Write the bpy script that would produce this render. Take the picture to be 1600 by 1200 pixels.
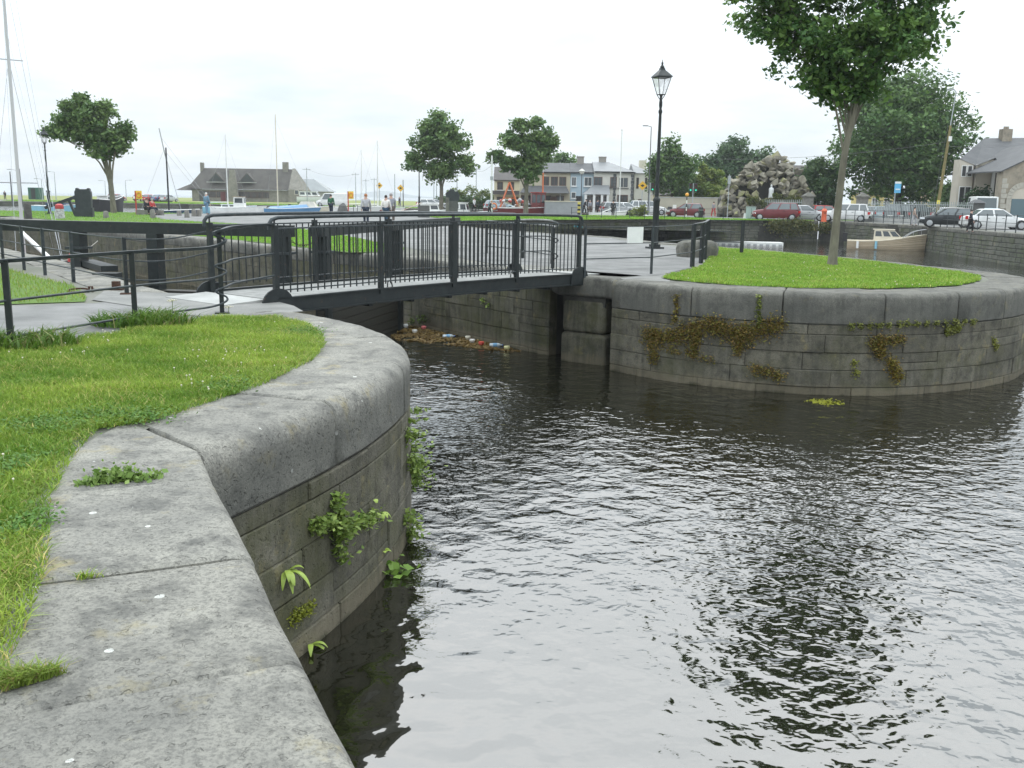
import bpy, math, random
import numpy as np
from mathutils import Vector, Matrix
from mathutils.geometry import tessellate_polygon

for _o in list(bpy.data.objects): bpy.data.objects.remove(_o)
SC = bpy.context.scene
COL = SC.collection
R = math.radians

# ------------------------------------------------------------------ camera
EYE, FOC, PITCH, ROLL = 1.65, 1500.0, math.atan(289/1500), 0.015
cd = bpy.data.cameras.new('camera'); cam = bpy.data.objects.new('camera', cd); COL.objects.link(cam)
cd.sensor_width = 36; cd.lens = 36*FOC/1600; cd.clip_start = .05; cd.clip_end = 20000
CAMR = Matrix.Rotation(math.pi/2-PITCH, 3, 'X') @ Matrix.Rotation(ROLL, 3, 'Z')
cam.matrix_world = Matrix.Translation((0, 0, EYE)) @ CAMR.to_4x4()
SC.camera = cam
SC.render.resolution_x, SC.render.resolution_y = 1024, 768

# ------------------------------------------------------------------ sky, sun, exposure
SUN_EL, SUN_AZ = R(52), R(12)        # high and ahead, hidden by cloud
w = bpy.data.worlds.new('World'); SC.world = w; w.use_nodes = True
nt = w.node_tree; N = nt.nodes; L = nt.links; N.clear()
def wn(t, **k):
    n = N.new(t)
    for a, v in k.items(): setattr(n, a, v)
    return n
out = wn('ShaderNodeOutputWorld'); bg = wn('ShaderNodeBackground'); bg.inputs[1].default_value = .12
sky = wn('ShaderNodeTexSky'); sky.sky_type = 'NISHITA'; sky.sun_disc = False
sky.sun_elevation = SUN_EL; sky.sun_rotation = SUN_AZ; sky.air_density = 1; sky.dust_density = 3
tc = wn('ShaderNodeTexCoord'); sx = wn('ShaderNodeSeparateXYZ'); L.new(tc.outputs['Generated'], sx.inputs[0])
zc = wn('ShaderNodeClamp'); L.new(sx.outputs[2], zc.inputs[0])
# overcast layer: luminance rises from horizon to zenith as an overcast sky does
lum = wn('ShaderNodeMath', operation='MULTIPLY_ADD'); L.new(zc.outputs[0], lum.inputs[0])
lum.inputs[1].default_value = 17.0; lum.inputs[2].default_value = 7.0
za = wn('ShaderNodeMath', operation='ADD'); L.new(zc.outputs[0], za.inputs[0]); za.inputs[1].default_value = .16
vd = wn('ShaderNodeVectorMath', operation='DIVIDE'); L.new(tc.outputs['Generated'], vd.inputs[0])
cz = wn('ShaderNodeCombineXYZ')
for i in range(3): L.new(za.outputs[0], cz.inputs[i])
L.new(cz.outputs[0], vd.inputs[1])
cn = wn('ShaderNodeTexNoise'); cn.inputs['Scale'].default_value = 1.3; cn.inputs['Detail'].default_value = 5; cn.inputs['Roughness'].default_value = .55
L.new(vd.outputs[0], cn.inputs['Vector'])
cr = wn('ShaderNodeMapRange'); L.new(cn.outputs[0], cr.inputs[0])
cr.inputs[1].default_value = .3; cr.inputs[2].default_value = .7; cr.inputs[3].default_value = .92; cr.inputs[4].default_value = 1.14
cm = wn('ShaderNodeMath', operation='MULTIPLY'); L.new(lum.outputs[0], cm.inputs[0]); L.new(cr.outputs[0], cm.inputs[1])
tint = wn('ShaderNodeMixRGB'); L.new(cn.outputs[0], tint.inputs[0])
tint.inputs[1].default_value = (.80, .95, 1.06, 1); tint.inputs[2].default_value = (.99, 1.0, 1.0, 1)
vs = wn('ShaderNodeVectorMath', operation='SCALE'); L.new(tint.outputs[0], vs.inputs[0]); L.new(cm.outputs[0], vs.inputs['Scale'])
mx = wn('ShaderNodeMixRGB'); mx.inputs[0].default_value = .93
L.new(sky.outputs[0], mx.inputs[1]); L.new(vs.outputs[0], mx.inputs[2])
L.new(mx.outputs[0], bg.inputs[0]); L.new(bg.outputs[0], out.inputs[0])

sl = bpy.data.lights.new('sun', 'SUN'); sl.energy = .9; sl.angle = R(70); sl.color = (1, .97, .92)
so = bpy.data.objects.new('sun', sl); COL.objects.link(so)
_sd = Vector((math.sin(SUN_AZ)*math.cos(SUN_EL), math.cos(SUN_AZ)*math.cos(SUN_EL), math.sin(SUN_EL)))
so.rotation_euler = _sd.to_track_quat('Z', 'Y').to_euler()
SC.view_settings.view_transform = 'Standard'; SC.view_settings.look = 'None'
SC.view_settings.exposure = 0.1; SC.view_settings.gamma = 1
SC.view_settings.use_curve_mapping = False
HAZE = .0003

# ------------------------------------------------------------------ survey helpers (a sight line met with a level plane)
def ray(x, y): return CAMR @ Vector(((x-800)/FOC, -(y-600)/FOC, -1))
def G(x, y, z=0.0):
    r = ray(x, y); t = (z-EYE)/r.z; return Vector((r.x*t, r.y*t, z))
def D(x, y, d):
    r = ray(x, y); t = d/r.y; return Vector((r.x*t, d, EYE+r.z*t))
def X(px, d): return D(px, 311+.015*(px-800), d).x
def Zat(px, py, d): return D(px, py, d).z

# ------------------------------------------------------------------ object helpers
def tag(o, label=None, cat=None, group=None, kind=None):
    if label: o['label'] = label
    if cat: o['category'] = cat
    if group: o['group'] = group
    if kind: o['kind'] = kind
    return o
def empty(name, loc=(0, 0, 0), rz=0):
    o = bpy.data.objects.new(name, None); COL.objects.link(o); o.location = loc; o.rotation_euler[2] = rz
    o.empty_display_size = .1; return o
def thing(name, label, cat, loc=(0, 0, 0), rz=0, group=None):
    return tag(empty(name, loc, rz), label, cat, group, 'thing')
def link(name, me, parent=None, mat=None):
    o = bpy.data.objects.new(name, me); COL.objects.link(o)
    if mat: me.materials.append(mat)
    if parent: o.parent = parent
    return o
def copy_tree(o, parent=None):
    c = o.copy(); COL.objects.link(c); c.parent = parent
    for ch in o.children: copy_tree(ch, c)
    return c

class MB:
    def __init__(s): s.v = []; s.f = []
    def add(s, v, f):
        n = len(s.v); s.v += [tuple(p) for p in v]; s.f += [tuple(i+n for i in q) for q in f]; return s
    def box(s, c, d, rz=0, rx=0, ry=0, taper=1, tapery=None):
        ty = taper if tapery is None else tapery
        m = Matrix.Translation(c) @ Matrix.Rotation(rz, 4, 'Z') @ Matrix.Rotation(ry, 4, 'Y') @ Matrix.Rotation(rx, 4, 'X')
        x, y, z = d[0]/2, d[1]/2, d[2]/2
        v = [(-x, -y, -z), (x, -y, -z), (x, y, -z), (-x, y, -z), (-x*taper, -y*ty, z), (x*taper, -y*ty, z), (x*taper, y*ty, z), (-x*taper, y*ty, z)]
        return s.add([m @ Vector(p) for p in v], [(0, 3, 2, 1), (4, 5, 6, 7), (0, 1, 5, 4), (1, 2, 6, 5), (2, 3, 7, 6), (3, 0, 4, 7)])
    def bar(s, a, b, wd, ht, up=(0, 0, 1)):
        a = Vector(a); b = Vector(b); t = (b-a).normalized(); u = Vector(up)
        sd = t.cross(u)
        if sd.length < 1e-4: sd = t.cross(Vector((0, 1, 0)))
        sd.normalize(); u = sd.cross(t); sd *= wd/2; u *= ht/2
        v = [a-sd-u, a+sd-u, a+sd+u, a-sd+u, b-sd-u, b+sd-u, b+sd+u, b-sd+u]
        return s.add(v, [(0, 3, 2, 1), (4, 5, 6, 7), (0, 1, 5, 4), (1, 2, 6, 5), (2, 3, 7, 6), (3, 0, 4, 7)])
    def tube(s, pts, r, n=6, cap=True):
        pts = [Vector(p) for p in pts]; k = len(pts)
        rs = r if isinstance(r, (list, tuple)) else [r]*k
        n0 = len(s.v); prev = None
        for i, p in enumerate(pts):
            t = (pts[min(i+1, k-1)]-pts[max(i-1, 0)]).normalized()
            if prev is None:
                a = Vector((0, 0, 1)) if abs(t.z) < .9 else Vector((1, 0, 0)); u = t.cross(a).normalized()
            else: u = (prev-t*prev.dot(t)).normalized()
            prev = u; q = t.cross(u)
            for j in range(n):
                an = 2*math.pi*j/n; s.v.append(tuple(p+(u*math.cos(an)+q*math.sin(an))*rs[i]))
        for i in range(k-1):
            for j in range(n):
                a = n0+i*n+j; b = n0+i*n+(j+1) % n; s.f.append((a, b, b+n, a+n))
        if cap: s.f.append(tuple(n0+j for j in reversed(range(n)))); s.f.append(tuple(n0+(k-1)*n+j for j in range(n)))
        return s
    def lathe(s, prof, n=12, c=(0, 0, 0), sq=None, off=0):
        n0 = len(s.v)
        for r, z in prof:
            for j in range(n):
                a = 2*math.pi*j/n+off; s.v.append((c[0]+r*math.cos(a), c[1]+r*math.sin(a), c[2]+z))
        for i in range(len(prof)-1):
            for j in range(n):
                a = n0+i*n+j; b = n0+i*n+(j+1) % n; s.f.append((a, b, b+n, a+n))
        s.f.append(tuple(n0+j for j in reversed(range(n)))); s.f.append(tuple(n0+(len(prof)-1)*n+j for j in range(n)))
        return s
    def ball(s, c, r, n=10, m=6):
        rr = r if isinstance(r, (tuple, list)) else (r, r, r); n0 = len(s.v)
        for i in range(m+1):
            t = math.pi*i/m
            for j in range(n):
                a = 2*math.pi*j/n
                s.v.append((c[0]+rr[0]*math.sin(t)*math.cos(a), c[1]+rr[1]*math.sin(t)*math.sin(a), c[2]-rr[2]*math.cos(t)))
        for i in range(m):
            for j in range(n):
                a = n0+i*n+j; b = n0+i*n+(j+1) % n; s.f.append((a, b, b+n, a+n))
        return s
    def prism(s, poly, z0, z1, m=None):
        k = len(poly); m = m or Matrix()
        v = [m @ Vector((p[0], p[1], z0)) for p in poly]+[m @ Vector((p[0], p[1], z1)) for p in poly]
        return s.add(v, [tuple(reversed(range(k))), tuple(range(k, 2*k))]+[(i, (i+1) % k, (i+1) % k+k, i+k) for i in range(k)])
    def sweep(s, rings, closed=True):
        k = len(rings[0]); n0 = len(s.v)
        for r in rings: s.v += [tuple(p) for p in r]
        for i in range(len(rings)-1):
            for j in range(k if closed else k-1):
                a = n0+i*k+j; b = n0+i*k+(j+1) % k; s.f.append((a, b, b+k, a+k))
        if closed:
            s.f.append(tuple(n0+j for j in reversed(range(k)))); s.f.append(tuple(n0+(len(rings)-1)*k+j for j in range(k)))
        return s
    def mesh(s, name, smooth=None):
        me = bpy.data.meshes.new(name); me.from_pydata(s.v, [], s.f); me.update()
        if smooth:
            me.polygons.foreach_set('use_smooth', [True]*len(me.polygons)); me.set_sharp_from_angle(angle=R(smooth))
        return me
    def build(s, name, mat, parent=None, smooth=None, loc=None, rz=0):
        o = link(name, s.mesh(name, smooth), parent, mat)
        if loc is not None: o.location = loc
        if rz: o.rotation_euler[2] = rz
        return o
XZ = Matrix.Rotation(math.pi/2, 4, 'X')          # prism drawn in x,z and extruded along -y
YZ = Matrix(((0, 0, 1, 0), (1, 0, 0, 0), (0, 1, 0, 0), (0, 0, 0, 1)))   # prism drawn in y,z and extruded along x

def np_mesh(name, V, F, mat, cols=None, parent=None, smooth=False):
    me = bpy.data.meshes.new(name); n, k = F.shape
    me.vertices.add(len(V)); me.vertices.foreach_set('co', V.astype(np.float32).ravel())
    me.loops.add(n*k); me.loops.foreach_set('vertex_index', F.astype(np.int32).ravel())
    me.polygons.add(n); me.polygons.foreach_set('loop_start', (np.arange(n)*k).astype(np.int32))
    if smooth: me.polygons.foreach_set('use_smooth', np.ones(n, bool))
    me.update(calc_edges=True)
    if cols is not None:
        a = me.color_attributes.new('Col', 'FLOAT_COLOR', 'POINT')
        c = np.ones((len(V), 4), np.float32); c[:, :3] = cols; a.data.foreach_set('color', c.ravel())
    return link(name, me, parent, mat)
def sheet(name, polys, z, mat, kind='structure', parent=None):
    if not isinstance(polys[0][0], (tuple, list, Vector)): polys = [polys]
    pl = [[Vector((p[0], p[1], z)) for p in q] for q in polys]
    tri = tessellate_polygon(pl); flat = [p for q in pl for p in q]
    me = bpy.data.meshes.new(name); me.from_pydata([tuple(p) for p in flat], [], [tuple(t) for t in tri]); me.update()
    if me.polygons and me.polygons[0].normal.z < 0: me.flip_normals()
    return tag(link(name, me, parent, mat), kind=kind)
def inside(P, poly):
    x, y = P[:, 0], P[:, 1]; r = np.zeros(len(P), bool); n = len(poly)
    for i in range(n):
        x0, y0 = poly[i][0], poly[i][1]; x1, y1 = poly[(i+1) % n][0], poly[(i+1) % n][1]
        if y0 == y1: continue
        c = ((y0 > y) != (y1 > y)) & (x < (x1-x0)*(y-y0)/(y1-y0)+x0); r ^= c
    return r

# ------------------------------------------------------------------ materials
MATS = {}
def newmat(name):
    m = bpy.data.materials.new(name); m.use_nodes = True; t = m.node_tree
    return m, t, t.nodes['Principled BSDF'], t.nodes, t.links
def mat(name, c1, c2=None, sc=4, rough=.75, bump=0, bsc=40, metal=0, spec=.4, rnd=0, coords='Object', stretch=None, lo=.35, hi=.65, rust=0):
    if name in MATS: return MATS[name]
    m, t, p, n, l = newmat(name); MATS[name] = m
    p.inputs['Roughness'].default_value = rough; p.inputs['Metallic'].default_value = metal
    p.inputs['Specular IOR Level'].default_value = spec; p.inputs['Base Color'].default_value = (*c1, 1)
    tcn = n.new('ShaderNodeTexCoord'); vec = tcn.outputs[coords]
    if stretch:
        mp = n.new('ShaderNodeMapping'); mp.inputs['Scale'].default_value = stretch; l.new(vec, mp.inputs[0]); vec = mp.outputs[0]
    colout = None
    if c2:
        no = n.new('ShaderNodeTexNoise'); no.inputs['Scale'].default_value = sc; no.inputs['Detail'].default_value = 6; no.inputs['Roughness'].default_value = .62
        l.new(vec, no.inputs['Vector'])
        mr = n.new('ShaderNodeMapRange'); l.new(no.outputs[0], mr.inputs[0]); mr.inputs[1].default_value = lo; mr.inputs[2].default_value = hi
        mi = n.new('ShaderNodeMixRGB'); l.new(mr.outputs[0], mi.inputs[0]); mi.inputs[1].default_value = (*c1, 1); mi.inputs[2].default_value = (*c2, 1)
        colout = mi.outputs[0]
    if rnd:
        oi = n.new('ShaderNodeObjectInfo'); hs = n.new('ShaderNodeHueSaturation')
        if colout: l.new(colout, hs.inputs['Color'])
        else: hs.inputs['Color'].default_value = (*c1, 1)
        mr = n.new('ShaderNodeMapRange'); l.new(oi.outputs['Random'], mr.inputs[0]); mr.inputs[3].default_value = 1-rnd; mr.inputs[4].default_value = 1+rnd
        l.new(mr.outputs[0], hs.inputs['Value']); colout = hs.outputs[0]
    if rust:
        nr = n.new('ShaderNodeTexNoise'); nr.inputs['Scale'].default_value = 9; nr.inputs['Detail'].default_value = 8; nr.inputs['Roughness'].default_value = .75; l.new(vec, nr.inputs['Vector'])
        mr = n.new('ShaderNodeMapRange'); l.new(nr.outputs[0], mr.inputs[0]); mr.inputs[1].default_value = .60; mr.inputs[2].default_value = .68; mr.inputs[4].default_value = rust
        mi = n.new('ShaderNodeMixRGB'); l.new(mr.outputs[0], mi.inputs[0]); mi.inputs[2].default_value = (.11, .06, .035, 1)
        l.new(colout, mi.inputs[1]); colout = mi.outputs[0]
    if colout: l.new(colout, p.inputs['Base Color'])
    if bump:
        nb = n.new('ShaderNodeTexNoise'); nb.inputs['Scale'].default_value = bsc; nb.inputs['Detail'].default_value = 5; l.new(vec, nb.inputs['Vector'])
        bp = n.new('ShaderNodeBump'); bp.inputs['Strength'].default_value = bump; bp.inputs['Distance'].default_value = .02
        l.new(nb.outputs[0], bp.inputs['Height']); l.new(bp.outputs[0], p.inputs['Normal'])
    return m
def glass(name='window_glass', c=(.03, .04, .045), rough=.06):
    return mat(name, c, rough=rough, spec=.9)
def stonemat(name, a, b, dark, lichen=.0, spots=0, stain=None, sc=1.3, bump=.5, rnd=.12, tide=False, pits=.5, algae_shade=0, streak=0):
    """weathered limestone: blotches, fine speckle, dark stains, lichen, guano spots, tide mark"""
    if name in MATS: return MATS[name]
    m, t, p, n, l = newmat(name); MATS[name] = m
    p.inputs['Roughness'].default_value = .88; p.inputs['Specular IOR Level'].default_value = .25
    tcn = n.new('ShaderNodeTexCoord'); V = tcn.outputs['Object']
    def noise(s, d=6, r=.6):
        q = n.new('ShaderNodeTexNoise'); q.inputs['Scale'].default_value = s; q.inputs['Detail'].default_value = d; q.inputs['Roughness'].default_value = r; l.new(V, q.inputs['Vector']); return q.outputs[0]
    def rng(v, a0, a1, b0=0, b1=1):
        q = n.new('ShaderNodeMapRange'); l.new(v, q.inputs[0]); q.inputs[1].default_value = a0; q.inputs[2].default_value = a1; q.inputs[3].default_value = b0; q.inputs[4].default_value = b1; return q.outputs[0]
    def mixc(f, c1, c2, bt='MIX'):
        q = n.new('ShaderNodeMixRGB'); q.blend_type = bt; l.new(f, q.inputs[0])
        for i, c in ((1, c1), (2, c2)):
            if isinstance(c, tuple): q.inputs[i].default_value = (*c, 1)
            else: l.new(c, q.inputs[i])
        return q.outputs[0]
    c = mixc(rng(noise(sc), .36, .64), a, b)
    c = mixc(rng(noise(sc*2.7, 8, .7), .48, .68, 0, .85), c, dark)
    c = mixc(rng(noise(55, 3, .8), .45, .62, 0, .55), c, dark)
    if lichen: c = mixc(rng(noise(2.1, 6, .7), .58, .7, 0, lichen), c, (.34, .28, .12))
    if stain: c = mixc(rng(noise(.9, 7, .7), .48, .66, 0, .8), c, stain)
    if tide:
        ge = n.new('ShaderNodeNewGeometry'); sp = n.new('ShaderNodeSeparateXYZ'); l.new(ge.outputs['Position'], sp.inputs[0])
        ad = n.new('ShaderNodeMath'); ad.operation = 'MULTIPLY_ADD'; l.new(noise(2.5), ad.inputs[0]); ad.inputs[1].default_value = .25; l.new(sp.outputs[2], ad.inputs[2])
        c = mixc(rng(ad.outputs[0], -1.72, -1.60, .75, 0), c, (.15, .13, .09))
        c = mixc(rng(ad.outputs[0], -1.86, -1.80, .9, 0), c, (.03, .032, .015))
    if spots:
        vo = n.new('ShaderNodeTexVoronoi'); vo.inputs['Scale'].default_value = spots; l.new(V, vo.inputs['Vector'])
        wv = n.new('ShaderNodeMath'); wv.operation = 'MULTIPLY_ADD'; l.new(noise(30, 3, .7), wv.inputs[0]); wv.inputs[1].default_value = .12; l.new(vo.outputs['Distance'], wv.inputs[2])
        sz = n.new('ShaderNodeMath'); sz.operation = 'SUBTRACT'; l.new(vo.outputs['Color'], sz.inputs[0]); l.new(wv.outputs[0], sz.inputs[1])
        sep = n.new('ShaderNodeSeparateColor'); l.new(vo.outputs['Color'], sep.inputs[0])
        th = rng(sep.outputs[0], .2, 1, 0.0, .185)
        lt = n.new('ShaderNodeMath'); lt.operation = 'LESS_THAN'; l.new(wv.outputs[0], lt.inputs[0]); l.new(th, lt.inputs[1])
        c = mixc(rng(lt.outputs[0], 0, 1, 0, .8), c, (.6, .6, .56))
    if streak:                                 # run-off streaks down the face
        mp_ = n.new('ShaderNodeMapping'); mp_.inputs['Scale'].default_value = (4, 4, .35); l.new(V, mp_.inputs[0])
        q_ = n.new('ShaderNodeTexNoise'); q_.inputs['Scale'].default_value = 1.6; q_.inputs['Detail'].default_value = 6; q_.inputs['Roughness'].default_value = .65; l.new(mp_.outputs[0], q_.inputs['Vector'])
        c = mixc(rng(q_.outputs[0], .5, .66, 0, streak), c, (.035, .036, .028)); c = mixc(rng(q_.outputs[0], .30, .42, streak*.5, 0), c, (.24, .235, .2))
    if algae_shade:                                   # algae plus painted-in shade, darkening the coping's front below its top edge
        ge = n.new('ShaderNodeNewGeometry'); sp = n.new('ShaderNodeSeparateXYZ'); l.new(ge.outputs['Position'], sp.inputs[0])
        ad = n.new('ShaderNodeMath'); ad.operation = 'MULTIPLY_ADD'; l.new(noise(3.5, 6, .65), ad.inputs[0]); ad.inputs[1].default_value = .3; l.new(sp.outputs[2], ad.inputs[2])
        c = mixc(rng(ad.outputs[0], -.12, .06, algae_shade, 0), c, (.055, .057, .05))
    if rnd:
        oi = n.new('ShaderNodeObjectInfo'); hs = n.new('ShaderNodeHueSaturation'); l.new(c, hs.inputs['Color'])
        l.new(rng(oi.outputs['Random'], 0, 1, 1-rnd, 1+rnd), hs.inputs['Value']); c = hs.outputs[0]
    l.new(c, p.inputs['Base Color'])
    h1 = noise(9, 8, .65); h2 = noise(45, 4, .7)
    ad = n.new('ShaderNodeMath'); ad.operation = 'MULTIPLY_ADD'; l.new(h2, ad.inputs[0]); ad.inputs[1].default_value = .35; l.new(h1, ad.inputs[2])
    pit = rng(noise(26, 2, .5), .30, .42, -pits, 0)
    a2 = n.new('ShaderNodeMath'); a2.operation = 'ADD'; l.new(ad.outputs[0], a2.inputs[0]); l.new(pit, a2.inputs[1])
    bp = n.new('ShaderNodeBump'); bp.inputs['Strength'].default_value = bump; bp.inputs['Distance'].default_value = .015
    l.new(a2.outputs[0], bp.inputs['Height']); l.new(bp.outputs[0], p.inputs['Normal'])
    return m
def leafmat(name, trans=.35, rough=.55):
    """foliage: colour from each leaf's own attribute, light passes through"""
    if name in MATS: return MATS[name]
    m, t, p, n, l = newmat(name); MATS[name] = m
    at = n.new('ShaderNodeAttribute'); at.attribute_name = 'Col'
    l.new(at.outputs['Color'], p.inputs['Base Color']); p.inputs['Roughness'].default_value = rough; p.inputs['Specular IOR Level'].default_value = .25
    tr = n.new('ShaderNodeBsdfTranslucent'); l.new(at.outputs['Color'], tr.inputs[0])
    mi = n.new('ShaderNodeMixShader'); mi.inputs[0].default_value = trans; l.new(p.outputs[0], mi.inputs[1]); l.new(tr.outputs[0], mi.inputs[2])
    l.new(mi.outputs[0], n['Material Output'].inputs[0]); return m

COPING = stonemat('coping_limestone', (.32, .308, .268), (.195, .19, .17), (.086, .085, .079), lichen=.45, spots=5.5, bump=1.2, rnd=.07, algae_shade=.55, streak=.0)
COPING_ISL = stonemat('coping_limestone_island', (.205, .197, .168), (.136, .133, .117), (.066, .065, .059), lichen=.3, spots=1.6, bump=.6, rnd=.1, algae_shade=.42, streak=.35)
WALLST = stonemat('wall_limestone', (.165, .153, .117), (.108, .102, .08), (.044, .042, .035), lichen=.5, spots=1.0, stain=(.075, .075, .036), bump=1.0, rnd=.15, tide=True, sc=1.9, streak=.4)
LOCKST = stonemat('lock_limestone', (.15, .14, .105), (.10, .096, .072), (.048, .047, .036), lichen=.35, stain=(.07, .072, .03), bump=.8, rnd=.12, tide=True, streak=.6)
MORTAR = mat('dark_mortar', (.035, .034, .03), (.06, .058, .05), sc=3, rough=.95)
IRON = mat('dark_green_black_paint', (.011, .015, .016), (.02, .025, .025), sc=7, rough=.5, spec=.4, bump=.25, bsc=60, rust=.7)
IRON2 = mat('grey_blue_rail_paint', (.02, .026, .029), (.045, .055, .058), sc=9, rough=.5, spec=.4, rust=.6)
RUST = mat('rusty_iron', (.09, .04, .022), (.045, .03, .024), sc=20, rough=.85)
ASPH = mat('asphalt', (.165, .165, .16), (.265, .262, .254), sc=.9, rough=.95, bump=.6, bsc=130, spec=.12)
CONC = mat('pale_concrete', (.42, .42, .40), (.30, .30, .285), sc=1.6, rough=.9, bump=.3, bsc=60)
SOIL = mat('turf_soil', (.07, .13, .02), (.1, .17, .028), sc=5, rough=.95)
GRASS = leafmat('grass_blades', .3, .5)
LEAF = leafmat('tree_leaves', .28, .5)
BARK = mat('grey_bark', (.20, .185, .14), (.12, .11, .085), sc=6, rough=.9, bump=.8, bsc=18, stretch=(1, 1, .35))
BARKD = mat('dark_bark', (.09, .08, .065), (.055, .05, .04), sc=6, rough=.9)
WHITE = mat('white_paint', (.78, .78, .75), (.68, .68, .66), sc=3, rough=.4)
BLACKR = mat('black_rubber', (.02, .02, .02), rough=.8)
GLASS = glass()
# ================================================================== PLAN OF THE PLACE
WZ, WZ2 = -1.95, -.75                     # water in the near basin / in the boat basin beyond
def catmull(pts, step=.25):
    P = [Vector((p[0], p[1])) for p in pts]; P = [2*P[0]-P[1]]+P+[2*P[-1]-P[-2]]; o = []
    for i in range(1, len(P)-2):
        a, b, c, d = P[i-1:i+3]; k = max(1, int((c-b).length/step))
        for j in range(k):
            t = j/k; o.append(.5*((2*b)+(c-a)*t+(2*a-5*b+4*c-d)*t*t+(3*b-a-3*c+d)*t**3))
    o.append(P[-2]); return o
class Path:                                  # quay line, water on its right hand
    def __init__(s, pts):
        s.p = [Vector((p[0], p[1])) for p in pts]; s.s = [0]
        for a, b in zip(s.p, s.p[1:]): s.s.append(s.s[-1]+(b-a).length)
        s.len = s.s[-1]
    def at(s, q):
        q = min(max(q, 0), s.len); i = 0
        lo, hi = 0, len(s.s)-2
        while lo < hi:
            m = (lo+hi+1)//2
            if s.s[m] <= q: lo = m
            else: hi = m-1
        i = lo; a, b = s.p[i], s.p[i+1]; t = (q-s.s[i])/max(1e-9, s.s[i+1]-s.s[i])
        return a+(b-a)*t
    def nrm(s, q, e=.12):
        t = (s.at(q+e)-s.at(q-e)).normalized(); return Vector((t.y, -t.x))
    def off(s, q, n): return s.at(q)+s.nrm(q)*n
    def near(s, x, y):
        best = min(range(len(s.p)), key=lambda i: (s.p[i].x-x)**2+(s.p[i].y-y)**2); return s.s[best]
def samples(a, b, ch, step):
    k = max(1, int(math.ceil((b-a-2*ch)/step))); return [a]+[a+ch+(b-a-2*ch)*i/k for i in range(k+1)]+[b]
def stone(path, s0, s1, z0, z1, off=0., dep=.25, ch=.018, gap=.006, step=.35):
    mb = MB(); a, b = s0+gap, s1-gap; z0 += gap; z1 -= gap; rings = []
    ss = samples(a, b, ch, step)
    for i, q in enumerate(ss):
        e = off-(ch if i in (0, len(ss)-1) else 0); n = path.nrm(q); p = path.at(q)
        prof = [(-dep, z0), (e-ch, z0), (e, z0+ch), (e, z1-ch), (e-ch, z1), (-dep, z1)]
        rings.append([(p.x+n.x*u, p.y+n.y*u, z) for u, z in prof])
    return mb.sweep(rings)
def coping(path, s0, s1, h, wd, r, off=0., top=0., gap=.010, step=.12, seg=6, ch=.018, n0=None, n1=None):
    mb = MB(); rings = []; ss = samples(s0+gap, s1-gap, ch, step)
    for i, q in enumerate(ss):
        e = -(ch*.8 if i in (0, len(ss)-1) else 0); n = path.nrm(q); p = path.at(q)
        if n0: t = max(0, 1-(q-s0)/n0[1]); n = n*(1-t)+Vector(n0[0])*t
        if n1: t = max(0, 1-(s1-q)/n1[1]); n = n*(1-t)+Vector(n1[0])*t
        prof = [(-wd, -h), (off+e-.03, -h), (off+e, -h+.03)]
        for k in range(seg+1):
            a = math.pi/2*k/seg; prof.append((off+e-r+r*math.cos(a), top+e-r+r*math.sin(a)))
        prof += [(off+e-r-.15, top+e), (off+e-r-(wd-r)*.55, top+e), (-wd, top+e)]
        wz = lambda u, k: .0045*math.sin(q*3.1+u*4+k)+.004*math.sin(q*7.3-u*9+2*k)+.0025*math.sin(q*17+k*1.7)
        prof = [(u+wz(z*3, j*.6)*.45*(j not in (0, len(prof)-1)), z+(wz(u, 1.0) if z > -.3 else 0)) for j, (u, z) in enumerate(prof)]
        rings.append([(p.x+n.x*u, p.y+n.y*u, z) for u, z in prof])
    return mb.sweep(rings)
def core(path, s0, s1, zt, zb, back, wd=.5, step=.4):
    k = max(2, int((s1-s0)/step)); rings = []
    for i in range(k+1):
        q = s0+(s1-s0)*i/k; n = path.nrm(q); p = path.at(q)
        rings.append([(p.x+n.x*u, p.y+n.y*u, z) for u, z in ((-back-wd, zb), (-back, zb), (-back, zt), (-back-wd, zt))])
    return MB().sweep(rings)
def courses(path, s0, s1, zs, rnd, lmin, lmax, parent, mtl, jit=.012, name='stone', skip=None):
    for z1, z0 in zip(zs, zs[1:]):
        q = s0
        while q < s1-.01:
            e = min(s1, q+rnd.uniform(lmin, lmax))
            if s1-e < lmin*.6: e = s1
            if not (skip and skip(q, e, z0, z1)):
                zc_ = [z0, z1] if rnd.random() > .1 or z1-z0 < .25 else [z0, z0+(z1-z0)*rnd.uniform(.4, .6), z1]
                for za_, zb_ in zip(zc_, zc_[1:]):
                    stone(path, q+rnd.uniform(-.004, .004), e, za_, zb_, rnd.uniform(-jit, jit), ch=rnd.uniform(.005, .016), gap=rnd.uniform(.001, .005)).build(name, mtl, parent, smooth=35)
            q = e
rs = random.Random(7)

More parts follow.
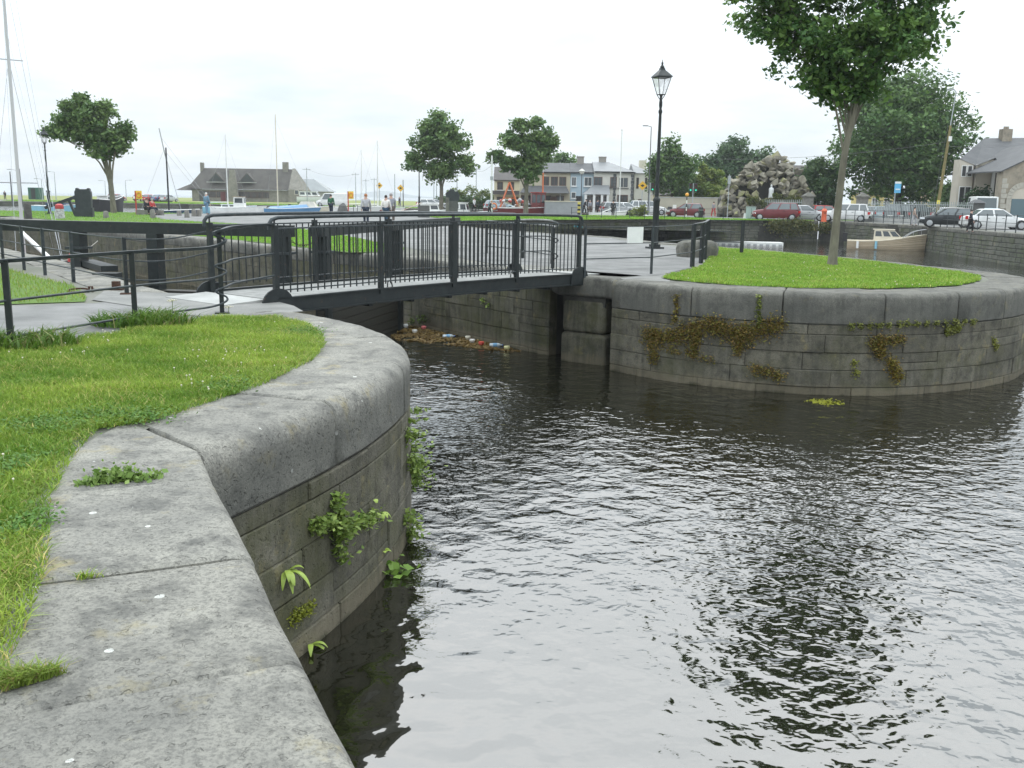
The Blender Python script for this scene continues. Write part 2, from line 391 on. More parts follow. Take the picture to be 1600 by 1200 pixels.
near_line = [(2.1, -2.9), (-.4, 2.54), (-1.9, 5.82), (-2.02, 6.08)]
P_NEAR = Path(near_line)
bast = catmull([(-2.03, 6.09), (-1.8, 6.68), (-1.55, 7.38), (-1.3, 8.25), (-1.14, 9.2), (-1.1, 10.0), (-1.18, 10.75), (-1.4, 11.5), (-1.75, 12.2), (-2.2, 12.95), (-2.76, 13.6), (-3.4, 14.1)])
P_BAST = Path(bast)
left_lock = [(-3.4, 14.1), (-4.4, 15.0), (-5.7, 16.25), (-6.9, 17.7), (-11.1, 23.78), (-15.5, 29.2), (-48, 71)]
P_LL = Path(left_lock)
right_lock = [(-60, 95), (-34, 64), (-16.1, 42.0), (-12.2, 37.6), (-7.4, 31.8), (-4.0, 28.6), (-2.9, 27.3), (.55, 22.62), (.85, 22.3)]
P_RL = Path(right_lock)
isl = catmull([(2.08, 20.42), (3.0, 19.4), (3.83, 18.79), (4.9, 18.27), (6.0, 18.0), (7.41, 18.12), (8.9, 18.7), (10.04, 19.46), (10.81, 20.25), (11.7, 21.5), (12.25, 22.9), (12.3, 24.3), (11.95, 25.7), (11.5, 27.4), (11.0, 29.4), (10.2, 31.6), (9.0, 34.6), (7.6, 37.4), (6.3, 39.3), (5.6, 41.5), (4.9, 44.2), (3.5, 46.9), (1.6, 49.2), (-1.5, 55), (-5, 66)])
P_ISL = Path(isl)
spit = [(-5, 66), (-4.2, 74), (0, 79), (5.3, 83.8), (11.8, 90.5), (23.9, 94.1), (29.5, 94.6), (31.2, 93), (33.0, 84), (33.0, 78), (32.2, 71), (31.3, 62), (31, 40), (30, 10), (28, -25)]
P_SPIT = Path(spit)
hole = [(-90, 84), (-40, 85.5), (-28, 86), (-12, 87.5), (-4, 95), (2, 106), (16.5, 108), (16.5, 128), (-12, 150), (-35, 166), (-57, 170), (-90, 170)]

# ---- ground: near bank, far bank (with the boat basin as a hole)
EARTH = mat('gravelly_quay_ground', (.19, .185, .165), (.15, .155, .12), sc=.5, rough=.95, bump=.5, bsc=50)
def inner(path, w0, k=60, s0=0, s1=None):
    s1 = path.len if s1 is None else s1; return [path.off(s0+(s1-s0)*i/k, -w0) for i in range(k+1)]
g1 = inner(P_NEAR, 1.14, 8, 0, P_NEAR.len-.9)+[(-2.62, 6.7)]+inner(P_BAST, .93, 40, .9)+inner(P_LL, .82, 40)+[(-300, 71), (-300, -60), (40, -60), (4, -3)]
sheet('ground', [g1], -.012, EARTH)
rl = inner(P_RL, 1.05, 60)
g2 = rl+[(1.4, 22.5), (2.3, 21.6)]+inner(P_ISL, .93, 130, .5)+inner(P_SPIT, .4, 90, .5)+[(40, -60), (2500, -60), (2500, 460), (-2500, 460), (-2500, 96), (-60.5, 96)]
sheet('ground', [g2, hole], -.012, EARTH)
sheet('basin_bed', [(-120, -40), (70, -40), (70, 130), (-120, 130)], -3.2, mat('dark_mud', (.02, .018, .01)))

# ---- water
def watermat(name, near=True):
    m, t, p, n, l = newmat(name)
    p.inputs['Base Color'].default_value = (.010, .010, .006, 1); p.inputs['Roughness'].default_value = .035
    p.inputs['IOR'].default_value = 2.4; p.inputs['Specular IOR Level'].default_value = .5
    tcn = n.new('ShaderNodeTexCoord'); V = tcn.outputs['Object']
    def mp(sx_, sy_, rz):
        q = n.new('ShaderNodeMapping'); q.inputs['Scale'].default_value = (sx_, sy_, 1); q.inputs['Rotation'].default_value = (0, 0, rz); l.new(V, q.inputs[0]); return q.outputs[0]
    def noise(v, s, d, r=.5, dist=0):
        q = n.new('ShaderNodeTexNoise'); q.inputs['Scale'].default_value = s; q.inputs['Detail'].default_value = d; q.inputs['Roughness'].default_value = r; q.inputs['Distortion'].default_value = dist; l.new(v, q.inputs['Vector']); return q.outputs[0]
    def mth(op, a, b, c=None):
        q = n.new('ShaderNodeMath'); q.operation = op
        for i, z in enumerate((a, b, c)):
            if z is None: continue
            if isinstance(z, (int, float)): q.inputs[i].default_value = z
            else: l.new(z, q.inputs[i])
        return q.outputs[0]
    big = noise(mp(1.0, 1.0, .5), 2.5, 1.0, .4, .3)
    mid = noise(mp(1.0, 1.05, -.3), 6.2, 1.0, .45, .5)
    fin = noise(mp(.95, 1.1, .15), 12.5, 1.0, .5, .3)
    # breeze: calm in the lee of the near wall, livelier further out
    sp = n.new('ShaderNodeSeparateXYZ'); l.new(V, sp.inputs[0])
    lee = n.new('ShaderNodeMapRange'); l.new(mth('MULTIPLY_ADD', sp.outputs[1], .35, sp.outputs[0]), lee.inputs[0])
    lee.inputs[1].default_value = 1.6; lee.inputs[2].default_value = 4.6; lee.inputs[3].default_value = .2; lee.inputs[4].default_value = 1.0
    ruf = n.new('ShaderNodeMapRange'); l.new(noise(V, .22, 2), ruf.inputs[0]); ruf.inputs[1].default_value = .35; ruf.inputs[2].default_value = .65; ruf.inputs[3].default_value = .55; ruf.inputs[4].default_value = 1.15
    lee_o = mth('MULTIPLY', lee.outputs[0], ruf.outputs[0])
    h = mth('MULTIPLY', big, 1.05)
    h = mth('MULTIPLY_ADD', mth('MULTIPLY', mid, lee_o), .62, h)
    h = mth('MULTIPLY_ADD', mth('MULTIPLY', fin, lee_o), .24, h)
    bp = n.new('ShaderNodeBump'); bp.inputs['Strength'].default_value = 1.0; bp.inputs['Distance'].default_value = .030
    l.new(h, bp.inputs['Height']); l.new(bp.outputs[0], p.inputs['Normal'])
    return m
WATER = watermat('basin_water')
sheet('water', [(-120, -40), (70, -40), (70, 100), (-120, 100)], WZ, WATER)
sheet('water', [(-95, 82), (20, 82), (20, 175), (-95, 175)], WZ2, WATER)
sheet('sea', [(-9000, 455), (9000, 455), (9000, 12000), (-9000, 12000)], -2.2, mat('sea_water', (.09, .13, .14), rough=.25, spec=.6))

# ---- near quay wall
nw = thing('quay_wall', 'straight grey stone quay edge with pale coping running along the bottom left', 'quay wall')
s_c = P_NEAR.len
js = [s_c-x for x in (0, .66, 1.98, 3.12, 3.92, 5.1, 6.3, 7.6, 8.9)][::-1]
MITRE = (.67, -.74)
for a, b in zip(js, js[1:]):
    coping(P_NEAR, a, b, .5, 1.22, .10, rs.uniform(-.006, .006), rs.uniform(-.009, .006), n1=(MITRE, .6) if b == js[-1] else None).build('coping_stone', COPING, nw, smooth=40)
core(P_NEAR, 0, s_c, -.3, -2.6, .03).build('wall_core', MORTAR, nw)
courses(P_NEAR, js[0], s_c, [-.5, -.74, -1.02, -1.3, -1.6, -1.88, -2.3], rs, .6, 1.2, nw, WALLST)
# ---- rounded bastion
bw = thing('quay_wall', 'rounded stone bastion with broad bullnosed coping below the footbridge at left', 'quay wall')
jb = [0, 1.72, 3.7, 5.62, 7.4, P_BAST.len]
for i, (a, b) in enumerate(zip(jb, jb[1:])):
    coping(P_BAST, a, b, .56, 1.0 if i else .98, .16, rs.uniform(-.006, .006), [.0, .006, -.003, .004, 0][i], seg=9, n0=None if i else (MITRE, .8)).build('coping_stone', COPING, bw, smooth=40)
core(P_BAST, .05, P_BAST.len, -.3, -2.6, .03).build('wall_core', MORTAR, bw)
courses(P_BAST, .02, P_BAST.len, [-.56, -.72, -1.07, -1.43, -1.76, -2.4], rs, .9, 1.75, bw, WALLST)
# ---- left bank of the lock
lw = thing('lock_wall', 'near side wall of the lock with a worn pale stone quay edge', 'lock wall')
q = 0
while q < 40:
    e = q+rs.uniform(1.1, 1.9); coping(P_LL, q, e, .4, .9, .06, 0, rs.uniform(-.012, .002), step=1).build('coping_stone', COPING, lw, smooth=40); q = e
core(P_LL, .05, P_LL.len, -.3, -2.6, .03, step=2).build('wall_core', MORTAR, lw)
courses(P_LL, .02, 14, [-.4, -.9, -1.4, -1.9, -2.4], rs, 1, 1.6, lw, LOCKST)
# ---- right bank of the lock
rw = thing('lock_wall', 'far side stone wall of the lock behind the gates, streaked with green slime', 'lock wall')
s_head = P_RL.near(-2.9, 27.3)
q = P_RL.near(-34, 64)
while q < P_RL.len-.05:
    e = min(P_RL.len, q+rs.uniform(1.0, 1.9))
    if P_RL.len-e < .6: e = P_RL.len
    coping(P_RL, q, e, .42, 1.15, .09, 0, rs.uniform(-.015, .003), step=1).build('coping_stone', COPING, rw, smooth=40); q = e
core(P_RL, 20, P_RL.len-.02, -.3, -2.6, .03, step=1).build('wall_core', MORTAR, rw)
courses(P_RL, P_RL.near(-34, 64), s_head, [-.42, -.8, -1.15, -1.5, -1.85, -2.3], rs, .8, 1.7, rw, LOCKST)
courses(P_RL, s_head, P_RL.len, [-.42, -.72, -1.1, -1.5, -1.85, -2.3], rs, .7, 1.4, rw, LOCKST)
# ---- abutment pier under the bridge end
ab = thing('abutment_pier', 'squared stone pier under the right end of the footbridge with pale stained base', 'pier')
pier = [(1.09, 21.60), (2.02, 20.97), (2.75, 22.0), (1.75, 22.75)]
def shrink(p, k):
    cx = sum(a for a, _ in p)/4; cy = sum(b for _, b in p)/4; return [(cx+(a-cx)*k, cy+(b-cy)*k) for a, b in p]
MB().prism(shrink(pier, .97), -.66, -.47).build('pier_core', MORTAR, ab)
for k_, z0_, z1_ in ((.985, -1.27, -.50), (1.02, -2.5, -1.275)):
    o = MB().prism(shrink(pier, k_), z0_, z1_).build('stone', LOCKST, ab, smooth=40); bv = o.modifiers.new('bevel', 'BEVEL'); bv.width = .1; bv.segments = 4
capst = [(1.0, 21.58), (2.05, 20.9), (2.12, 20.6), (3.0, 21.8), (1.75, 22.9), (.88, 22.3)]
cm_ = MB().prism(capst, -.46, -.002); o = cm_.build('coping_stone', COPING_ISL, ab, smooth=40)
bv = o.modifiers.new('bevel', 'BEVEL'); bv.width = .07; bv.segments = 4; bv.limit_method = 'ANGLE'
# ---- island
iw = thing('quay_wall', 'curved mossy stone wall round the grassy island with the tree', 'quay wall')
front = P_ISL.near(11.5, 27.4)
q = 0; jn = []
while q < P_ISL.len-1:
    e = q+(rs.uniform(1.25, 2.2) if q < front else rs.uniform(1.6, 2.4))
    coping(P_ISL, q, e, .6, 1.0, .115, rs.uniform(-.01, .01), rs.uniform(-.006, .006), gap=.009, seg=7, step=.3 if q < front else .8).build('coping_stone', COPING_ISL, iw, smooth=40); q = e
core(P_ISL, .03, P_ISL.len, -.3, -2.6, .03).build('wall_core', MORTAR, iw)
courses(P_ISL, .02, front, [-.6, -.79, -1.13, -1.47, -1.8, -2.4], rs, .7, 1.8, iw, WALLST, jit=.016)
courses(P_ISL, front, P_ISL.len, [-.6, -1.0, -1.4, -1.8, -2.4], rs, 1.5, 2.6, iw, WALLST)
# ---- far walls: stones too small to pick apart, one mesh each
def far_wall(name, label, path, s0, s1, top, bot, mtl, hh=.3, parent=None, copem=None, copeh=.28):
    t = thing(name, label, 'quay wall'); r = random.Random(len(label))
    core(path, s0, s1, -.05, bot, .03, step=3).build('wall_core', MORTAR, t)
    mb = MB(); z = top-copeh
    while z > bot+.05:
        z0 = max(bot, z-hh*r.uniform(.8, 1.2)); q = s0
        while q < s1:
            e = min(s1, q+r.uniform(.5, 1.3)); s_ = stone(path, q, e, z0, z, r.uniform(-.03, .02), ch=.03, gap=.012, step=5); mb.add(s_.v, s_.f); q = e
        z = z0
    tag(mb.build('stones', mtl, t), kind='stuff')
    mb = MB(); q = s0
    while q < s1:
        e = min(s1, q+r.uniform(1, 2)); s_ = coping(path, q, e, copeh, .7, .05, .02, top+r.uniform(-.015, .01), seg=2, step=5); mb.add(s_.v, s_.f); q = e
    tag(mb.build('coping_stones', copem or COPING_ISL, t), kind='stuff')
    return t
FARST = stonemat('far_wall_stone', (.16, .155, .13), (.11, .115, .095), (.06, .065, .05), lichen=.3, stain=(.07, .085, .035), sc=.5, rnd=0, bump=.4)
s1_ = P_SPIT.near(29.5, 94.6)
far_wall('quay_wall', 'stone wall of the grassy bank on the far side of the channel', P_SPIT, 0.5, s1_, 0, -2.4, FARST)
far_wall('quay_wall', 'weedy stone quay wall below the road with parked cars at right', P_SPIT, s1_+.1, P_SPIT.near(31, 40), 0, -2.4, FARST)
P_H1 = Path([(16.5, 128), (-12, 150), (-35, 166), (-57, 170), (-90, 170)][::-1])
far_wall('quay_wall', 'far stone wall of the boat basin below the green in front of the hall', P_H1, 0, P_H1.len, 0, -1.8, FARST, hh=.45)
P_H2 = Path([(-90, 84), (-40, 85.5), (-28, 86), (-12, 87.5), (-4, 95), (2, 106), (16.5, 108)][::-1])
core(P_H2, 0, P_H2.len, -.02, -1.8, 0, step=5).build('boat_basin_edge', LOCKST); tag(bpy.data.objects['boat_basin_edge'], kind='structure')

# ---- surfaces laid on the ground
def gp(*pts): return [tuple(G(x, y))[:2] for x, y in pts]
path_near = gp((0, 482), (60, 478), (160, 471), (210, 480), (255, 495), (345, 497), (430, 484), (440, 476), (372, 462), (330, 458), (200, 452))
sheet('path', [(-30, 4), (-9.2, 9.6), (-5.35, 10.15), (-4.9, 11.2), (-4.55, 12.3), (-4.1, 13.1), (-3.55, 13.9), (-4.6, 15.3), (-5.6, 15.9), (-6.1, 15.2), (-6.4, 14.6), (-7.6, 13.95), (-12, 13.9), (-30, 14)], -.004, ASPH)
apron = [(-3.5, 13.55), (-3.05, 13.9), (-3.35, 14.6), (-4.45, 16.2), (-5.6, 16.2), (-7.0, 16.4), (-6.6, 15.0), (-5.6, 14.2), (-4.75, 13.35), (-4.1, 13.05)]
sheet('apron', apron, .004, mat('worn_concrete_apron', (.25, .246, .23), (.17, .17, .16), sc=1.5, rough=.9, bump=.4, bsc=40))
sheet('apron', [(-.1, 23.3), (.85, 22.35), (1.2, 21.9), (2.4, 21.2), (2.3, 20.7), (3.3, 20.3), (3.6, 22.4), (2.2, 23.4), (.8, 25.0)], -.006, MATS['worn_concrete_apron'])
# right bank: asphalt walk from the bridge, plaza by the boats
walk = [(1.3, 21.9), (2.4, 21.3), (3.3, 21.9), (4.5, 24.6), (5.3, 27.6), (6.0, 30.5), (6.4, 32.5), (6.2, 35.5), (5.2, 39.5), (4.6, 42.8), (3.0, 46), (1.2, 48.5), (-2, 54.5), (-5.6, 65), (-5.5, 74), (-8, 86.5), (-28, 85.4), (-29.5, 80), (-26.5, 72), (-23, 64), (-17, 57), (-9, 46), (-5.4, 37), (-3.2, 31.5), (-1.6, 27.6), (-.4, 24.6)]
sheet('path', walk, -.002, ASPH)
road = [(-20, 118), (18, 112), (19, 100), (31.9, 97.5), (33.3, 93), (33.6, 80), (33.4, 55), (33, 20), (52, 20), (46, 70), (45, 92), (42, 108), (34, 113), (20, 122), (-4, 150), (-20, 158)]
sheet('road', [(32.2, -40), (33.0, 20), (33.0, 60), (34.5, 75), (34.6, 86), (33.2, 95), (31, 97.5), (20, 99), (17.5, 112), (17.6, 128), (-11, 151.5), (-11, 156), (22, 131), (34, 113), (46, 103), (47, 80), (47, -40)], -.003, ASPH)

# ================================================================== GRASS
def grass(name, label, poly, n, h, wd, cols, seed, dens=None, lean=.5, z=0.012, clump=1.2, parent=None):
    g = np.random.default_rng(seed); P = np.array([[p[0], p[1]] for p in poly]); lo, hi = P.min(0), P.max(0)
    pts = g.uniform(lo, hi, (int(n*3.2), 2))
    pts = pts+g.normal(0, .03, pts.shape); m = inside(pts, poly)
    if dens is not None: m &= g.random(len(pts)) < dens(pts)
    pts = pts[m][:n]; k = len(pts)
    ph = pts*clump
    cl = .5+.5*np.sin(ph[:, 0]*1.9+np.sin(ph[:, 1]*2.3)*1.7)*np.cos(ph[:, 1]*1.6+np.sin(ph[:, 0]*1.3))
    cl2 = .5+.5*np.sin(ph[:, 0]*5.1+2*np.sin(ph[:, 1]*4.3))*np.sin(ph[:, 1]*6.2+ph[:, 0])
    hh = h*g.uniform(.45, 1.15, k)*(.6+.5*cl2+.25*cl); an = g.uniform(0, 2*np.pi, k)
    hh = hh*1.0; le = hh*lean*g.uniform(.2, 1.5, k); la = g.uniform(0, 2*np.pi, k)
    ww = wd*g.uniform(.6, 1.3, k)/2
    dx, dy = np.cos(an)*ww, np.sin(an)*ww; lx, ly = np.cos(la)*le, np.sin(la)*le
    B = np.stack([pts[:, 0], pts[:, 1], np.full(k, z)], 1)
    S = np.stack([dx, dy, np.zeros(k)], 1)
    Mi = B+np.stack([lx*.35, ly*.35, hh*.6], 1); T = B+np.stack([lx, ly, hh*(1-.12*lean)], 1)
    V = np.stack([B-S, B+S, Mi+S*.8, Mi-S*.8, T+S*.12, T-S*.12], 1).reshape(-1, 3)
    i = np.arange(k)[:, None]*6; F = np.concatenate([i+np.array([[0, 1, 2, 3]]), i+np.array([[3, 2, 4, 5]])])
    c0, c1, c2 = (np.array(c) for c in cols); t = np.clip(cl*.75+g.normal(0, .22, k), 0, 1)[:, None]
    c = c0*(1-t)+c1*t; cl3 = .5+.5*np.sin(ph[:, 0]*2.7+1.3*np.sin(ph[:, 1]*1.9+1))*np.sin(ph[:, 1]*2.1+.8); dry = (g.random(k) < .05+.3*np.clip(cl3-.55, 0, 1))[:, None]; hh *= (1-.35*np.clip(cl3-.5, 0, 1)); c = np.where(dry, c2, c)*g.uniform(.75, 1.25, (k, 1))
    c = np.repeat(c, 6, 0); 
    return tag(np_mesh(name, V, F, GRASS, c, parent), label, 'grass' if label else None, kind='stuff')
def ragged(poly, amp, step=.12, seed=0):
    o = []; n = len(poly)
    for i in range(n):
        a, b = Vector(poly[i][:2]), Vector(poly[(i+1) % n][:2]); L_ = (b-a).length; k = max(1, int(L_/step)) if L_ < 6 else 1
        nv = Vector((b.y-a.y, a.x-b.x)).normalized() if L_ > 0 else Vector((0, 0))
        for j in range(k):
            p = a.lerp(b, j/k); f = math.sin(p.x*9.1+p.y*7.3+seed)*.5+math.sin(p.x*23-p.y*17+seed)*.35+math.sin(p.x*3.7+p.y*4.9+seed)*.5
            o.append(tuple(p+nv*(amp*f)))
    return o
GC = ((.12, .225, .024), (.34, .44, .065), (.5, .44, .16))
lawn1 = [(-5.55, 9.95), (-5.0, 10.3), (-4.82, 11.1), (-4.5, 12.3), (-4.0, 12.95), (-3.4, 13.1), (-2.85, 12.5), (-2.45, 11.6), (-2.22, 10.67), (-2.14, 9.6), (-2.3, 8.3), (-2.56, 7.45), (-2.72, 6.9), (-3.04, 6.62), (-2.86, 5.75), (-2.6, 4.95), (-2.17, 4.0), (-2.02, 3.57), (-1.9, 3.2), (-1.78, 2.8), (-1.2, 1.2), (-.6, -.1), (.5, -2.3), (-9, -3), (-14, 6)]
sheet('lawn', ragged(lawn1, .075), .008, SOIL)
def lawn1d(p): return np.clip(1.15-(p[:, 1]-2.5)*.065, .32, 1)
vis1 = [(-6.1, 9.2)]+lawn1[:20]+[(-2.6, 2.5), (-3.9, 6.0), (-5.0, 8.2)]
grass('grass', 'lush green grass on the near lawn beside the pale coping', ragged(vis1, .08), 150000, .062, .0062, GC, 3, lawn1d, lean=.8)
rest1 = [(-6.1, 9.2), (-5.0, 8.2), (-3.9, 6.0), (-2.6, 2.5), (-1.9, 2.5), (-1.2, 1.2), (-.6, -.1), (-4, 0), (-9, 6)]
grass('grass', 'green grass behind the near lawn towards the left edge', rest1, 30000, .062, .010, GC, 4)
# ragged fringe creeping over the stones
fr = []
edge = Path([p for p in lawn1[5:20]][::-1])
frp = [edge.off(edge.len*i/90, .03+.03*math.sin(i*1.7)+.04*max(0, math.sin(i*.63))) for i in range(91)]
frb = [edge.off(edge.len*i/90, -.25) for i in range(90, -1, -1)]
frp2 = [edge.off(edge.len*i/90, -(.03+.03*math.sin(i*1.7)+.04*max(0, math.sin(i*.63)))) for i in range(91)]
fpoly = [tuple(v) for v in frp]+[tuple(edge.off(edge.len*i/90, -.12)) for i in range(90, -1, -1)]
grass('grass', 'ragged yellowish fringe of grass creeping over the coping stones', fpoly, 30000, .05, .007, ((.22, .31, .05), (.3, .34, .07), (.4, .34, .14)), 5, lean=1.6, z=.006)
fpoly2 = [tuple(v) for v in frp2]+[tuple(edge.off(edge.len*i/90, .12)) for i in range(90, -1, -1)]
grass('grass', 'uneven darker grass edge where the lawn meets the stones', fpoly2, 24000, .06, .006, GC, 6, lean=1.3)
# verge by the lock fence
verge = [(-30, 14.3), (-12, 14.1), (-7.8, 14.1), (-6.6, 14.75), (-6.9, 15.5), (-8.0, 17.4), (-9.3, 18.8), (-10.6, 20.4), (-14, 24.5), (-30, 40)]
sheet('lawn', verge, .002, SOIL)
grass('grass', 'patchy grass verge between the path and the lock fence', verge, 42000, .07, .012, ((.18, .3, .04), (.28, .35, .07), (.38, .33, .14)), 8, lambda p: (np.sin(p[:, 0]*1.3+p[:, 1]*.7)+np.sin(p[:, 1]*1.9-p[:, 0]*.4) > -.7)*np.clip(1.6-(p[:, 1]-13)*.06, .25, 1)*(p[:, 0] > -16))
# weeds round the fence posts
for (x, y), lb in (((-5.3, 10.2), 'tuft of coarse weeds at the foot of the leftmost fence post'), ((-4.72, 12.1), 'leafy weeds round the foot of the second fence post')):
    cpoly = [(x+.55*math.cos(a)*1.2, y+.4*math.sin(a)) for a in [i*.5 for i in range(13)]]
    grass('weeds', lb, cpoly, 900, .2, .02, ((.07, .15, .02), (.12, .2, .03), (.25, .25, .1)), int(x*-100), lean=1.1)
# island lawn
lawn2 = [(3.3, 21.4), (3.35, 20.55), (3.75, 19.95), (4.6, 19.25), (5.9, 19.0), (7.3, 19.12), (8.5, 19.65), (9.5, 20.35), (10.4, 21.5), (11.0, 22.8), (11.15, 24.1), (10.9, 25.5), (10.6, 27.2), (10.1, 29.2), (9.3, 31.4), (8.1, 34.3), (6.8, 36.8), (6.35, 35.4), (6.55, 32.5), (6.2, 30.3), (5.5, 27.4), (4.7, 24.4)]
sheet('lawn', ragged(lawn2, .07), .012, SOIL)
grass('grass', 'bright mown grass on the island around the tree', ragged(lawn2, .08), 95000, .06, .016, ((.18, .33, .038), (.30, .425, .06), (.42, .40, .13)), 9, lambda p: np.clip(1.5-(p[:, 1]-19)*.06, .4, 1), lean=.7)
# grass right bank by the lock and further lawns
for pl, n, lb, sd in (
    ([(-17.0, 43.9), (-13.0, 39.4), (-8.2, 33.3), (-5.0, 29.0), (-3.9, 29.4), (-3.5, 31.5), (-5.6, 37), (-9, 46), (-17, 57), (-23, 55)], 26000, 'grass strip along the far edge of the lock behind the bridge', 11),
    ([(-34, 66), (-20, 49), (-18, 48), (-17.2, 57), (-23.2, 64), (-26.7, 72), (-29.7, 80), (-28.4, 85), (-90, 84), (-80, 72)], 30000, 'wide lawn with the left tree, lamp post and dark stele', 12),
    ([(-4.6, 67), (-3.6, 73.6), (.3, 78.4), (5.6, 83.2), (12, 90), (24, 93.6), (29, 94.2), (29, 96.5), (20, 98.5), (16, 106), (2.5, 105), (-3.4, 94), (-7.5, 86), (-5, 76), (-5.2, 69)], 26000, 'bright grass strip on top of the far channel bank', 13),
    ([(-90, 171), (-57, 171), (-35, 167), (-12, 151), (-10, 158), (-30, 180), (-60, 196), (-100, 196)], 16000, 'green in front of the hall across the boat basin', 14)):
    sheet('lawn', pl, .006, SOIL)
    far = min(p[1] for p in pl) > 60
    grass('grass', lb, pl, n, .07 if not far else .1, .03 if not far else .09, ((.16, .34, .03), (.25, .42, .06), (.34, .36, .1)), sd, clump=.3 if far else .8)
sheet('field', [(-400, 215), (-150, 200), (60, 205), (60, 454), (-400, 454)], .01, mat('far_field', (.22, .24, .06), (.17, .20, .05), sc=.03, rough=.95))
sheet('lawn', [(33, 98), (46, 104), (60, 140), (20, 135), (22, 131), (34, 113)], .004, SOIL)
# ================================================================== METALWORK
def sm(pts, k=6):
    """smooth curve through 3-D points"""
    P = [Vector(p) for p in pts]; P = [2*P[0]-P[1]]+P+[2*P[-1]-P[-2]]; o = []
    for i in range(1, len(P)-2):
        a, b, c, d = P[i-1:i+3]
        for j in range(k):
            t = j/k; o.append(.5*((2*b)+(c-a)*t+(2*a-5*b+4*c-d)*t*t+(3*b-a-3*c+d)*t**3))
    o.append(P[-2]); return o
def ribbon(pts, wd, th):
    """flat handrail strip following a curve, lying level"""
    rings = []
    for i, p in enumerate(pts):
        t = pts[min(i+1, len(pts)-1)]-pts[max(i-1, 0)]; s = Vector((t.y, -t.x, 0))
        s = s.normalized()*wd/2 if s.length > 1e-5 else Vector((wd/2, 0, 0))
        rings.append([p-s, p+s, p+s+Vector((0, 0, th)), p-s+Vector((0, 0, th))])
    return MB().sweep(rings)
# ---- bridge axis
BA, BB = Vector((-3.73, 15.1, 0)), Vector((1.42, 21.17, 0)); BL = (BB-BA).length; BD = (BB-BA)/BL; BN = Vector((-BD.y, BD.x, 0)); BW = 1.8
def bz(t): return .03+.035*4*t*(1-t)
def bp_(t, side, z=0): return BA+BD*(BL*t)+BN*(BW*side)+Vector((0, 0, bz(t)+z))

# ---- near fence with swan-necked rails rising to the bridge
f1 = thing('railing', 'dark three-rail iron railing with swan-neck bends beside the near lawn', 'railing')
fp = [Vector((-6.15, 8.1, 0)), Vector((-5.42, 10.26, 0)), Vector((-4.81, 12.15, 0)), Vector((-4.11, 13.5, 0))]
for i, p in enumerate(fp):
    hgt = .93 if i < 3 else 1.2
    mb = MB().box((p.x, p.y, hgt/2-.05), (.062, .062, hgt+.1), rz=.3)
    if i == 3: mb.box((p.x, p.y, .012), (.2, .16, .02), rz=.3)
    mb.build('post', IRON, f1)
bq = bp_(0, 0)
dirb = (Vector((bq.x, bq.y, 0))-fp[3]).normalized()
def swan(z0, z1):
    p2, p3 = fp[2], fp[3]; d = (p3-p2).normalized(); sd = Vector((d.y, -d.x, 0))
    Z = lambda v, z: Vector((v.x, v.y, z))
    a = [Z(fp[0], z0), Z(fp[1], z0), Z(p2, z0)]
    mid = p2+(p3-p2)*.55
    b = [Z(mid, z0), Z(p3-d*.22+sd*.03, z0+.01), Z(p3-d*.02+sd*.10, z0+.07), Z(p3+d*.02+sd*.07, z0+(z1-z0)*.45), Z(p3-d*.10+sd*.0, z0+(z1-z0)*.72), Z(p3+d*.05+sd*.05, z1-.02), Z(p3+dirb*.35, z1), Z(p3+dirb*.8, z1+.01), Z(bq, z1+.02)]
    return sm(a+b, 6)
MB().tube(swan(.92, 1.19), .019, 8).build('rail', IRON2, f1, smooth=60)
ribbon([p+Vector((0, 0, .012)) for p in swan(.92, 1.19)], .055, .012).build('handrail', IRON2, f1)
for z0, z1 in ((.50, .74), (.11, .40)): MB().tube(swan(z0, z1), .015, 8).build('rail', IRON2, f1, smooth=60)

# ---- fence along the lock edge
f2 = thing('railing', 'dark iron fence with thin rails along the lock edge at left', 'railing')
fq = [Vector(p) for p in ((-15.2, 26.2, 0), (-13.2, 23.9, 0), (-11.7, 22.1, 0), (-10.49, 20.64, 0), (-9.46, 19.43, 0), (-8.23, 17.98, 0), (-6.43, 15.95, 0))]
for i, p in enumerate(fq):
    mb = MB().box((p.x, p.y, .47), (.06, .06, .94), rz=.6)
    mb.build('post', IRON2 if i < 6 else IRON, f2)
    if i == 6: MB().box((p.x, p.y, .012), (.2, .17, .022), rz=.3).build('base_plate', RUST, f2)
be = bp_(0, 1); endp = Vector((be.x-.05, be.y-.05, 0))
for z in (.92, .56, .25):
    MB().tube(sm([Vector((p.x, p.y, z)) for p in fq]+[Vector((-5.75, 16.1, z)), Vector((endp.x, endp.y, z+.12))], 5), .013, 6).build('rail', IRON2, f2, smooth=60)

# ---- footbridge
br = thing('footbridge', 'black iron footbridge with vertical balusters spanning the lock mouth', 'footbridge')
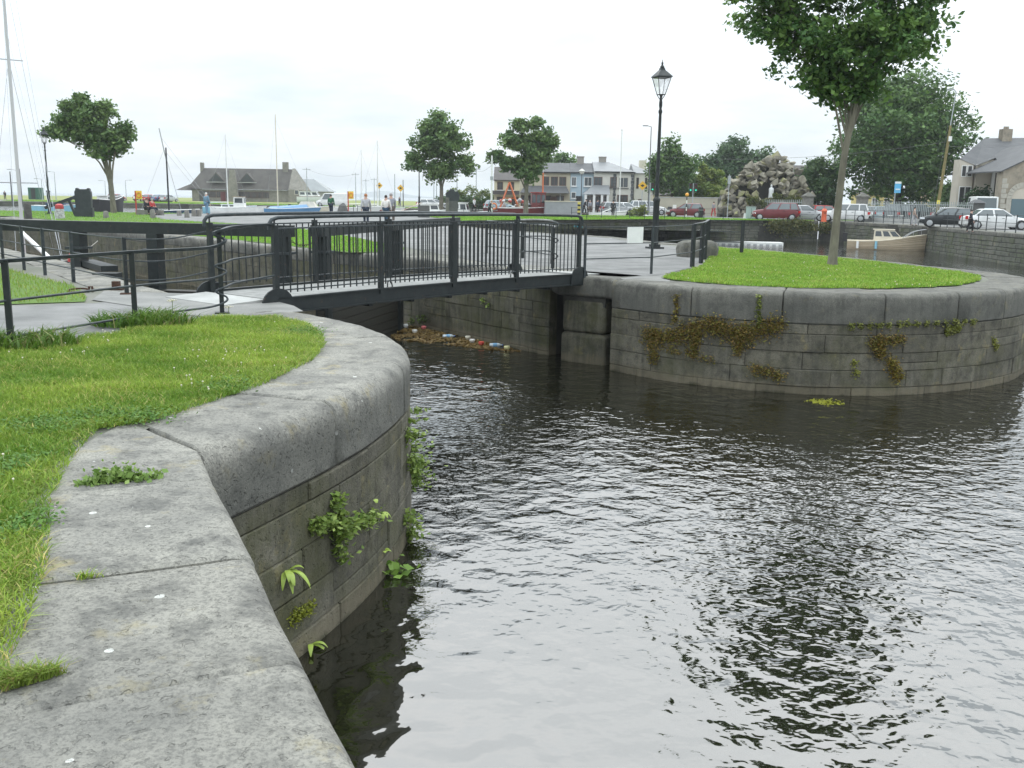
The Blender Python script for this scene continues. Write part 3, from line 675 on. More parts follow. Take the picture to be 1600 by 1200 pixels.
# deck boards
DECKM = mat('grey_deck_board', (.30, .30, .285), (.22, .22, .21), sc=4, rough=.9, rnd=.08)
nb = 40
for i in range(nb):
    t0, t1 = i/nb, (i+1)/nb; g = .004
    a, b = bp_(t0, .03), bp_(t1, .03); c, d = bp_(t1, .97), bp_(t0, .97); e = BD*g
    q = [a+e, b-e, c-e, d+e]; v = [p+Vector((0, 0, -.05)) for p in q]+q
    MB().add(v, [(3, 2, 1, 0), (4, 5, 6, 7), (0, 1, 5, 4), (1, 2, 6, 5), (2, 3, 7, 6), (3, 0, 4, 7)]).build('deck_board', DECKM, br)
for sd in (0, 1):                                      # side girders with flanges
    sg = -1 if sd == 0 else 1
    pts = [bp_(i/16, sd, -.09) for i in range(17)]
    rings = []
    for p in pts:
        o_ = BN*sg
        prof = [(-.03, -.13), (.05, -.13), (.05, -.105), (.012, -.105), (.012, .1), (.05, .1), (.05, .125), (-.03, .125)]
        rings.append([p+o_*u+Vector((0, 0, z)) for u, z in prof])
    MB().sweep(rings).build('girder', IRON, br)
for i in range(1, 8):
    a, b = bp_(i/8, .02, -.2), bp_(i/8, .98, -.2); MB().bar(a, b, .08, .14).build('cross_beam', IRON, br)
POSTS = [0, .275, .505, .735, 1.0]
for sd in (0, 1):
    for k, t in enumerate(POSTS):
        p = bp_(t, sd); wpost = .12 if k == 2 else .085
        mb = MB().bar(p+Vector((0, 0, -.06)), p+Vector((0, 0, 1.16)), wpost, .07, up=BN)
        mb.tube([p+Vector((0, 0, 1.15)), p+Vector((0, 0, 1.27))], .014, 6)
        mb.build('post', IRON, br)
    for z, th in ((1.10, .022), (.14, .018)):
        pts = [bp_(i/16, sd, z) for i in range(17)]; ribbon(pts, .05, th).build('rail', IRON2, br)
    hp = [bp_(-.012, sd, 1.10), bp_(-.012, sd, 1.19), bp_(-.006, sd, 1.25), bp_(.008, sd, 1.28)]+[bp_(i/16, sd, 1.285) for i in range(1, 16)]+[bp_(.992, sd, 1.28), bp_(1.006, sd, 1.25), bp_(1.012, sd, 1.19), bp_(1.012, sd, 1.10)]
    MB().tube(hp, .031, 10).build('handrail', IRON2, br, smooth=60)
    for a, b in zip(POSTS, POSTS[1:]):
        k = 16
        for j in range(1, k):
            t = a+(b-a)*j/k; p = bp_(t, sd); MB().tube([p+Vector((0, 0, .10)), p+Vector((0, 0, 1.11))], .0125, 5).build('baluster', IRON, br)
    for t in (0, 1):                                    # rounded bearing cheeks at the ends
        p = bp_(t, sd, -.10); sg = 1 if t else -1
        poly = [(-.30, -.12), (.30, -.12)]+[(.30*math.cos(a), .02+.27*math.sin(a)) for a in [math.pi*i/10 for i in range(11)]]
        mtx = Matrix(((BD.x, 0, BN.x, 0), (BD.y, 0, BN.y, 0), (0, 1, 0, 0), (0, 0, 0, 1)))
        mb = MB(); k = len(poly)
        o_ = BN*(.03 if sd else -.05)
        v = [p+BD*u+Vector((0, 0, z))+o_ for u, z in poly]+[p+BD*u+Vector((0, 0, z))+o_+BN*.03 for u, z in poly]
        mb.add(v, [tuple(reversed(range(k))), tuple(range(k, 2*k))]+[(i, (i+1) % k, (i+1) % k+k, i+k) for i in range(k)])
        mb.build('bearing_cheek', IRON, br)
for t in (.30, .72):
    p = bp_(t, .03); MB().tube(sm([p, p+BD*.02+Vector((0, 0, .13)), p+BD*.09+Vector((0, 0, .12)), p+BD*.13+Vector((0, 0, 0))], 4), .012, 6).build('hook', IRON, br)
for t, u in ((-.02, -1), (1.02, 1)):                    # pale ramps
    a, b = bp_(t, .04), bp_(t, .96); c, d = b+BD*u*.75, a+BD*u*.75
    z0 = .028
    v = [(a.x, a.y, z0+.02), (b.x, b.y, z0+.02), (c.x, c.y, .012), (d.x, d.y, .012), (a.x, a.y, -.05), (b.x, b.y, -.05), (c.x, c.y, -.05), (d.x, d.y, -.05)]
    MB().add(v, [(0, 1, 2, 3), (4, 7, 6, 5), (0, 4, 5, 1), (1, 5, 6, 2), (2, 6, 7, 3), (3, 7, 4, 0)]).build('ramp', CONC, br)

# ---- mitre gates of the lock
TIMBER = mat('wet_dark_timber', (.035, .032, .024), (.018, .018, .014), sc=8, rough=.7, stretch=(1, 1, 6))
def gate(label, mitre, heel, tail, posts, z_top):
    g = thing('lock_gate', label, 'lock gate', group='lock gates'); m, h, tl = Vector(mitre), Vector(heel), Vector(tail)
    dr = (m-h).normalized()
    MB().bar(Vector((tl.x, tl.y, z_top-.125)), Vector((m.x, m.y, z_top-.125))+dr*.15, .27, .25).build('balance_beam', IRON, g)
    for tt in posts:
        p = h+(m-h)*tt
        MB().bar((p.x, p.y, -2.5), (p.x, p.y, z_top-.25), .3, .26, up=dr).build('gate_post', IRON, g)
        q = p-Vector((0, 0, 0)); MB().box((p.x, p.y, .42), (.42, .42, .05), rz=math.atan2(dr.y, dr.x)).build('iron_strap', IRON2, g)
    k = 9
    for i in range(k):
        z0 = -2.5+i*(1.95/k); MB().bar((h.x, h.y, z0+.1), (m.x, m.y, z0+.1), .14, 1.95/k-.012).build('plank', TIMBER, g)
    MB().bar((h.x, h.y, -.5), (m.x, m.y, -.5), .35, .06).build('walkway', TIMBER, g)
    return g
gate('left lock gate with a long black balance beam reaching out of the picture', (-4.95, 21.05, 0), (-9.9, 22.0, 0), (-17, 23.4, 0), (0, .38, .985), 1.02)
gate('right lock gate with a black balance beam running away behind the footbridge', (-4.35, 21.6, 0), (-3.25, 26.75, 0), (-1.95, 32.8, 0), (0, .96), 1.02)
ch = thing('chain', 'rusty chain hanging slack between the two lock gate beams', 'chain')
a, b = Vector((-4.95, 21.05, .78)), Vector((-4.32, 21.55, .78))
for i in range(15):
    t = (i+.5)/15; p = a.lerp(b, t)+Vector((0, 0, -.2*4*t*(1-t)))
    tg = (b-a)+Vector((0, 0, -.2*4*(1-2*t))); tg.normalize()
    sdv = Vector((0, 0, 1)).cross(tg).normalized() if i % 2 else tg.cross(Vector((0, 0, 1)).cross(tg).normalized())
    ring = [p+tg*.036*math.cos(x)+sdv*.018*math.sin(x) for x in [k*math.pi/4 for k in range(9)]]
    MB().tube(ring, .006, 4, cap=False).build('link', RUST, ch)
wb = thing('timber_fender', 'black timbers lying on the lock edge beside the left gate', 'timber')
MB().bar((-8.6, 20.5, .07), (-9.9, 22.3, .07), .35, .12).build('beam', IRON, wb)
MB().bar((-8.4, 19.9, -.35), (-8.4, 19.9, .03), .5, .3).build('block', IRON, wb)
mr = thing('mooring_ring', 'rusty iron mooring ring lying on the quay inside the lock fence', 'mooring ring', tuple(G(123, 456)))
MB().tube([(.17*math.cos(i*.4), .13*math.sin(i*.4), .025+.02*math.sin(i*.4)) for i in range(17)], .017, 6).build('ring', RUST, mr, smooth=60)
MB().tube([(.17, 0, 0), (.18, 0, .09), (.23, 0, .09), (.24, 0, 0)], .02, 6).build('staple', RUST, mr)
mbx = thing('iron_bracket', 'small rusty iron bracket bolted to the quay near the fence end', 'bracket', tuple(G(182, 452)))
MB().box((0, 0, .07), (.12, .1, .14)).box((0, 0, .01), (.26, .2, .02)).build('foot', RUST, mbx)

# ---- fence on the island side
f3 = thing('railing', 'thin grey iron railing curving round the path on the island', 'railing')
ip = [Vector(p) for p in ((1.56, 21.24, 0), (3.18, 22.3, 0), (4.6, 24.9, 0), (5.15, 26.6, 0), (5.6, 28.4, 0), (5.95, 30.0, 0), (6.31, 31.6, 0))]
ip2 = [Vector(p) for p in ((6.31, 31.6, 0), (7.4, 31.5, 0))]
for i, p in enumerate(ip+ip2[1:]):
    w_ = .045 if i < 2 else .085
    MB().box((p.x, p.y, .53), (w_, w_, 1.12), rz=.5).build('post', IRON2 if i < 2 else IRON, f3)
for z in (1.07, .71, .38):
    MB().tube([Vector((p.x, p.y, z)) for p in ip[:3]], .014, 6).build('rail', IRON2, f3)
    MB().tube(sm([Vector((p.x, p.y, z)) for p in ip[2:]], 4), .022 if z > 1 else .016, 6).build('rail', IRON2, f3)
    MB().tube([Vector((p.x, p.y, z)) for p in ip2], .014, 6).build('rail', IRON2, f3)
ribbon(sm([Vector((p.x, p.y, 1.085)) for p in ip[2:]], 4), .08, .02).build('handrail', IRON2, f3)
MB().tube([(1.48, 21.2, 1.07), (1.3, 21.12, 1.09)], .02, 6).build('rope_knot', mat('blue_rope', (.08, .25, .3)), f3)
sb = thing('sign_board', 'blank white rectangular board tied to the island railing', 'sign', (2.74, 22.0, 0))
an = math.atan2(1.06, 1.62)
MB().box((0, 0, .89), (.46, .02, .36), rz=an).build('board', WHITE, sb)
for s_ in (-.17, .17): MB().tube([(s_*math.cos(an)+.01, s_*math.sin(an), 1.06), (s_*math.cos(an), s_*math.sin(an)+.03, 1.09)], .006, 5).build('tie', IRON2, sb)
# swan-neck end rail at the far side of the bridge, right bank
f5 = thing('railing', 'swan-necked end railing behind the right end of the footbridge', 'railing')
e0 = bp_(1, 1); ep = [Vector((e0.x+.9, e0.y+1.2, 0)), Vector((e0.x+.95, e0.y+3.0, 0)), Vector((e0.x+.2, e0.y+5.2, 0)), Vector((e0.x-.9, e0.y+7.6, 0))]
for p in ep: MB().box((p.x, p.y, .5), (.07, .07, 1.0), rz=.3).build('post', IRON, f5)
for z, z1 in ((.98, 1.18), (.6, .8), (.22, .45)):
    pts = [Vector((e0.x, e0.y, z1)), Vector((e0.x+.45, e0.y+.55, z1)), Vector((e0.x+.8, e0.y+.95, z1-.02)), Vector((e0.x+1.02, e0.y+1.12, z+.09)), Vector((e0.x+.9, e0.y+1.3, z))]+[Vector((p.x, p.y, z)) for p in ep[1:]]
    MB().tube(sm(pts, 5), .02 if z > .9 else .014, 7).build('rail', mat('worn_pale_rail', (.3, .3, .29), (.09, .1, .1), sc=3, rough=.5) if z > .9 else IRON2, f5, smooth=60)

# ---- stone mooring block on the island path
bo = thing('stone_block', 'low rounded pale stone block on the island path behind the railing', 'stone', (5.6, 29.6, 0))
mb = MB().lathe([(.62, 0), (.66, .25), (.6, .42), (.42, .5)], 10); o = mb.build('stone', COPING_ISL, bo, smooth=60); o.scale = (1, .7, 1)

# ---- lantern lamp posts
LGLASS = mat('lantern_glass', (.75, .78, .76), rough=.12, spec=.5)
def lamp(loc, label, rz=0, group='lantern lamp posts'):
    t = thing('lamp_post', label, 'lamp post', loc, rz, group)
    MB().box((0, 0, .03), (.5, .5, .06)).box((0, 0, .1), (.3, .3, .1)).build('base_plate', IRON, t)
    MB().lathe([(.13, .1), (.13, .25), (.115, .3), (.115, 1.62), (.135, 1.66), (.135, 1.72), (.08, 1.8)], 8).build('pedestal', IRON, t, smooth=40)
    MB().lathe([(.075, 1.78), (.05, 4.6), (.05, 4.62), (.068, 4.66), (.068, 4.72), (.042, 4.78), (.06, 4.9), (.06, 5.0), (.04, 5.1), (.04, 5.24)], 10).build('shaft', IRON, t, smooth=50)
    o4 = math.pi/4
    mb = MB()
    for k in range(4):
        a = o4+k*math.pi/2; mb.tube([(.15*math.cos(a), .15*math.sin(a), 5.26), (.34*math.cos(a), .34*math.sin(a), 5.82)], .013, 5)
        b = a+math.pi/2
        for r_, z in ((.15, 5.26), (.34, 5.82)): mb.tube([(r_*math.cos(a), r_*math.sin(a), z), (r_*math.cos(b), r_*math.sin(b), z)], .013, 5)
        mb.tube([(.04*math.cos(a), .04*math.sin(a), 5.1), (.15*math.cos(a), .15*math.sin(a), 5.26)], .014, 5)
    la = mb.build('lantern_frame', IRON, t)
    for k in range(4):
        a = o4+k*math.pi/2; b = a+math.pi/2; r0, r1 = .14, .33
        v = [(r0*math.cos(a), r0*math.sin(a), 5.28), (r0*math.cos(b), r0*math.sin(b), 5.28), (r1*math.cos(b), r1*math.sin(b), 5.81), (r1*math.cos(a), r1*math.sin(a), 5.81)]
        v += [(x*.985, y*.985, z) for x, y, z in v]
        MB().add(v, [(0, 1, 2, 3), (7, 6, 5, 4), (0, 4, 5, 1), (1, 5, 6, 2), (2, 6, 7, 3), (3, 7, 4, 0)]).build('pane', LPANE, la)
    MB().lathe([(.40, 5.83), (.38, 5.87), (.25, 5.97), (.12, 6.07), (.10, 6.14)], 4, off=o4).build('lantern_roof', IRON, t)
    MB().lathe([(.07, 6.13), (.08, 6.18), (.04, 6.22), (.03, 6.27), (.045, 6.3), (.016, 6.34), (.008, 6.42)], 8).build('finial', IRON, t)
    return t
def clearglass(name):
    m, t, p, n, l = newmat(name); tr = n.new('ShaderNodeBsdfTransparent'); gl = n.new('ShaderNodeBsdfGlossy'); gl.inputs['Roughness'].default_value = .1
    mi = n.new('ShaderNodeMixShader'); mi.inputs[0].default_value = .14; l.new(tr.outputs[0], mi.inputs[1]); l.new(gl.outputs[0], mi.inputs[2]); l.new(mi.outputs[0], n['Material Output'].inputs[0]); return m
LPANE = clearglass('clear_lantern_pane')
lamp((4.99, 34.4, 0), 'tall lantern lamp post on the island path, nearest of all', .3)
lamp((-34.99, 73.3, 0), 'lantern lamp post on the lawn at far left beside the tree', .2)
lamp((X(655, 113), 113, 0), 'lantern lamp post half hidden under the middle round tree', .5)

# ================================================================== TREES
def leaves(cent, sizes, rng, cols, up=.35):
    k = len(cent); nrm = rng.normal(0, 1, (k, 3)); nrm[:, 2] = np.abs(nrm[:, 2])+up; nrm /= np.linalg.norm(nrm, axis=1)[:, None]
    a = rng.normal(0, 1, (k, 3)); u = np.cross(nrm, a); u /= np.linalg.norm(u, axis=1)[:, None]; v = np.cross(nrm, u)
    s = sizes[:, None]
    V = np.stack([cent-u*s*.5, cent+v*s*.34-nrm*s*.08, cent+u*s*.62, cent-v*s*.34-nrm*s*.08], 1).reshape(-1, 3)
    F = np.arange(k*4).reshape(-1, 4); return V, F, np.repeat(cols, 4, 0)
def tree(label, loc, trunk, blobs, n, leaf, cols, seed, name='tree', bark=None, clumps=16, sig=.28, limb=True, fork=None, group=None, rz=0, core_=.35):
    """trunk: [(x,y,z,r)...]; blobs: (x,y,z,rx,ry,rz) crown masses"""
    rng = np.random.default_rng(seed); t = thing(name, label, 'tree', loc, rz, group)
    bark = bark or BARKD; mb = MB(); mb.tube(sm([p[:3] for p in trunk], 3), list(np.interp(np.linspace(0, len(trunk)-1, 3*(len(trunk)-1)+1), range(len(trunk)), [p[3] for p in trunk])), 9)
    top = Vector(trunk[-1][:3]); fk = Vector(trunk[fork][:3]) if fork is not None else top; r0 = trunk[-1][3]
    vol = np.array([b[3]*b[4]*b[5] for b in blobs])**.75; vol /= vol.sum()
    cs = []; wts = []
    for b, vv in zip(blobs, vol):
        c = np.array(b[:3]); r = np.array(b[3:6]); k = max(4, int(clumps*len(blobs)*vv))
        d = rng.normal(0, 1, (k, 3)); d /= np.linalg.norm(d, axis=1)[:, None]
        q = c+d*r*(rng.uniform(0, 1, (k, 1))**core_)*rng.uniform(.72, 1.12, (k, 1)); cs.append(q); wts.append(np.full(k, vv/k))
        if limb:
            e = Vector(c.tolist()); st = fk.lerp(top, rng.random()); m1 = Vector((st.x+(e.x-st.x)*.32, st.y+(e.y-st.y)*.32, st.z+(e.z-st.z)*.55))+Vector(rng.normal(0, .1, 3).tolist())*float(r[0])*.4
            mb.tube(sm([st, m1, e], 3), list(np.linspace(r0*.5, r0*.1, 7)), 6)
            for j in range(min(5, k)):
                f_ = Vector(q[j].tolist()); mb.tube([m1.lerp(e, .3+.15*j), f_.lerp(e, .35), f_], [r0*.2, r0*.12, r0*.05], 4)
    tr = mb.build('trunk', bark, t, smooth=60)
    cs = np.concatenate(cs); wts = np.concatenate(wts); wts /= wts.sum()
    idx = rng.choice(len(cs), n, p=wts); scale = np.mean([min(b[3:6]) for b in blobs])
    csz = rng.uniform(.6, 1.35, len(cs))[idx][:, None]
    P = cs[idx]+np.clip(rng.normal(0, 1, (n, 3)), -1.9, 1.9)*np.array([1, 1, .72])*scale*sig*csz
    sz = leaf*rng.uniform(.6, 1.35, n)
    tone = rng.uniform(0, 1, len(cs))[idx]; tt = np.clip(tone+rng.normal(0, .25, n), 0, 1)[:, None]
    c = np.array(cols[0])*(1-tt)+np.array(cols[1])*tt; c *= rng.uniform(.75, 1.25, (n, 1))
    V, F, C = leaves(P, sz, rng, c); np_mesh('crown', V, F, LEAF, C, t)
    return t
MAPLE = ((.055, .125, .035), (.15, .25, .06))
# island tree: slim pale trunk forking into a broad crown that reaches above the picture
tr_base = (8.57, 26.0, 0)
it = tree('young broadleaf tree with slim pale trunk standing on the island lawn', tr_base,
     [(0, 0, -.1, .19), (.0, 0, .2, .125), (.03, 0, 1.4, .098), (.09, 0, 2.8, .088), (.2, 0, 3.7, .078), (.3, .02, 4.2, .066)],
     [(-.1, 0, 4.75, .75, .9, .5), (-.45, 0, 4.4, .55, .7, .4), (.55, .1, 4.5, .5, .6, .4), (-1.6, 0, 5.85, .85, .9, .5), (-.6, 0, 4.95, .9, .9, .5), (1.3, 0, 5.6, 1.0, 1, .5), (.6, 0, 5.0, .8, .9, .5), (-.9, 0, 5.6, 1.3, 1.4, .75), (-2.1, .3, 6.6, 1.1, 1.3, .75), (.5, -.3, 5.9, 1.7, 1.8, 1.0), (1.6, .1, 6.4, 1.0, 1.2, .65), (2.2, .3, 6.9, .65, .7, .35), (-.6, .5, 7.3, 2.1, 2.0, 1.2), (.8, -.2, 7.5, 1.7, 1.7, 1.1), (-2.4, -.2, 7.4, .8, 1, .7), (.2, 0, 8.8, 1.7, 1.6, 1.1), (1.7, .2, 7.6, .8, .9, .5)],
     27000, .15, MAPLE, 21, bark=BARK, clumps=34, sig=.24, fork=3, core_=.55)
# ================================================================== BUILDERS FOR THE BACKGROUND
def paint(name, c, rough=.35, spec=.5): return mat(name, c, tuple(x*.86 for x in c), sc=2, rough=rough, spec=spec)
CHROME = mat('dull_metal', (.35, .36, .37), rough=.35, metal=.8)
LAMPC = mat('headlamp_glass', (.7, .72, .74), rough=.1, spec=.8); TAIL = mat('tail_lamp_red', (.45, .02, .02), rough=.2)
TRIM = mat('black_trim', (.02, .02, .022), rough=.6); CARGLASS = mat('car_glass', (.10, .12, .125), rough=.05, spec=1.0)
PLATE = mat('white_plate', (.75, .75, .7)); RIM = mat('wheel_rim', (.42, .43, .44), rough=.35, metal=.6)
def car(label, loc, heading, col, kind='hatch', L=4.1, W=1.72, H=1.46, cat='car', group=None):
    """front towards +x"""
    t = thing('parked_car' if kind != 'van' else 'parked_van', label, cat, loc, heading, group)
    h = L/2; bl = .93 if kind != 'suv' else 1.02
    K = {'hatch': [(-h, .62, .50), (-h+.05, .80, .62), (-h+.25, .97, .66), (-h+.9, .99, 1), (.2, .97, 1), (h-1.15, .95, 1), (h-.55, .86, .96), (h-.15, .72, .86), (h, .5, .62)],
         'sedan': [(-h, .6, .6), (-h+.06, .88, .8), (-h+.5, .98, .95), (-h+.9, .98, 1), (.2, .95, 1), (h-1.25, .93, 1), (h-.5, .82, .95), (h-.12, .68, .84), (h, .5, .62)],
         'suv': [(-h, .7, .6), (-h+.05, .95, .8), (-h+.3, 1.05, .9), (-h+.9, 1.06, 1), (.2, 1.05, 1), (h-1.15, 1.04, 1), (h-.5, .97, .97), (h-.12, .84, .88), (h, .6, .65)],
         'van': [(-h, .8, .95), (-h+.05, 1.1, .98), (-h+.3, 1.12, 1), (-.3, 1.12, 1), (.5, 1.12, 1), (h-1.0, 1.12, 1), (h-.6, 1.05, .97), (h-.12, .85, .88), (h, .55, .7)]}[kind]
    rings = []
    for x, zt, wf in K:
        w_ = W/2*wf; zb = .2 if abs(x) < h-.3 else .3
        half = [(w_*.9, zb), (w_, zb+.18), (w_*1.0, zt*.72), (w_*.97, zt-.06), (w_*.86, zt)]
        rings.append([(x, a, z) for a, z in half]+[(x, -a, z) for a, z in reversed(half)])
    MB().sweep(rings).build('body', col, t, smooth=50)
    # glasshouse: (x at base, x at roof)
    rb, rf, fb, ff = {'hatch': (-h+.12, -h+.42, h-1.05, h-1.85), 'sedan': (-h+.55, -h+1.15, h-1.15, h-1.9), 'suv': (-h+.12, -h+.35, h-1.0, h-1.7), 'van': (-h+.02, -h+.06, h-.75, h-1.35)}[kind]
    zb = {'hatch': .93, 'sedan': .93, 'suv': 1.02, 'van': 1.08}[kind]; wb, wr = W/2*.93, W/2*(.74 if kind != 'van' else .88)
    v = [(rb, -wb, zb), (fb, -wb, zb-.02), (fb, wb, zb-.02), (rb, wb, zb), (rf, -wr, H-.04), (ff, -wr, H-.04), (ff, wr, H-.04), (rf, wr, H-.04), (rf+.2, -wr*.8, H), (ff-.3, -wr*.8, H), (ff-.3, wr*.8, H), (rf+.2, wr*.8, H)]
    MB().add(v, [(0, 1, 5, 4), (1, 2, 6, 5), (2, 3, 7, 6), (3, 0, 4, 7), (4, 5, 9, 8), (5, 6, 10, 9), (6, 7, 11, 10), (7, 4, 8, 11), (8, 9, 10, 11)]).build('cabin', col, t, smooth=30)
    def pane(nm, a, b, c, d, off, ins=.1):
        q = [Vector(p) for p in (a, b, c, d)]; ce = sum(q, Vector())/4; o_ = Vector(off)
        q = [p.lerp(ce, ins)+o_*.012 for p in q]; v = [p for p in q]+[p-o_*.03 for p in q]
        MB().add(v, [(0, 1, 2, 3), (7, 6, 5, 4), (0, 4, 5, 1), (1, 5, 6, 2), (2, 6, 7, 3), (3, 7, 4, 0)]).build(nm, CARGLASS, t)
    Vv = [Vector(p) for p in v]
    pane('windscreen', Vv[1], Vv[2], Vv[6], Vv[5], (.8, 0, .6)); pane('rear_window', Vv[3], Vv[0], Vv[4], Vv[7], (-.8, 0, .6), .14)
    for sg, (i0, i1, i2, i3) in ((-1, (0, 1, 5, 4)), (1, (3, 2, 6, 7))):
        A, B, C, D_ = Vv[i0], Vv[i1], Vv[i2], Vv[i3]; cuts = [0.02, .5, .97] if kind != 'van' else [.66, .97]
        if kind == 'suv': cuts = [.02, .25, .6, .97]
        for a, b in zip(cuts, cuts[1:]): pane('side_window', A.lerp(B, a), A.lerp(B, b), D_.lerp(C, b), D_.lerp(C, a), (0, sg, .25), .12)
        MB().box((h-1.15, sg*(W/2+.05), zb+.03), (.12, .16, .12)).build('wing_mirror', col, t)
        for dx in ((-.25, .75) if kind != 'van' else (.9,)): MB().box((dx-.45, sg*(W/2*.985), zb-.14), (.18, .03, .03)).build('door_handle', TRIM, t)
        MB().box((h-.25, sg*W*.35, .66 if kind != 'van' else .75), (.3, .36, .14), rz=sg*-.35).build('headlight', LAMPC, t)
        MB().box((-h+.12, sg*W*.38, .82 if kind != 'van' else .9), (.2, .26, .24), rz=sg*.3).build('tail_light', TAIL, t)
    for sx_ in (-1, 1):
        for sg in (-1, 1):
            wx = sx_*(h-.72 if sx_ > 0 else h-.78)
            m90 = Matrix.Translation((wx, sg*(W/2-.02), .31)) @ Matrix.Rotation(math.pi/2, 4, 'X')
            wh = MB(); q = MB().lathe([(.26, -.1), (.31, -.09), (.31, .09), (.26, .1)], 16); wh.add([m90 @ Vector(p) for p in q.v], q.f)
            wo = wh.build('wheel', BLACKR, t, smooth=40)
            rm = MB(); q = MB().lathe([(.2, -.112), (.22, -.108), (.22, .108), (.2, .112)], 14); rm.add([m90 @ Vector(p) for p in q.v], q.f); rm.build('rim', RIM, wo, smooth=40)
            ar = MB(); q = MB().lathe([(.365, -.02), (.365, .03)], 16); mt = Matrix.Translation((wx, sg*(W/2-.045), .33)) @ Matrix.Rotation(math.pi/2, 4, 'X'); ar.add([mt @ Vector(p) for p in q.v], q.f); ar.build('wheel_arch', TRIM, t)
    MB().box((h-.04, 0, .42), (.12, W*.8, .2)).build('front_bumper', TRIM if kind in ('suv', 'van') else col, t)
    MB().box((-h+.03, 0, .45), (.12, W*.8, .22)).build('rear_bumper', TRIM if kind in ('suv', 'van') else col, t)
    for x in (h+.03, -h-.035): MB().box((x, 0, .5 if x > 0 else .6), (.02, .5, .11)).build('number_plate', PLATE, t)
    return t

def hull(L, B, fb, dr, flare=.85, bow=.35, stern=.75, n=12):
    """stern at -x, bow at +x; waterline z=0"""
    rings = []
    for i in range(n+1):
        s = i/n; x = -L/2+L*s
        b = B/2*(stern+(1-stern)*math.sin(min(1, s/.45)*math.pi/2)) if s < .45 else B/2*max(.02, (1-((s-.45)/.55)**2.3))
        sh = fb*(1+bow*s**2.4+.12*(1-s)**2); k = -dr*(1-.75*max(0, (s-.7)/.3)**2)
        xo = max(0, (s-.72)/.28)**1.5*.16*L
        hb = [(b, sh, 1), (b*(.97), sh*.55, .7), (b*flare, 0.02, .4), (b*.55, k*.7, .1), (.01, k, 0)]
        r = [(x+xo*e, y, z) for y, z, e in hb]+[(x+xo*e, -y, z) for y, z, e in reversed(hb)]
        rings.append(r)
    return rings
def boat(label, loc, rz, L=5.5, B=2.0, fb=.75, colr=None, deckc=None, trimc=None, cat='boat', strakes=False, bow=.35, group=None, roll=0):
    t = thing('moored_boat', label, cat, loc, rz, group); t.rotation_euler[0] = roll
    rg = hull(L, B, fb, .35, bow=bow)
    MB().sweep(rg).build('hull', colr or WHITE, t, smooth=60)
    # gunwale / rubbing strake
    for sg in (0, -1): MB().tube([Vector(r[sg])+Vector((0, 0, .02)) for r in rg], .035, 5).build('gunwale', trimc or WHITE, t)
    dk = [(r[0][0], r[0][1]*.93, r[0][2]-.05+.02) for r in rg]; dk2 = [(p[0], -p[1], p[2]) for p in dk]
    mb = MB().sweep([[a, b] for a, b in zip(dk, dk2)], closed=False); mb.build('deck', deckc or WHITE, t)
    if strakes:
        for q in (1, 2):
            for fr_ in (.25, .55, .85):
                for sg in (0, 1):
                    pts = []
                    for r in rg:
                        a, b = (r[q-1], r[q]) if sg == 0 else (r[-q], r[-q-1]); p = Vector(a).lerp(Vector(b), fr_); pts.append(p+Vector((0, .012 if p.y > 0 else -.012, 0)))
                    MB().tube(pts, .016, 4).build('strake', mat('strake_brown', (.30, .22, .14)), t)
    return t, rg
def cabin(t, x0, x1, w, z0, z1, mtl, glz, nwin=2, rake=.25, roofm=None):
    v = [(x0, -w/2, z0), (x1, -w/2*.9, z0), (x1, w/2*.9, z0), (x0, w/2, z0), (x0+.05, -w/2*.86, z1), (x1-rake, -w/2*.8, z1), (x1-rake, w/2*.8, z1), (x0+.05, w/2*.86, z1)]
    c = MB().add(v, [(3, 2, 1, 0), (4, 5, 6, 7), (0, 1, 5, 4), (1, 2, 6, 5), (2, 3, 7, 6), (3, 0, 4, 7)]).build('cabin', mtl, t)
    MB().box(((x0+x1-rake)/2, 0, z1+.025), (x1-rake-x0+.14, w*.9, .05)).build('cabin_roof', roofm or mtl, t)
    V = [Vector(p) for p in v]
    for sg, (a, b, c_, d) in ((-1, (0, 1, 5, 4)), (1, (3, 2, 6, 7))):
        for k in range(nwin):
            f0, f1 = (k+.12)/nwin, (k+.88)/nwin
            P = lambda f, g_: V[a].lerp(V[b], f).lerp(V[d].lerp(V[c_], f), g_)
            q = [P(f0, .42), P(f1, .42), P(f1, .88), P(f0, .88)]; o_ = Vector((0, sg*.012, .003)); q = [p+o_ for p in q]; qq = q+[p-o_*2 for p in q]
            MB().add(qq, [(0, 1, 2, 3), (7, 6, 5, 4), (0, 4, 5, 1), (1, 5, 6, 2), (2, 6, 7, 3), (3, 7, 4, 0)]).build('cabin_window', glz, c)
    q = [V[1].lerp(V[5], .42).lerp(V[2].lerp(V[6], .42), .1), V[1].lerp(V[5], .42).lerp(V[2].lerp(V[6], .42), .9), V[1].lerp(V[5], .9).lerp(V[2].lerp(V[6], .9), .9), V[1].lerp(V[5], .9).lerp(V[2].lerp(V[6], .9), .1)]
    q = [p+Vector((.012, 0, .005)) for p in q]; MB().add(q+[p-Vector((.03, 0, 0)) for p in q], [(0, 1, 2, 3), (7, 6, 5, 4), (0, 4, 5, 1), (1, 5, 6, 2), (2, 6, 7, 3), (3, 7, 4, 0)]).build('windscreen', glz, c)
    return c
def mast(t, x, z0, h, r=.05, mtl=None, stays=(), boom=0, bm=None):
    MB().tube([(x, 0, z0), (x, 0, z0+h)], [r, r*.6], 8).build('mast', mtl or WHITE, t, smooth=60)
    for sx_, sy, f in stays: MB().tube([(x, 0, z0+h*f), (sx_, sy, z0-.1)], .008, 3).build('stay', CHROME, t)
    if boom: MB().tube([(x, 0, z0+.8), (x+boom, 0, z0+.75)], r*.8, 6).build('boom', bm or mtl or WHITE, t)

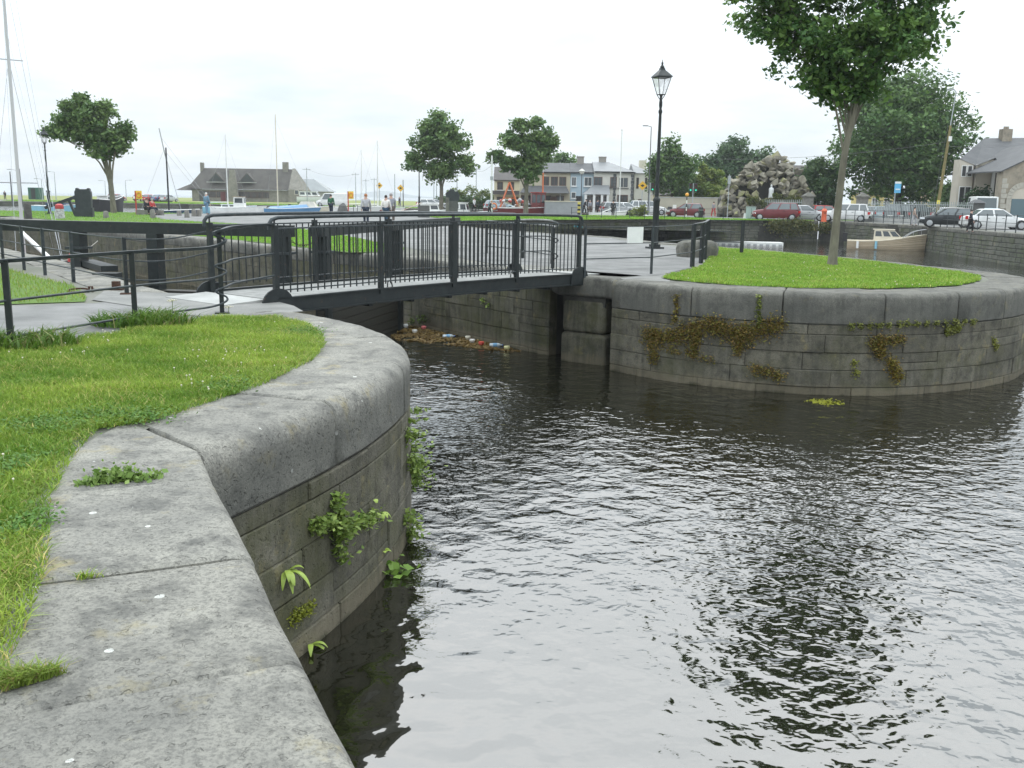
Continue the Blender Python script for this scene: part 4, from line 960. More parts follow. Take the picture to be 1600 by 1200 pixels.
SKIN = mat('skin', (.48, .31, .24), rough=.6)
def person(label, loc, rz, h=1.72, top=None, bottom=None, hair=None, pose='stand', shoe=None, bag=None, ph=0, cap=None):
    """faces -y at rz=0"""
    t = thing('person', label, 'person', loc, rz); t.scale = (h, h, h)
    a = .04 if pose == 'stand' else .10
    if pose == 'sit':
        zp = .30
        pel = (0, 0, zp); sp = (0, .0, zp+.13); chs = (0, -.01, zp+.24); nk = (0, -.02, zp+.325); hd = (0, -.03, zp+.39); tp = (0, -.03, zp+.44)
        legs = [[(s*.055, 0, zp), (s*.07, -.24, zp+.02), (s*.075, -.27, zp-.22), (s*.08, -.34, zp-.245)] for s in (-1, 1)]
        arms = [[(s*.105, 0, zp+.285), (s*.13, -.04, zp+.13), (s*.07, -.17, zp+.09), (s*.05, -.21, zp+.08)] for s in (-1, 1)]
    else:
        b = .05 if pose == 'bend' else 0
        pel = (0, 0, .525); sp = (0, -b*.6, .64); chs = (0, -b*1.6, .75); nk = (0, -b*2.2, .845); hd = (0, -b*2.6-.01, .915); tp = (0, -b*2.6-.012, .962)
        legs = [[(s*.052, 0, .51), (s*.058, -s*a*.9-.012, .275), (s*.06, s*-a*1.0+.02*a, .045), (s*.07, s*-a-.075, .02)] for s in (-1, 1)]
        arms = [[(s*.108, -b*1.9, .80), (s*.135, s*a*.5-b, .63), (s*.135, s*a*.9-.05-b*1.5, .485), (s*.133, s*a-.065-b*1.6, .43)] for s in (-1, 1)]
    def skin(name, chains, mtl, par, lvl=1):
        vs, es, rs_, ix = [], [], [], {}
        for chn in chains:
            pr = None
            for p, r_ in chn:
                key = tuple(round(c, 4) for c in p)
                if key not in ix: ix[key] = len(vs); vs.append(p); rs_.append(r_)
                k = ix[key]
                if pr is not None and pr != k: es.append((pr, k))
                pr = k
        me = bpy.data.meshes.new(name); me.from_pydata(vs, es, []); o = link(name, me, par, mtl)
        o.modifiers.new('skin', 'SKIN').use_smooth_shade = True
        lay = me.skin_vertices[0].data
        for i, r_ in enumerate(rs_):
            lay[i].radius = r_ if isinstance(r_, tuple) else (r_, r_)
            lay[i].use_root = i == 0
        sb_ = o.modifiers.new('sub', 'SUBSURF'); sb_.levels = sb_.render_levels = lvl
        return o
    core_ = [(pel, .075), (sp, .068), (chs, .08), (nk, .032), (hd, .052), (tp, .036)]
    skin('body', [core_]+[[(pel, .075), (l[0], .055), (l[1], .038), (l[2], .024), (l[3], .02)] for l in legs]+[[(chs, .08), (a_[0], .036), (a_[1], .026), (a_[2], .018), (a_[3], .017)] for a_ in arms], SKIN, t)
    skin('jacket', [[(pel, .092), (sp, .084), (chs, .095)]]+[[(chs, .095), (a_[0], .047), (a_[1], .036), (a_[2], .027)] for a_ in arms], top, t)
    skin('trousers', [[(pel, .086), (l[0], .066), (l[1], .048), (l[2], .036)] for l in legs], bottom, t)
    for l in legs:
        MB().ball((l[3][0], l[3][1]+.015, l[3][2]+.0), (.03, .066, .024), 8, 5).build('shoe', shoe or TRIM, t, smooth=60)
    for a_ in arms:
        e = Vector(a_[3]); d = (e-Vector(a_[2])).normalized(); sd = Vector((0, 1, 0)) if abs(d.y) < .8 else Vector((1, 0, 0)); mb = MB()
        for k in range(4):
            st = e+d*.012+sd*(k-1.5)*.0095; mb.tube([st, st+d*(.02+.004*(1.5-abs(k-1.5))), st+d*.038+Vector((0, -.006, 0))], [.005, .0048, .004], 5)
        mb.tube([e-d*.004+sd*.017, e+d*.012+sd*.026, e+d*.024+sd*.024], [.006, .0055, .0045], 5)
        mb.build('fingers', SKIN, t)
    H_ = Vector(hd)
    MB().ball((H_.x, H_.y+.012, H_.z+.022), (.053, .058, .052), 10, 6).build('hair', hair, t, smooth=60)
    f_ = MB().ball((H_.x, H_.y-.055, H_.z-.008), (.008, .012, .01), 6, 4)
    for s in (-1, 1): f_.ball((H_.x+s*.053, H_.y, H_.z-.005), (.006, .012, .016), 6, 4)
    f_.build('nose_and_ears', SKIN, t)
    e_ = MB()
    for s in (-1, 1): e_.ball((H_.x+s*.019, H_.y-.046, H_.z+.006), (.006, .005, .005), 6, 4)
    e_.build('eyes', TRIM, t); MB().box((H_.x, H_.y-.05, H_.z-.028), (.022, .006, .005)).build('mouth', mat('lips', (.35, .15, .13)), t)
    if bag: MB().box((.17, .02, .40), (.05, .16, .17)).tube([(.17, -.03, .48), (.165, .0, .56), (.17, .06, .48)], .007, 5).build('bag', bag, t)
    return t

def window(parent, c, w, h, ax, nrm_, frame, sill=None, bars=1, mtl=None, thick=.06):
    """window on a wall: frame, pane (child), sill; ax = unit vector along the wall"""
    c = Vector(c); ax = Vector(ax); n = Vector(nrm_); up = Vector((0, 0, 1)); mb = MB(); fw = min(.09, w*.12)
    for s in (-1, 1):
        mb.bar(c+ax*s*(w/2-fw/2)-up*h/2+n*.02, c+ax*s*(w/2-fw/2)+up*h/2+n*.02, thick, fw, up=ax)
        mb.bar(c-ax*(w/2-fw)+up*s*(h/2-fw/2)+n*.02, c+ax*(w/2-fw)+up*s*(h/2-fw/2)+n*.02, thick, fw)
    for k in range(bars):
        x = -w/2+w*(k+1)/(bars+1); mb.bar(c+ax*x-up*(h/2-fw)+n*.018, c+ax*x+up*(h/2-fw)+n*.018, thick*.7, fw*.6, up=ax)
    o = mb.build('window', frame, parent)
    q = [c+ax*sx_*(w/2-fw*.8)+up*sz*(h/2-fw*.8) for sx_, sz in ((-1, -1), (1, -1), (1, 1), (-1, 1))]
    MB().add([p+n*.02 for p in q]+[p-n*.02 for p in q], [(0, 1, 2, 3), (7, 6, 5, 4), (0, 4, 5, 1), (1, 5, 6, 2), (2, 6, 7, 3), (3, 7, 4, 0)]).build('pane', mtl or GLASS, o)
    if sill: MB().bar(c-ax*(w/2+.08)-up*(h/2+.05)+n*.07, c+ax*(w/2+.08)-up*(h/2+.05)+n*.07, .2, .09).build('sill', sill, o)
    return o
def pole(label, loc, h, r, mtl, cat='pole', name='pole', top=None):
    t = thing(name, label, cat, loc); MB().tube([(0, 0, 0), (0, 0, h)], [r, r*.65], 7).build('shaft', mtl, t, smooth=60); return t
SLATE = mat('grey_slate_roof', (.10, .102, .105), (.075, .077, .08), sc=.8, rough=.7, bump=.8, bsc=9, stretch=(1, 1, 3))
SLATE2 = mat('brown_slate_roof', (.095, .085, .078), (.07, .064, .06), sc=.8, rough=.8, bump=.8, bsc=9, stretch=(1, 1, 3))
# ================================================================== LEFT AND MIDDLE BACKGROUND
FAR = ((.085, .16, .055), (.18, .26, .085))
def at(px, d, z=0): return (X(px, d), d, z)
# trees round the boat basin
lt = tree('wind-bent broadleaf tree with forked grey trunk on the lawn at far left', at(176, 81),
     [(0, 0, -.1, .26), (-.05, 0, 1.5, .2), (-.1, 0, 2.8, .17)],
     [(-.3, 0, 5.2, 1.5, 1.5, .9), (-1.7, 0, 6.3, 2.0, 1.8, 1.1), (-3.6, .2, 6.7, 1.5, 1.4, .75), (-4.6, 0, 6.5, .9, .9, .45), (.3, .2, 6.3, 1.4, 1.5, 1.0), (-1.4, -.2, 7.7, 1.6, 1.6, 1.0), (-3.0, 0, 8.2, 1.0, 1, .8), (-.1, 0, 8.3, .9, .9, .8), (-2.2, 0, 8.9, .7, .7, .7), (-1.9, 0, 8.3, 1.0, 1, .7), (1.3, 0, 7.0, .6, .6, .6), (.9, 0, 6.0, .8, .9, .7), (-3.4, 0, 7.6, 1.0, 1, .7)],
     13000, .3, FAR, 31, bark=BARK, clumps=26, sig=.33, fork=1, core_=.5)
tree('round broadleaf tree in the middle, left one of the pair beside the boats', at(689, 108), [(0, 0, -.1, .3), (.05, 0, 1.6, .22), (.05, 0, 3.0, .19)],
     [(0, 0, 4.6, 2.3, 2.2, 1.1), (-2.6, 0, 5.6, 1.5, 1.5, 1.0), (2.4, 0, 5.4, 1.5, 1.5, 1.0), (-.8, 0, 7.3, 2.4, 2.3, 1.6), (1.0, .2, 7.4, 2.0, 2, 1.5), (-1.2, 0, 9.3, 1.3, 1.3, 1.1), (.6, 0, 9.2, 1.2, 1.2, .9), (-.3, 0, 10.3, .8, .8, .6)],
     14000, .36, FAR, 32, bark=BARK, clumps=26, sig=.33, fork=1, core_=.5)
tree('broadleaf tree in the middle, right one of the pair, beside the red fishing boat', at(822, 104), [(0, 0, -.1, .3), (0, 0, 1.6, .22), (.05, 0, 3.2, .19)],
     [(.1, 0, 4.6, 1.7, 1.8, 1.0), (-1.6, 0, 5.3, 1.5, 1.5, .8), (-3.2, 0, 6.0, 1.0, 1.1, .65), (.8, 0, 6.4, 2.0, 2.0, 1.4), (-1.0, 0, 7.6, 1.8, 1.8, 1.2), (1.6, 0, 7.9, 1.4, 1.4, 1.1), (-.6, 0, 9.2, 1.0, 1, .9), (.8, 0, 9.4, .8, .8, .8), (2.5, 0, 7.2, .8, .8, .6)],
     12500, .36, FAR, 33, bark=BARK, clumps=26, sig=.33, fork=1, core_=.5)
# dark stele and things on the left lawn
STELE = mat('dark_slate_stone', (.035, .042, .045), (.022, .027, .03), sc=3, rough=.5)
st = thing('stone_stele', 'tall dark slate stele with carved shoulders on the left lawn', 'monument', at(130, 67), .25)
MB().box((0, 0, .32), (1.15, .75, .64)).build('plinth', STELE, st)
o = MB().prism([(-.5, .64), (.5, .64), (.52, 1.68), (.42, 1.88), (-.42, 1.88), (-.52, 1.68)], -.3, .3, XZ).build('slab', STELE, st)
for s in (-1, 1): MB().tube([(s*.36, -.28, 1.86), (s*.36, .28, 1.86)], .1, 8).build('scroll', STELE, st)
sc_ = thing('slanted_sculpture', 'slanting dark metal sculpture beside the stele on the left lawn', 'sculpture', at(104, 69))
MB().bar((-1.6, 0, .55), (.6, .1, 1.35), .22, .2).build('boom', STELE, sc_); MB().bar((.1, 0, 1.2), (.55, 0, 0), .16, .16).build('leg', STELE, sc_); MB().bar((.5, .1, 1.3), (.9, .1, 1.25), .35, .3).build('head', STELE, sc_)
wp = thing('mooring_post', 'thick dark weathered wooden mooring post at the left edge', 'mooring post', at(41, 60.5))
MB().lathe([(.24, 0), (.22, .85), (.19, .92), (.17, .93)], 9).build('post', mat('weathered_wood', (.09, .085, .075), (.05, .05, .045), sc=5, rough=.9), wp, smooth=40)
rb = thing('painted_bollard', 'whitewashed stone bollard with a red cap on the left lawn', 'bollard', at(91, 61.5))
MB().lathe([(.3, 0), (.27, .5), (.24, .62)], 10).build('body', mat('flaking_whitewash', (.55, .55, .53), (.22, .22, .21), sc=9, rough=.9), rb, smooth=40); MB().lathe([(.25, .62), (.27, .68), (.25, .86), (.1, .94)], 10).build('cap', mat('faded_red_paint', (.42, .06, .06), rough=.6), rb, smooth=40)
GREYST = mat('grey_rough_stone', (.22, .21, .19), (.14, .135, .12), sc=3, rough=.95, bump=.6, bsc=8)
for i, (px, py, hh, lb) in enumerate(((166, 341, .48, 'small upright stone bollard beside the dark stele'), (239, 341, .62, 'stone bollard at the corner of the plaza below the seated couple'), (280, 337, .42, 'squat stone bollard, first in the row left of the man in blue'), (292, 340, .56, 'stone bollard, second in the row left of the man in blue'), (303, 338, .55, 'stone bollard, third in the row left of the man in blue'), (311, 338, .52, 'stone bollard, fourth in the row and nearest the man in blue'))):
    p = G(px, py); t = thing('stone_bollard', lb, 'bollard', (p.x, p.y, 0), i, 'stone bollards on the plaza'); MB().lathe([(.19, 0), (.17, hh*.8), (.13, hh*.97), (.05, hh)], 7).build('stone', GREYST, t, smooth=35)
def lifebuoy(px, d, label, h=2.0):
    t = thing('lifebuoy_stand', label, 'lifebuoy stand', at(px, d), .2)
    MB().box((-.12, 0, h/2), (.1, .1, h)).build('post', mat('red_post', (.4, .05, .04)), t)
    MB().box((.14, 0, h-.32), (.44, .1, .66)).build('housing', mat('yellow_housing', (.72, .55, .05), rough=.5), t)
    MB().tube([(.14+.16*math.cos(i*.524), -.09, h-.32+.2*math.sin(i*.524)) for i in range(13)], .04, 6, cap=False).build('ring', mat('lifebuoy_orange', (.7, .2, .05), rough=.5), t)
lifebuoy(214, 78, 'yellow lifebuoy stand on a red post beside the left tree', 1.85)
lifebuoy(546, 86, 'yellow lifebuoy stand on a red post beside the white van', 2.1)
# people
C = lambda n, c: mat('cloth_'+n, c, tuple(x*.8 for x in c), sc=12, rough=.9)
HD, HG, HW, HR = mat('hair_dark', (.03, .022, .018)), mat('hair_grey', (.3, .29, .28)), mat('hair_white', (.65, .63, .6)), mat('hair_ginger', (.36, .15, .06))
bn = thing('stone_bench', 'low stone wall bench under the seated couple', 'bench', at(233, 76)); MB().box((0, 0, .2), (2.0, .5, .4)).build('seat', GREYST, bn)
px0 = X(229, 76); px1 = X(238, 76)
person('seated person in a dark coat on the low stone wall at left', (px0-.05, 76, .0), .9, 1.72, C('charcoal', (.03, .033, .04)), C('black', (.02, .02, .022)), HD, 'sit')
person('seated person in a red jacket on the low stone wall at left', (px1-.05, 75.9, .0), 1.1, 1.70, C('red', (.45, .06, .06)), C('navy', (.025, .035, .055)), HG, 'sit')
person('white-haired man in blue jacket and jeans standing by the white motor boat', at(322, 82), 2.6, 1.84, C('steel_blue', (.16, .27, .36)), C('jeans', (.14, .25, .36)), HW)
person('person in a dark green jacket standing in front of the white van', at(517, 84), 2.9, 1.84, C('green', (.03, .12, .06)), C('navy', (.025, .035, .055)), HD)
person('ginger-haired person in a pale grey coat walking away on the plaza', at(571.5, 58), 3.2, 1.86, C('pale_grey', (.42, .42, .44)), C('navy', (.025, .035, .055)), HR, 'walk')
person('woman with dark ponytail in a cream top walking on the plaza', at(603, 59), 2.9, 1.80, C('cream', (.74, .70, .66)), C('denim_dark', (.03, .06, .10)), HD, 'walk', bag=C('maroon', (.2, .03, .04)))
person('tall man in a grey shirt walking beside the woman in cream', at(611, 60), 3.4, 1.93, C('mid_grey', (.27, .28, .31)), C('brown', (.12, .1, .085)), HG, 'walk', bag=C('white', (.7, .7, .7)))
person('person in black crouching over ropes by the white post in the middle', at(765, 92), 1.5, 1.5, C('charcoal', (.03, .033, .04)), C('black', (.02, .02, .022)), HR, 'bend')
person('dark figure walking on the far field beyond the plaza', at(624, 190), 1.0, 1.8, C('charcoal', (.03, .033, .04)), C('black', (.02, .02, .022)), HD)
person('distant dark walker on the grass at the far left edge', at(7, 200), 1.0, 1.8, C('charcoal', (.03, .033, .04)), C('black', (.02, .02, .022)), HD)
person('person in white jacket walking behind the fence near the hedge', at(741, 118), 1.0, 1.75, C('white', (.7, .7, .7)), C('black', (.02, .02, .022)), HD, 'walk')
person('man in black bending forward beside the striped post of the barge', at(913, 116), 1.6, 1.8, C('charcoal', (.03, .033, .04)), C('black', (.02, .02, .022)), HD, 'bend')
person('person in grey beside the man in black near the porch', at(922, 118), .4, 1.7, C('mid_grey', (.27, .28, .31)), C('brown', (.12, .1, .085)), HG)
person('person in dark blue standing right of the pair near the porch', at(934, 117), 2, 1.8, C('dusk_blue', (.06, .08, .12)), C('black', (.02, .02, .022)), HD)
person('dark dressed man standing on the far bank beside the small white boat', at(958.5, 104), 2.9, 1.72, C('charcoal', (.03, .033, .04)), C('black', (.02, .02, .022)), HD)

# ---- boats
BLUE = paint('boat_blue', (.10, .24, .42)); LBLUE = paint('boat_light_blue', (.25, .5, .62)); REDP = paint('boat_red', (.42, .035, .03)); MAROON = paint('boat_maroon', (.16, .025, .025)); CREAM = paint('boat_cream', (.66, .60, .47)); NAVYP = paint('boat_navy', (.03, .06, .11)); TAN = paint('boat_tan', (.42, .31, .2))
BWHITE = paint('boat_white', (.74, .74, .71)); ORANGE = paint('rig_orange', (.62, .16, .05)); STEELG = paint('barge_grey', (.36, .37, .38)); WOODY = paint('varnished_wood', (.2, .09, .04)); TARP = mat('canvas_cover', (.55, .53, .47), (.45, .43, .38), sc=2, rough=.9)
def Zg(px, py, d): return Zat(px, py, d)
def bw_(px, d): return (X(px, d), d, WZ2)
t, _ = boat('white motor boat with small white wheelhouse beside the man in blue', bw_(367, 118), .05, 5.7, 2.0, .8, paint('boat_bright_white', (.82, .82, .8)), BWHITE)
cabin(t, -.1, 1.2, 1.3, .95, 2.15, BWHITE, GLASS, 1, .1, TAN); MB().tube([(.3, .3, 2.15), (.3, .3, 3.0)], .02, 5).build('aerial', CHROME, t)
t, _ = boat('dark blue boat with gaff rigged black mast behind the stone bollards', bw_(258, 100), .3, 5.0, 1.9, .65, NAVYP, WOODY)
MB().tube([(.3, 0, .6), (.3, 0, 7.0)], [.09, .07], 8).build('mast', mat('black_mast', (.02, .02, .025)), t); MB().tube([(.32, 0, 5.5), (-.25, 0, 8.9)], .055, 6).build('gaff', CHROME, t)
for e in ((4.6, 0, .9), (-2.4, .0, .7), (1.5, .8, .7), (1.5, -.8, .7)): MB().tube([(.1, 0, 6.8), e], .014, 3).build('stay', CHROME, t)
MB().tube([(-.1, 0, 8.0), (4.9, 0, .9)], .014, 3).build('stay', CHROME, t)
t, _ = boat('blue boat under a cover with tall pale mast in front of the hall', bw_(452, 112), -.06, 5.6, 1.9, .85, BLUE, LBLUE)
MB().add([(-2.4, -.8, .85), (2.2, -.6, 1.0), (2.2, .6, 1.0), (-2.4, .8, .85), (-2.3, 0, 1.15), (2.0, 0, 1.45)], [(0, 1, 5, 4), (2, 3, 4, 5), (1, 2, 5), (3, 0, 4), (3, 2, 1, 0)]).build('tarpaulin', BLUE, t)
mast(t, -1.35, .8, 10.6, .075, CREAM, ((-2.7, 0, 1), (2.9, 0, .95)))
t, _ = boat('cream motor boat with a pale canvas hood beside the blue covered boat', bw_(490, 116), .03, 6.0, 2.1, 1.0, CREAM, BWHITE)
MB().add([(-1.9, -.95, 1.0), (.4, -.9, 1.05), (.4, .9, 1.05), (-1.9, .95, 1.0), (-1.4, -.6, 1.75), (.0, -.6, 1.75), (.0, .6, 1.75), (-1.4, .6, 1.75)], [(0, 1, 5, 4), (1, 2, 6, 5), (2, 3, 7, 6), (3, 0, 4, 7), (4, 5, 6, 7)]).build('canvas_hood', TARP, t, smooth=40)
MB().box((-2.85, 0, 1.05), (.3, .4, .7)).build('outboard_motor', TRIM, t)
for px, d, hgt, lb, r_ in ((353, 122, 9.0, 'white sailing boat with slim mast in front of the hall roof', .07), (563, 128, 7.7, 'white sailing boat with the shorter mast behind the grey-coated walker', .06), (588, 126, 8.8, 'white sailing boat with the taller mast left of the walking pair', .075)):
    t, _ = boat(lb, bw_(px, d), .2, 5.6, 1.9, .8, BWHITE if px > 560 else LBLUE, BWHITE); mast(t, .2, .7, hgt, r_, BWHITE, ((2.9, 0, .95), (-2.6, 0, 1), (0, .8, .8), (0, -.8, .8)), boom=-2.2); cabin(t, -.6, 1.4, 1.2, .75, 1.2, BWHITE, GLASS, 2)
t, _ = boat('red dinghy with pale oar just right of the walking pair', bw_(640, 98), .1, 3.6, 1.5, .95, REDP, REDP); MB().tube([(-1, .2, 1.0), (1.2, -.2, 1.9)], .03, 5).build('oar', CREAM, t)
t, _ = boat('white cabin boat in front of the left middle tree', bw_(677, 97), .1, 3.8, 1.6, 1.0, BWHITE, BWHITE); cabin(t, -1.3, .7, 1.3, .95, 1.75, BWHITE, GLASS, 2)
t, _ = boat('small blue and white cabin boat right of the dark carved stone', bw_(727, 99), -.2, 3.9, 1.6, .85, NAVYP, BWHITE); cabin(t, -1.2, .4, 1.3, .8, 1.95, BWHITE, GLASS, 2)
t, _ = boat('low white launch moored in front of the white van', bw_(560, 112), 0, 6.5, 2.0, 1.05, BWHITE, BWHITE)
t, _ = boat('light blue boat with white locker behind the left lamp post', bw_(86, 98), .05, 4.9, 1.8, .95, LBLUE, LBLUE); MB().box((.2, 0, 1.15), (2.0, 1.0, .35)).build('locker', NAVYP, t); MB().box((1.5, 0, 1.0), (.7, .9, .3)).build('white_bundle', BWHITE, t)
t, _ = boat('black hulled boat stern on beside the left tree trunk', bw_(166, 96), 1.4, 4.6, 1.8, 1.6, TRIM, WOODY); cabin(t, -.8, .8, 1.2, 1.5, 2.1, BWHITE, GLASS, 1)
# fishing boat with A-frame
t, _ = boat('red fishing boat with orange gantry and heaped nets in the middle', bw_(816, 113), .04, 9.0, 2.8, 1.25, MAROON, WOODY, BWHITE, cat='fishing boat')
A_ = MB()
for s in (-1, 1): A_.bar((-2.6, s*.9, 1.3), (-1.5, s*.12, 4.3), .13, .13); A_.bar((-.4, s*.9, 1.3), (-1.5, s*.12, 4.3), .13, .13)
A_.bar((-2.2, -.6, 2.5), (-.75, -.6, 2.5), .1, .1).bar((-2.2, .6, 2.5), (-.75, .6, 2.5), .1, .1); A_.build('gantry', ORANGE, t)
c_ = cabin(t, 1.0, 2.7, 2.0, 1.2, 3.15, MAROON, GLASS, 3, .05, REDP)
MB().tube([(2.35, -.2, 1.2), (2.35, -.2, 5.4)], .08, 7).build('mast', ORANGE, t); MB().bar((2.0, -.2, 5.15), (2.7, -.2, 5.15), .05, .05).tube([(2.35, -.2, 5.3), (2.35, -.2, 5.9)], .03, 4).build('mast_light', BWHITE, t)
rr = random.Random(5)
for i in range(26): MB().ball((rr.uniform(-2.6, .8), rr.uniform(-.9, .3), 1.4+rr.uniform(0, .9)), (rr.uniform(.15, .34), .25, rr.uniform(.12, .26)), 8, 5).build('net_bundle', [BWHITE, STEELG, paint('net_green', (.14, .22, .18)), WOODY, paint('net_red', (.5, .1, .08)), BWHITE][i % 6], t, smooth=60)
MB().tube([(-3.3+.32*math.cos(i*.524), -1.35, 1.55+.32*math.sin(i*.524)) for i in range(13)], .09, 7, cap=False).build('lifebuoy', mat('lifebuoy_orange', (.7, .2, .05)), t, smooth=60)
MB().bar((-4.0, -1.2, 1.35), (-.3, -1.3, 1.5), .05, .08).bar((-3.6, -1.2, 1.1), (.8, -1.3, 1.25), .05, .05).build('rail', BWHITE, t)
bg_ = thing('work_barge', 'long pale grey barge hold with cream rim beside the red wheelhouse', 'barge', (X(879, 111), 111, WZ2))
MB().prism([(-2.1, 0), (2.2, 0), (2.0, 2.15), (-2.0, 2.2)], -1.2, 1.2, XZ).build('hull', STEELG, bg_); MB().box((0, 0, 2.22), (4.1, 2.5, .1)).build('rim', CREAM, bg_)
spt = thing('striped_post', 'short yellow and black striped post at the end of the barge', 'post', at(905, 107.6))
for i in range(6): MB().box((0, 0, .15+i*.23), (.32, .2, .225)).build('stripe', mat('hazard_yellow', (.65, .55, .12)) if i % 2 else TRIM, spt)
t, _ = boat('small white boat on the far bank beside the dark dressed man', (X(947, 107.5), 107.5, -1.0), .1, 3.6, 1.5, 1.15, BWHITE, LBLUE); MB().tube([(-1.2, 0, 1.0), (.9, .2, 1.9)], .05, 6).build('rolled_sail', BWHITE, t)
# sailing boat moored in the lock at the left
t, _ = boat('dark red and black boat with white mast moored in the lock at left', (-15.6, 31.6, WZ), math.atan2(-.8, .6), 6.4, 2.1, 1.15, MAROON, WOODY, TRIM)
MB().tube([(-3.0, .15, 1.2), (-3.0, .15, 14.5)], [.062, .045], 9).build('mast', mat('mast_alloy', (.5, .5, .5), rough=.4), t, smooth=60)
MB().bar((-3.0, -.45, 3.9), (-3.0, .75, 3.9), .03, .03, up=(1, 0, 0)).bar((-3.0, -.3, 8.0), (-3.0, .6, 8.0), .03, .03, up=(1, 0, 0)).build('spreader', CHROME, t)
for e, f in (((-3.1, 1.2, 1.1), 8.0), ((-3.1, -1.0, 1.1), 8.0), ((3.3, .1, 1.4), 13.8), ((3.2, .1, 1.4), 9.0), ((-.8, .9, 1.2), 11.5), ((1.0, -.8, 1.2), 11.0)): MB().tube([(-3.0, .15, f), e], .008, 3).build('stay', CHROME, t)
MB().tube([(-2.9, .1, 2.2), (1.6, .1, 1.5)], .075, 8).build('boom', BWHITE, t, smooth=60)
for i in range(9): MB().ball((-2+i*.5, .2*math.sin(i*2.1), 1.28), (.3, .4, .14), 8, 5).build('rope_heap', [TRIM, MAROON, BWHITE][i % 3], t, smooth=60)
MB().ball((1.9, .75, 1.45), (.25, .25, .4), 8, 6).build('fender', REDP, t, smooth=60)
for p0_, p1_ in (((2.4, .6, 1.35), (5.6, .2, 1.95)), ((-2.2, .9, 1.2), (-1.2, 2.2, 1.95))): MB().tube(sm([p0_, ((p0_[0]+p1_[0])/2, (p0_[1]+p1_[1])/2, 1.35), p1_], 4), .015, 4).build('mooring_line', TARP, t)

# ---- stones and monuments of the middle
MONU = mat('monument_stone', (.12, .12, .115), (.075, .078, .075), sc=2, rough=.9, bump=.6, bsc=5)
t = thing('stone_cairn', 'rough conical stone mooring bollard in front of the cream boat', 'bollard', at(535, 82)); MB().lathe([(.5, 0), (.44, .5), (.3, .9), (.12, 1.05)], 8).build('stone', MONU, t, smooth=30)
t = thing('stone_block', 'squared dark stone block under the middle lamp post', 'stone', at(662, 83)); MB().box((0, 0, .5), (.95, .6, 1.0), rz=.2).build('stone', MONU, t)
t = thing('carved_stone', 'dark jagged carved stone on a plinth beside the left middle tree', 'monument', at(707, 86), .1)
MB().box((0, 0, .7), (.95, .5, 1.4)).build('plinth', MONU, t); MB().prism([(-.55, 1.4), (.55, 1.4), (.62, 1.9), (.45, 2.25), (.2, 2.2), (.12, 2.42), (-.2, 2.42), (-.35, 2.25), (-.6, 2.1)], -.2, .2, XZ).build('slab', STELE, t)
t = thing('stone_slab', 'thin pale grey slab standing beside the dark carved stone', 'monument', at(699, 85)); MB().box((0, 0, .85), (.28, .35, 1.7)).build('slab', COPING_ISL, t)

# ---- thin poles, masts and lamps on the left horizon
PGREY = mat('galvanised_pole', (.34, .36, .37), rough=.5); PDARK = mat('dark_pole', (.08, .085, .09))
def street_lamp(px, d, top, label, side=1, mtl=None, arm=.9):
    p = at(px, d); z = Zat(px, top, d); t = thing('street_lamp', label, 'street lamp', p)
    MB().tube([(0, 0, 0), (0, 0, z)], [.085, .05], 6).build('shaft', mtl or PGREY, t); MB().tube([(0, 0, z), (side*arm, 0, z+.12)], .035, 5).box((side*(arm+.2), 0, z+.1), (.6, .2, .1)).build('lamp_head', mtl or PGREY, t); return t
for px, d, top, lb, sd in ((28, 150, 266, 'thin street lamp on the skyline, second pole from the left edge', -1), (66, 190, 280, 'hook-headed street lamp on the skyline left of the lamp post', -1), (87, 190, 269, 'street lamp with flat head on the skyline right of the left lamp post', -1), (197, 210, 282, 'distant street lamp right of the left tree trunk', 1), (165, 215, 283, 'distant street lamp just behind the left tree trunk', -1)):
    street_lamp(px, d, top, lb, sd)
for px, d, top, lb in ((18, 120, 268, 'grey mooring pole close to the left edge behind the white mast'), (33, 110, 264, 'dark pole with a cap beside the left lamp post, leaning slightly'), (171, 100, 268, 'dark thin mast directly behind the left tree trunk'), (556, 190, 270, 'crossarmed telegraph pole left of the shorter sailing mast'), (572, 200, 280, 'small telegraph pole between the two sailing masts'), (585, 180, 278, 'telegraph pole just left of the taller sailing mast'), (617, 165, 272, 'leaning pole right of the walking pair'), (480, 175, 262, 'dark telegraph pole in front of the annex roof'), (714, 165, 272, 'telegraph pole right of the left middle tree'), (744, 175, 262, 'telegraph pole left of the white post'), (678, 170, 282, 'thin pale pole seen under the left middle tree, left one'), (682, 172, 284, 'thin pale pole seen under the left middle tree, right one'), (630, 160, 281, 'wooden post carrying the second yellow road sign')):
    t = pole(lb, at(px, d), Zat(px, top, d), .09, PGREY if d > 160 else PDARK)
    if 'telegraph' in lb: z = Zat(px, top, d); MB().bar((-.7, 0, z-.3), (.7, 0, z-.3), .08, .08).build('crossarm', PGREY, t)
YEL = mat('road_sign_yellow', (.72, .42, .04), rough=.5)
def diamond(px, d, py, label, r=.55, disc=True):
    p = at(px, d); z = Zat(px, py, d); t = thing('road_sign', label, 'road sign', p); MB().tube([(0, .05, 0), (0, .05, z+.3)], .05, 6).build('post', PGREY, t)
    q = [(r*math.cos(a), r*math.sin(a)) for a in (0, math.pi/2, math.pi, -math.pi/2)]
    MB().prism([(x, y+z) for x, y in q], -.02, .02, XZ).build('plate', YEL, t)
    MB().prism([(x*.45, y*.3+z) for x, y in q], .022, .03, XZ).build('symbol', TRIM, t)
diamond(593, 165, 290, 'yellow diamond road sign beside the taller sailing mast'); diamond(626, 150, 294, 'yellow diamond road sign right of the walking pair'); diamond(1003, 118, 290, 'yellow diamond road sign on the white house corner')
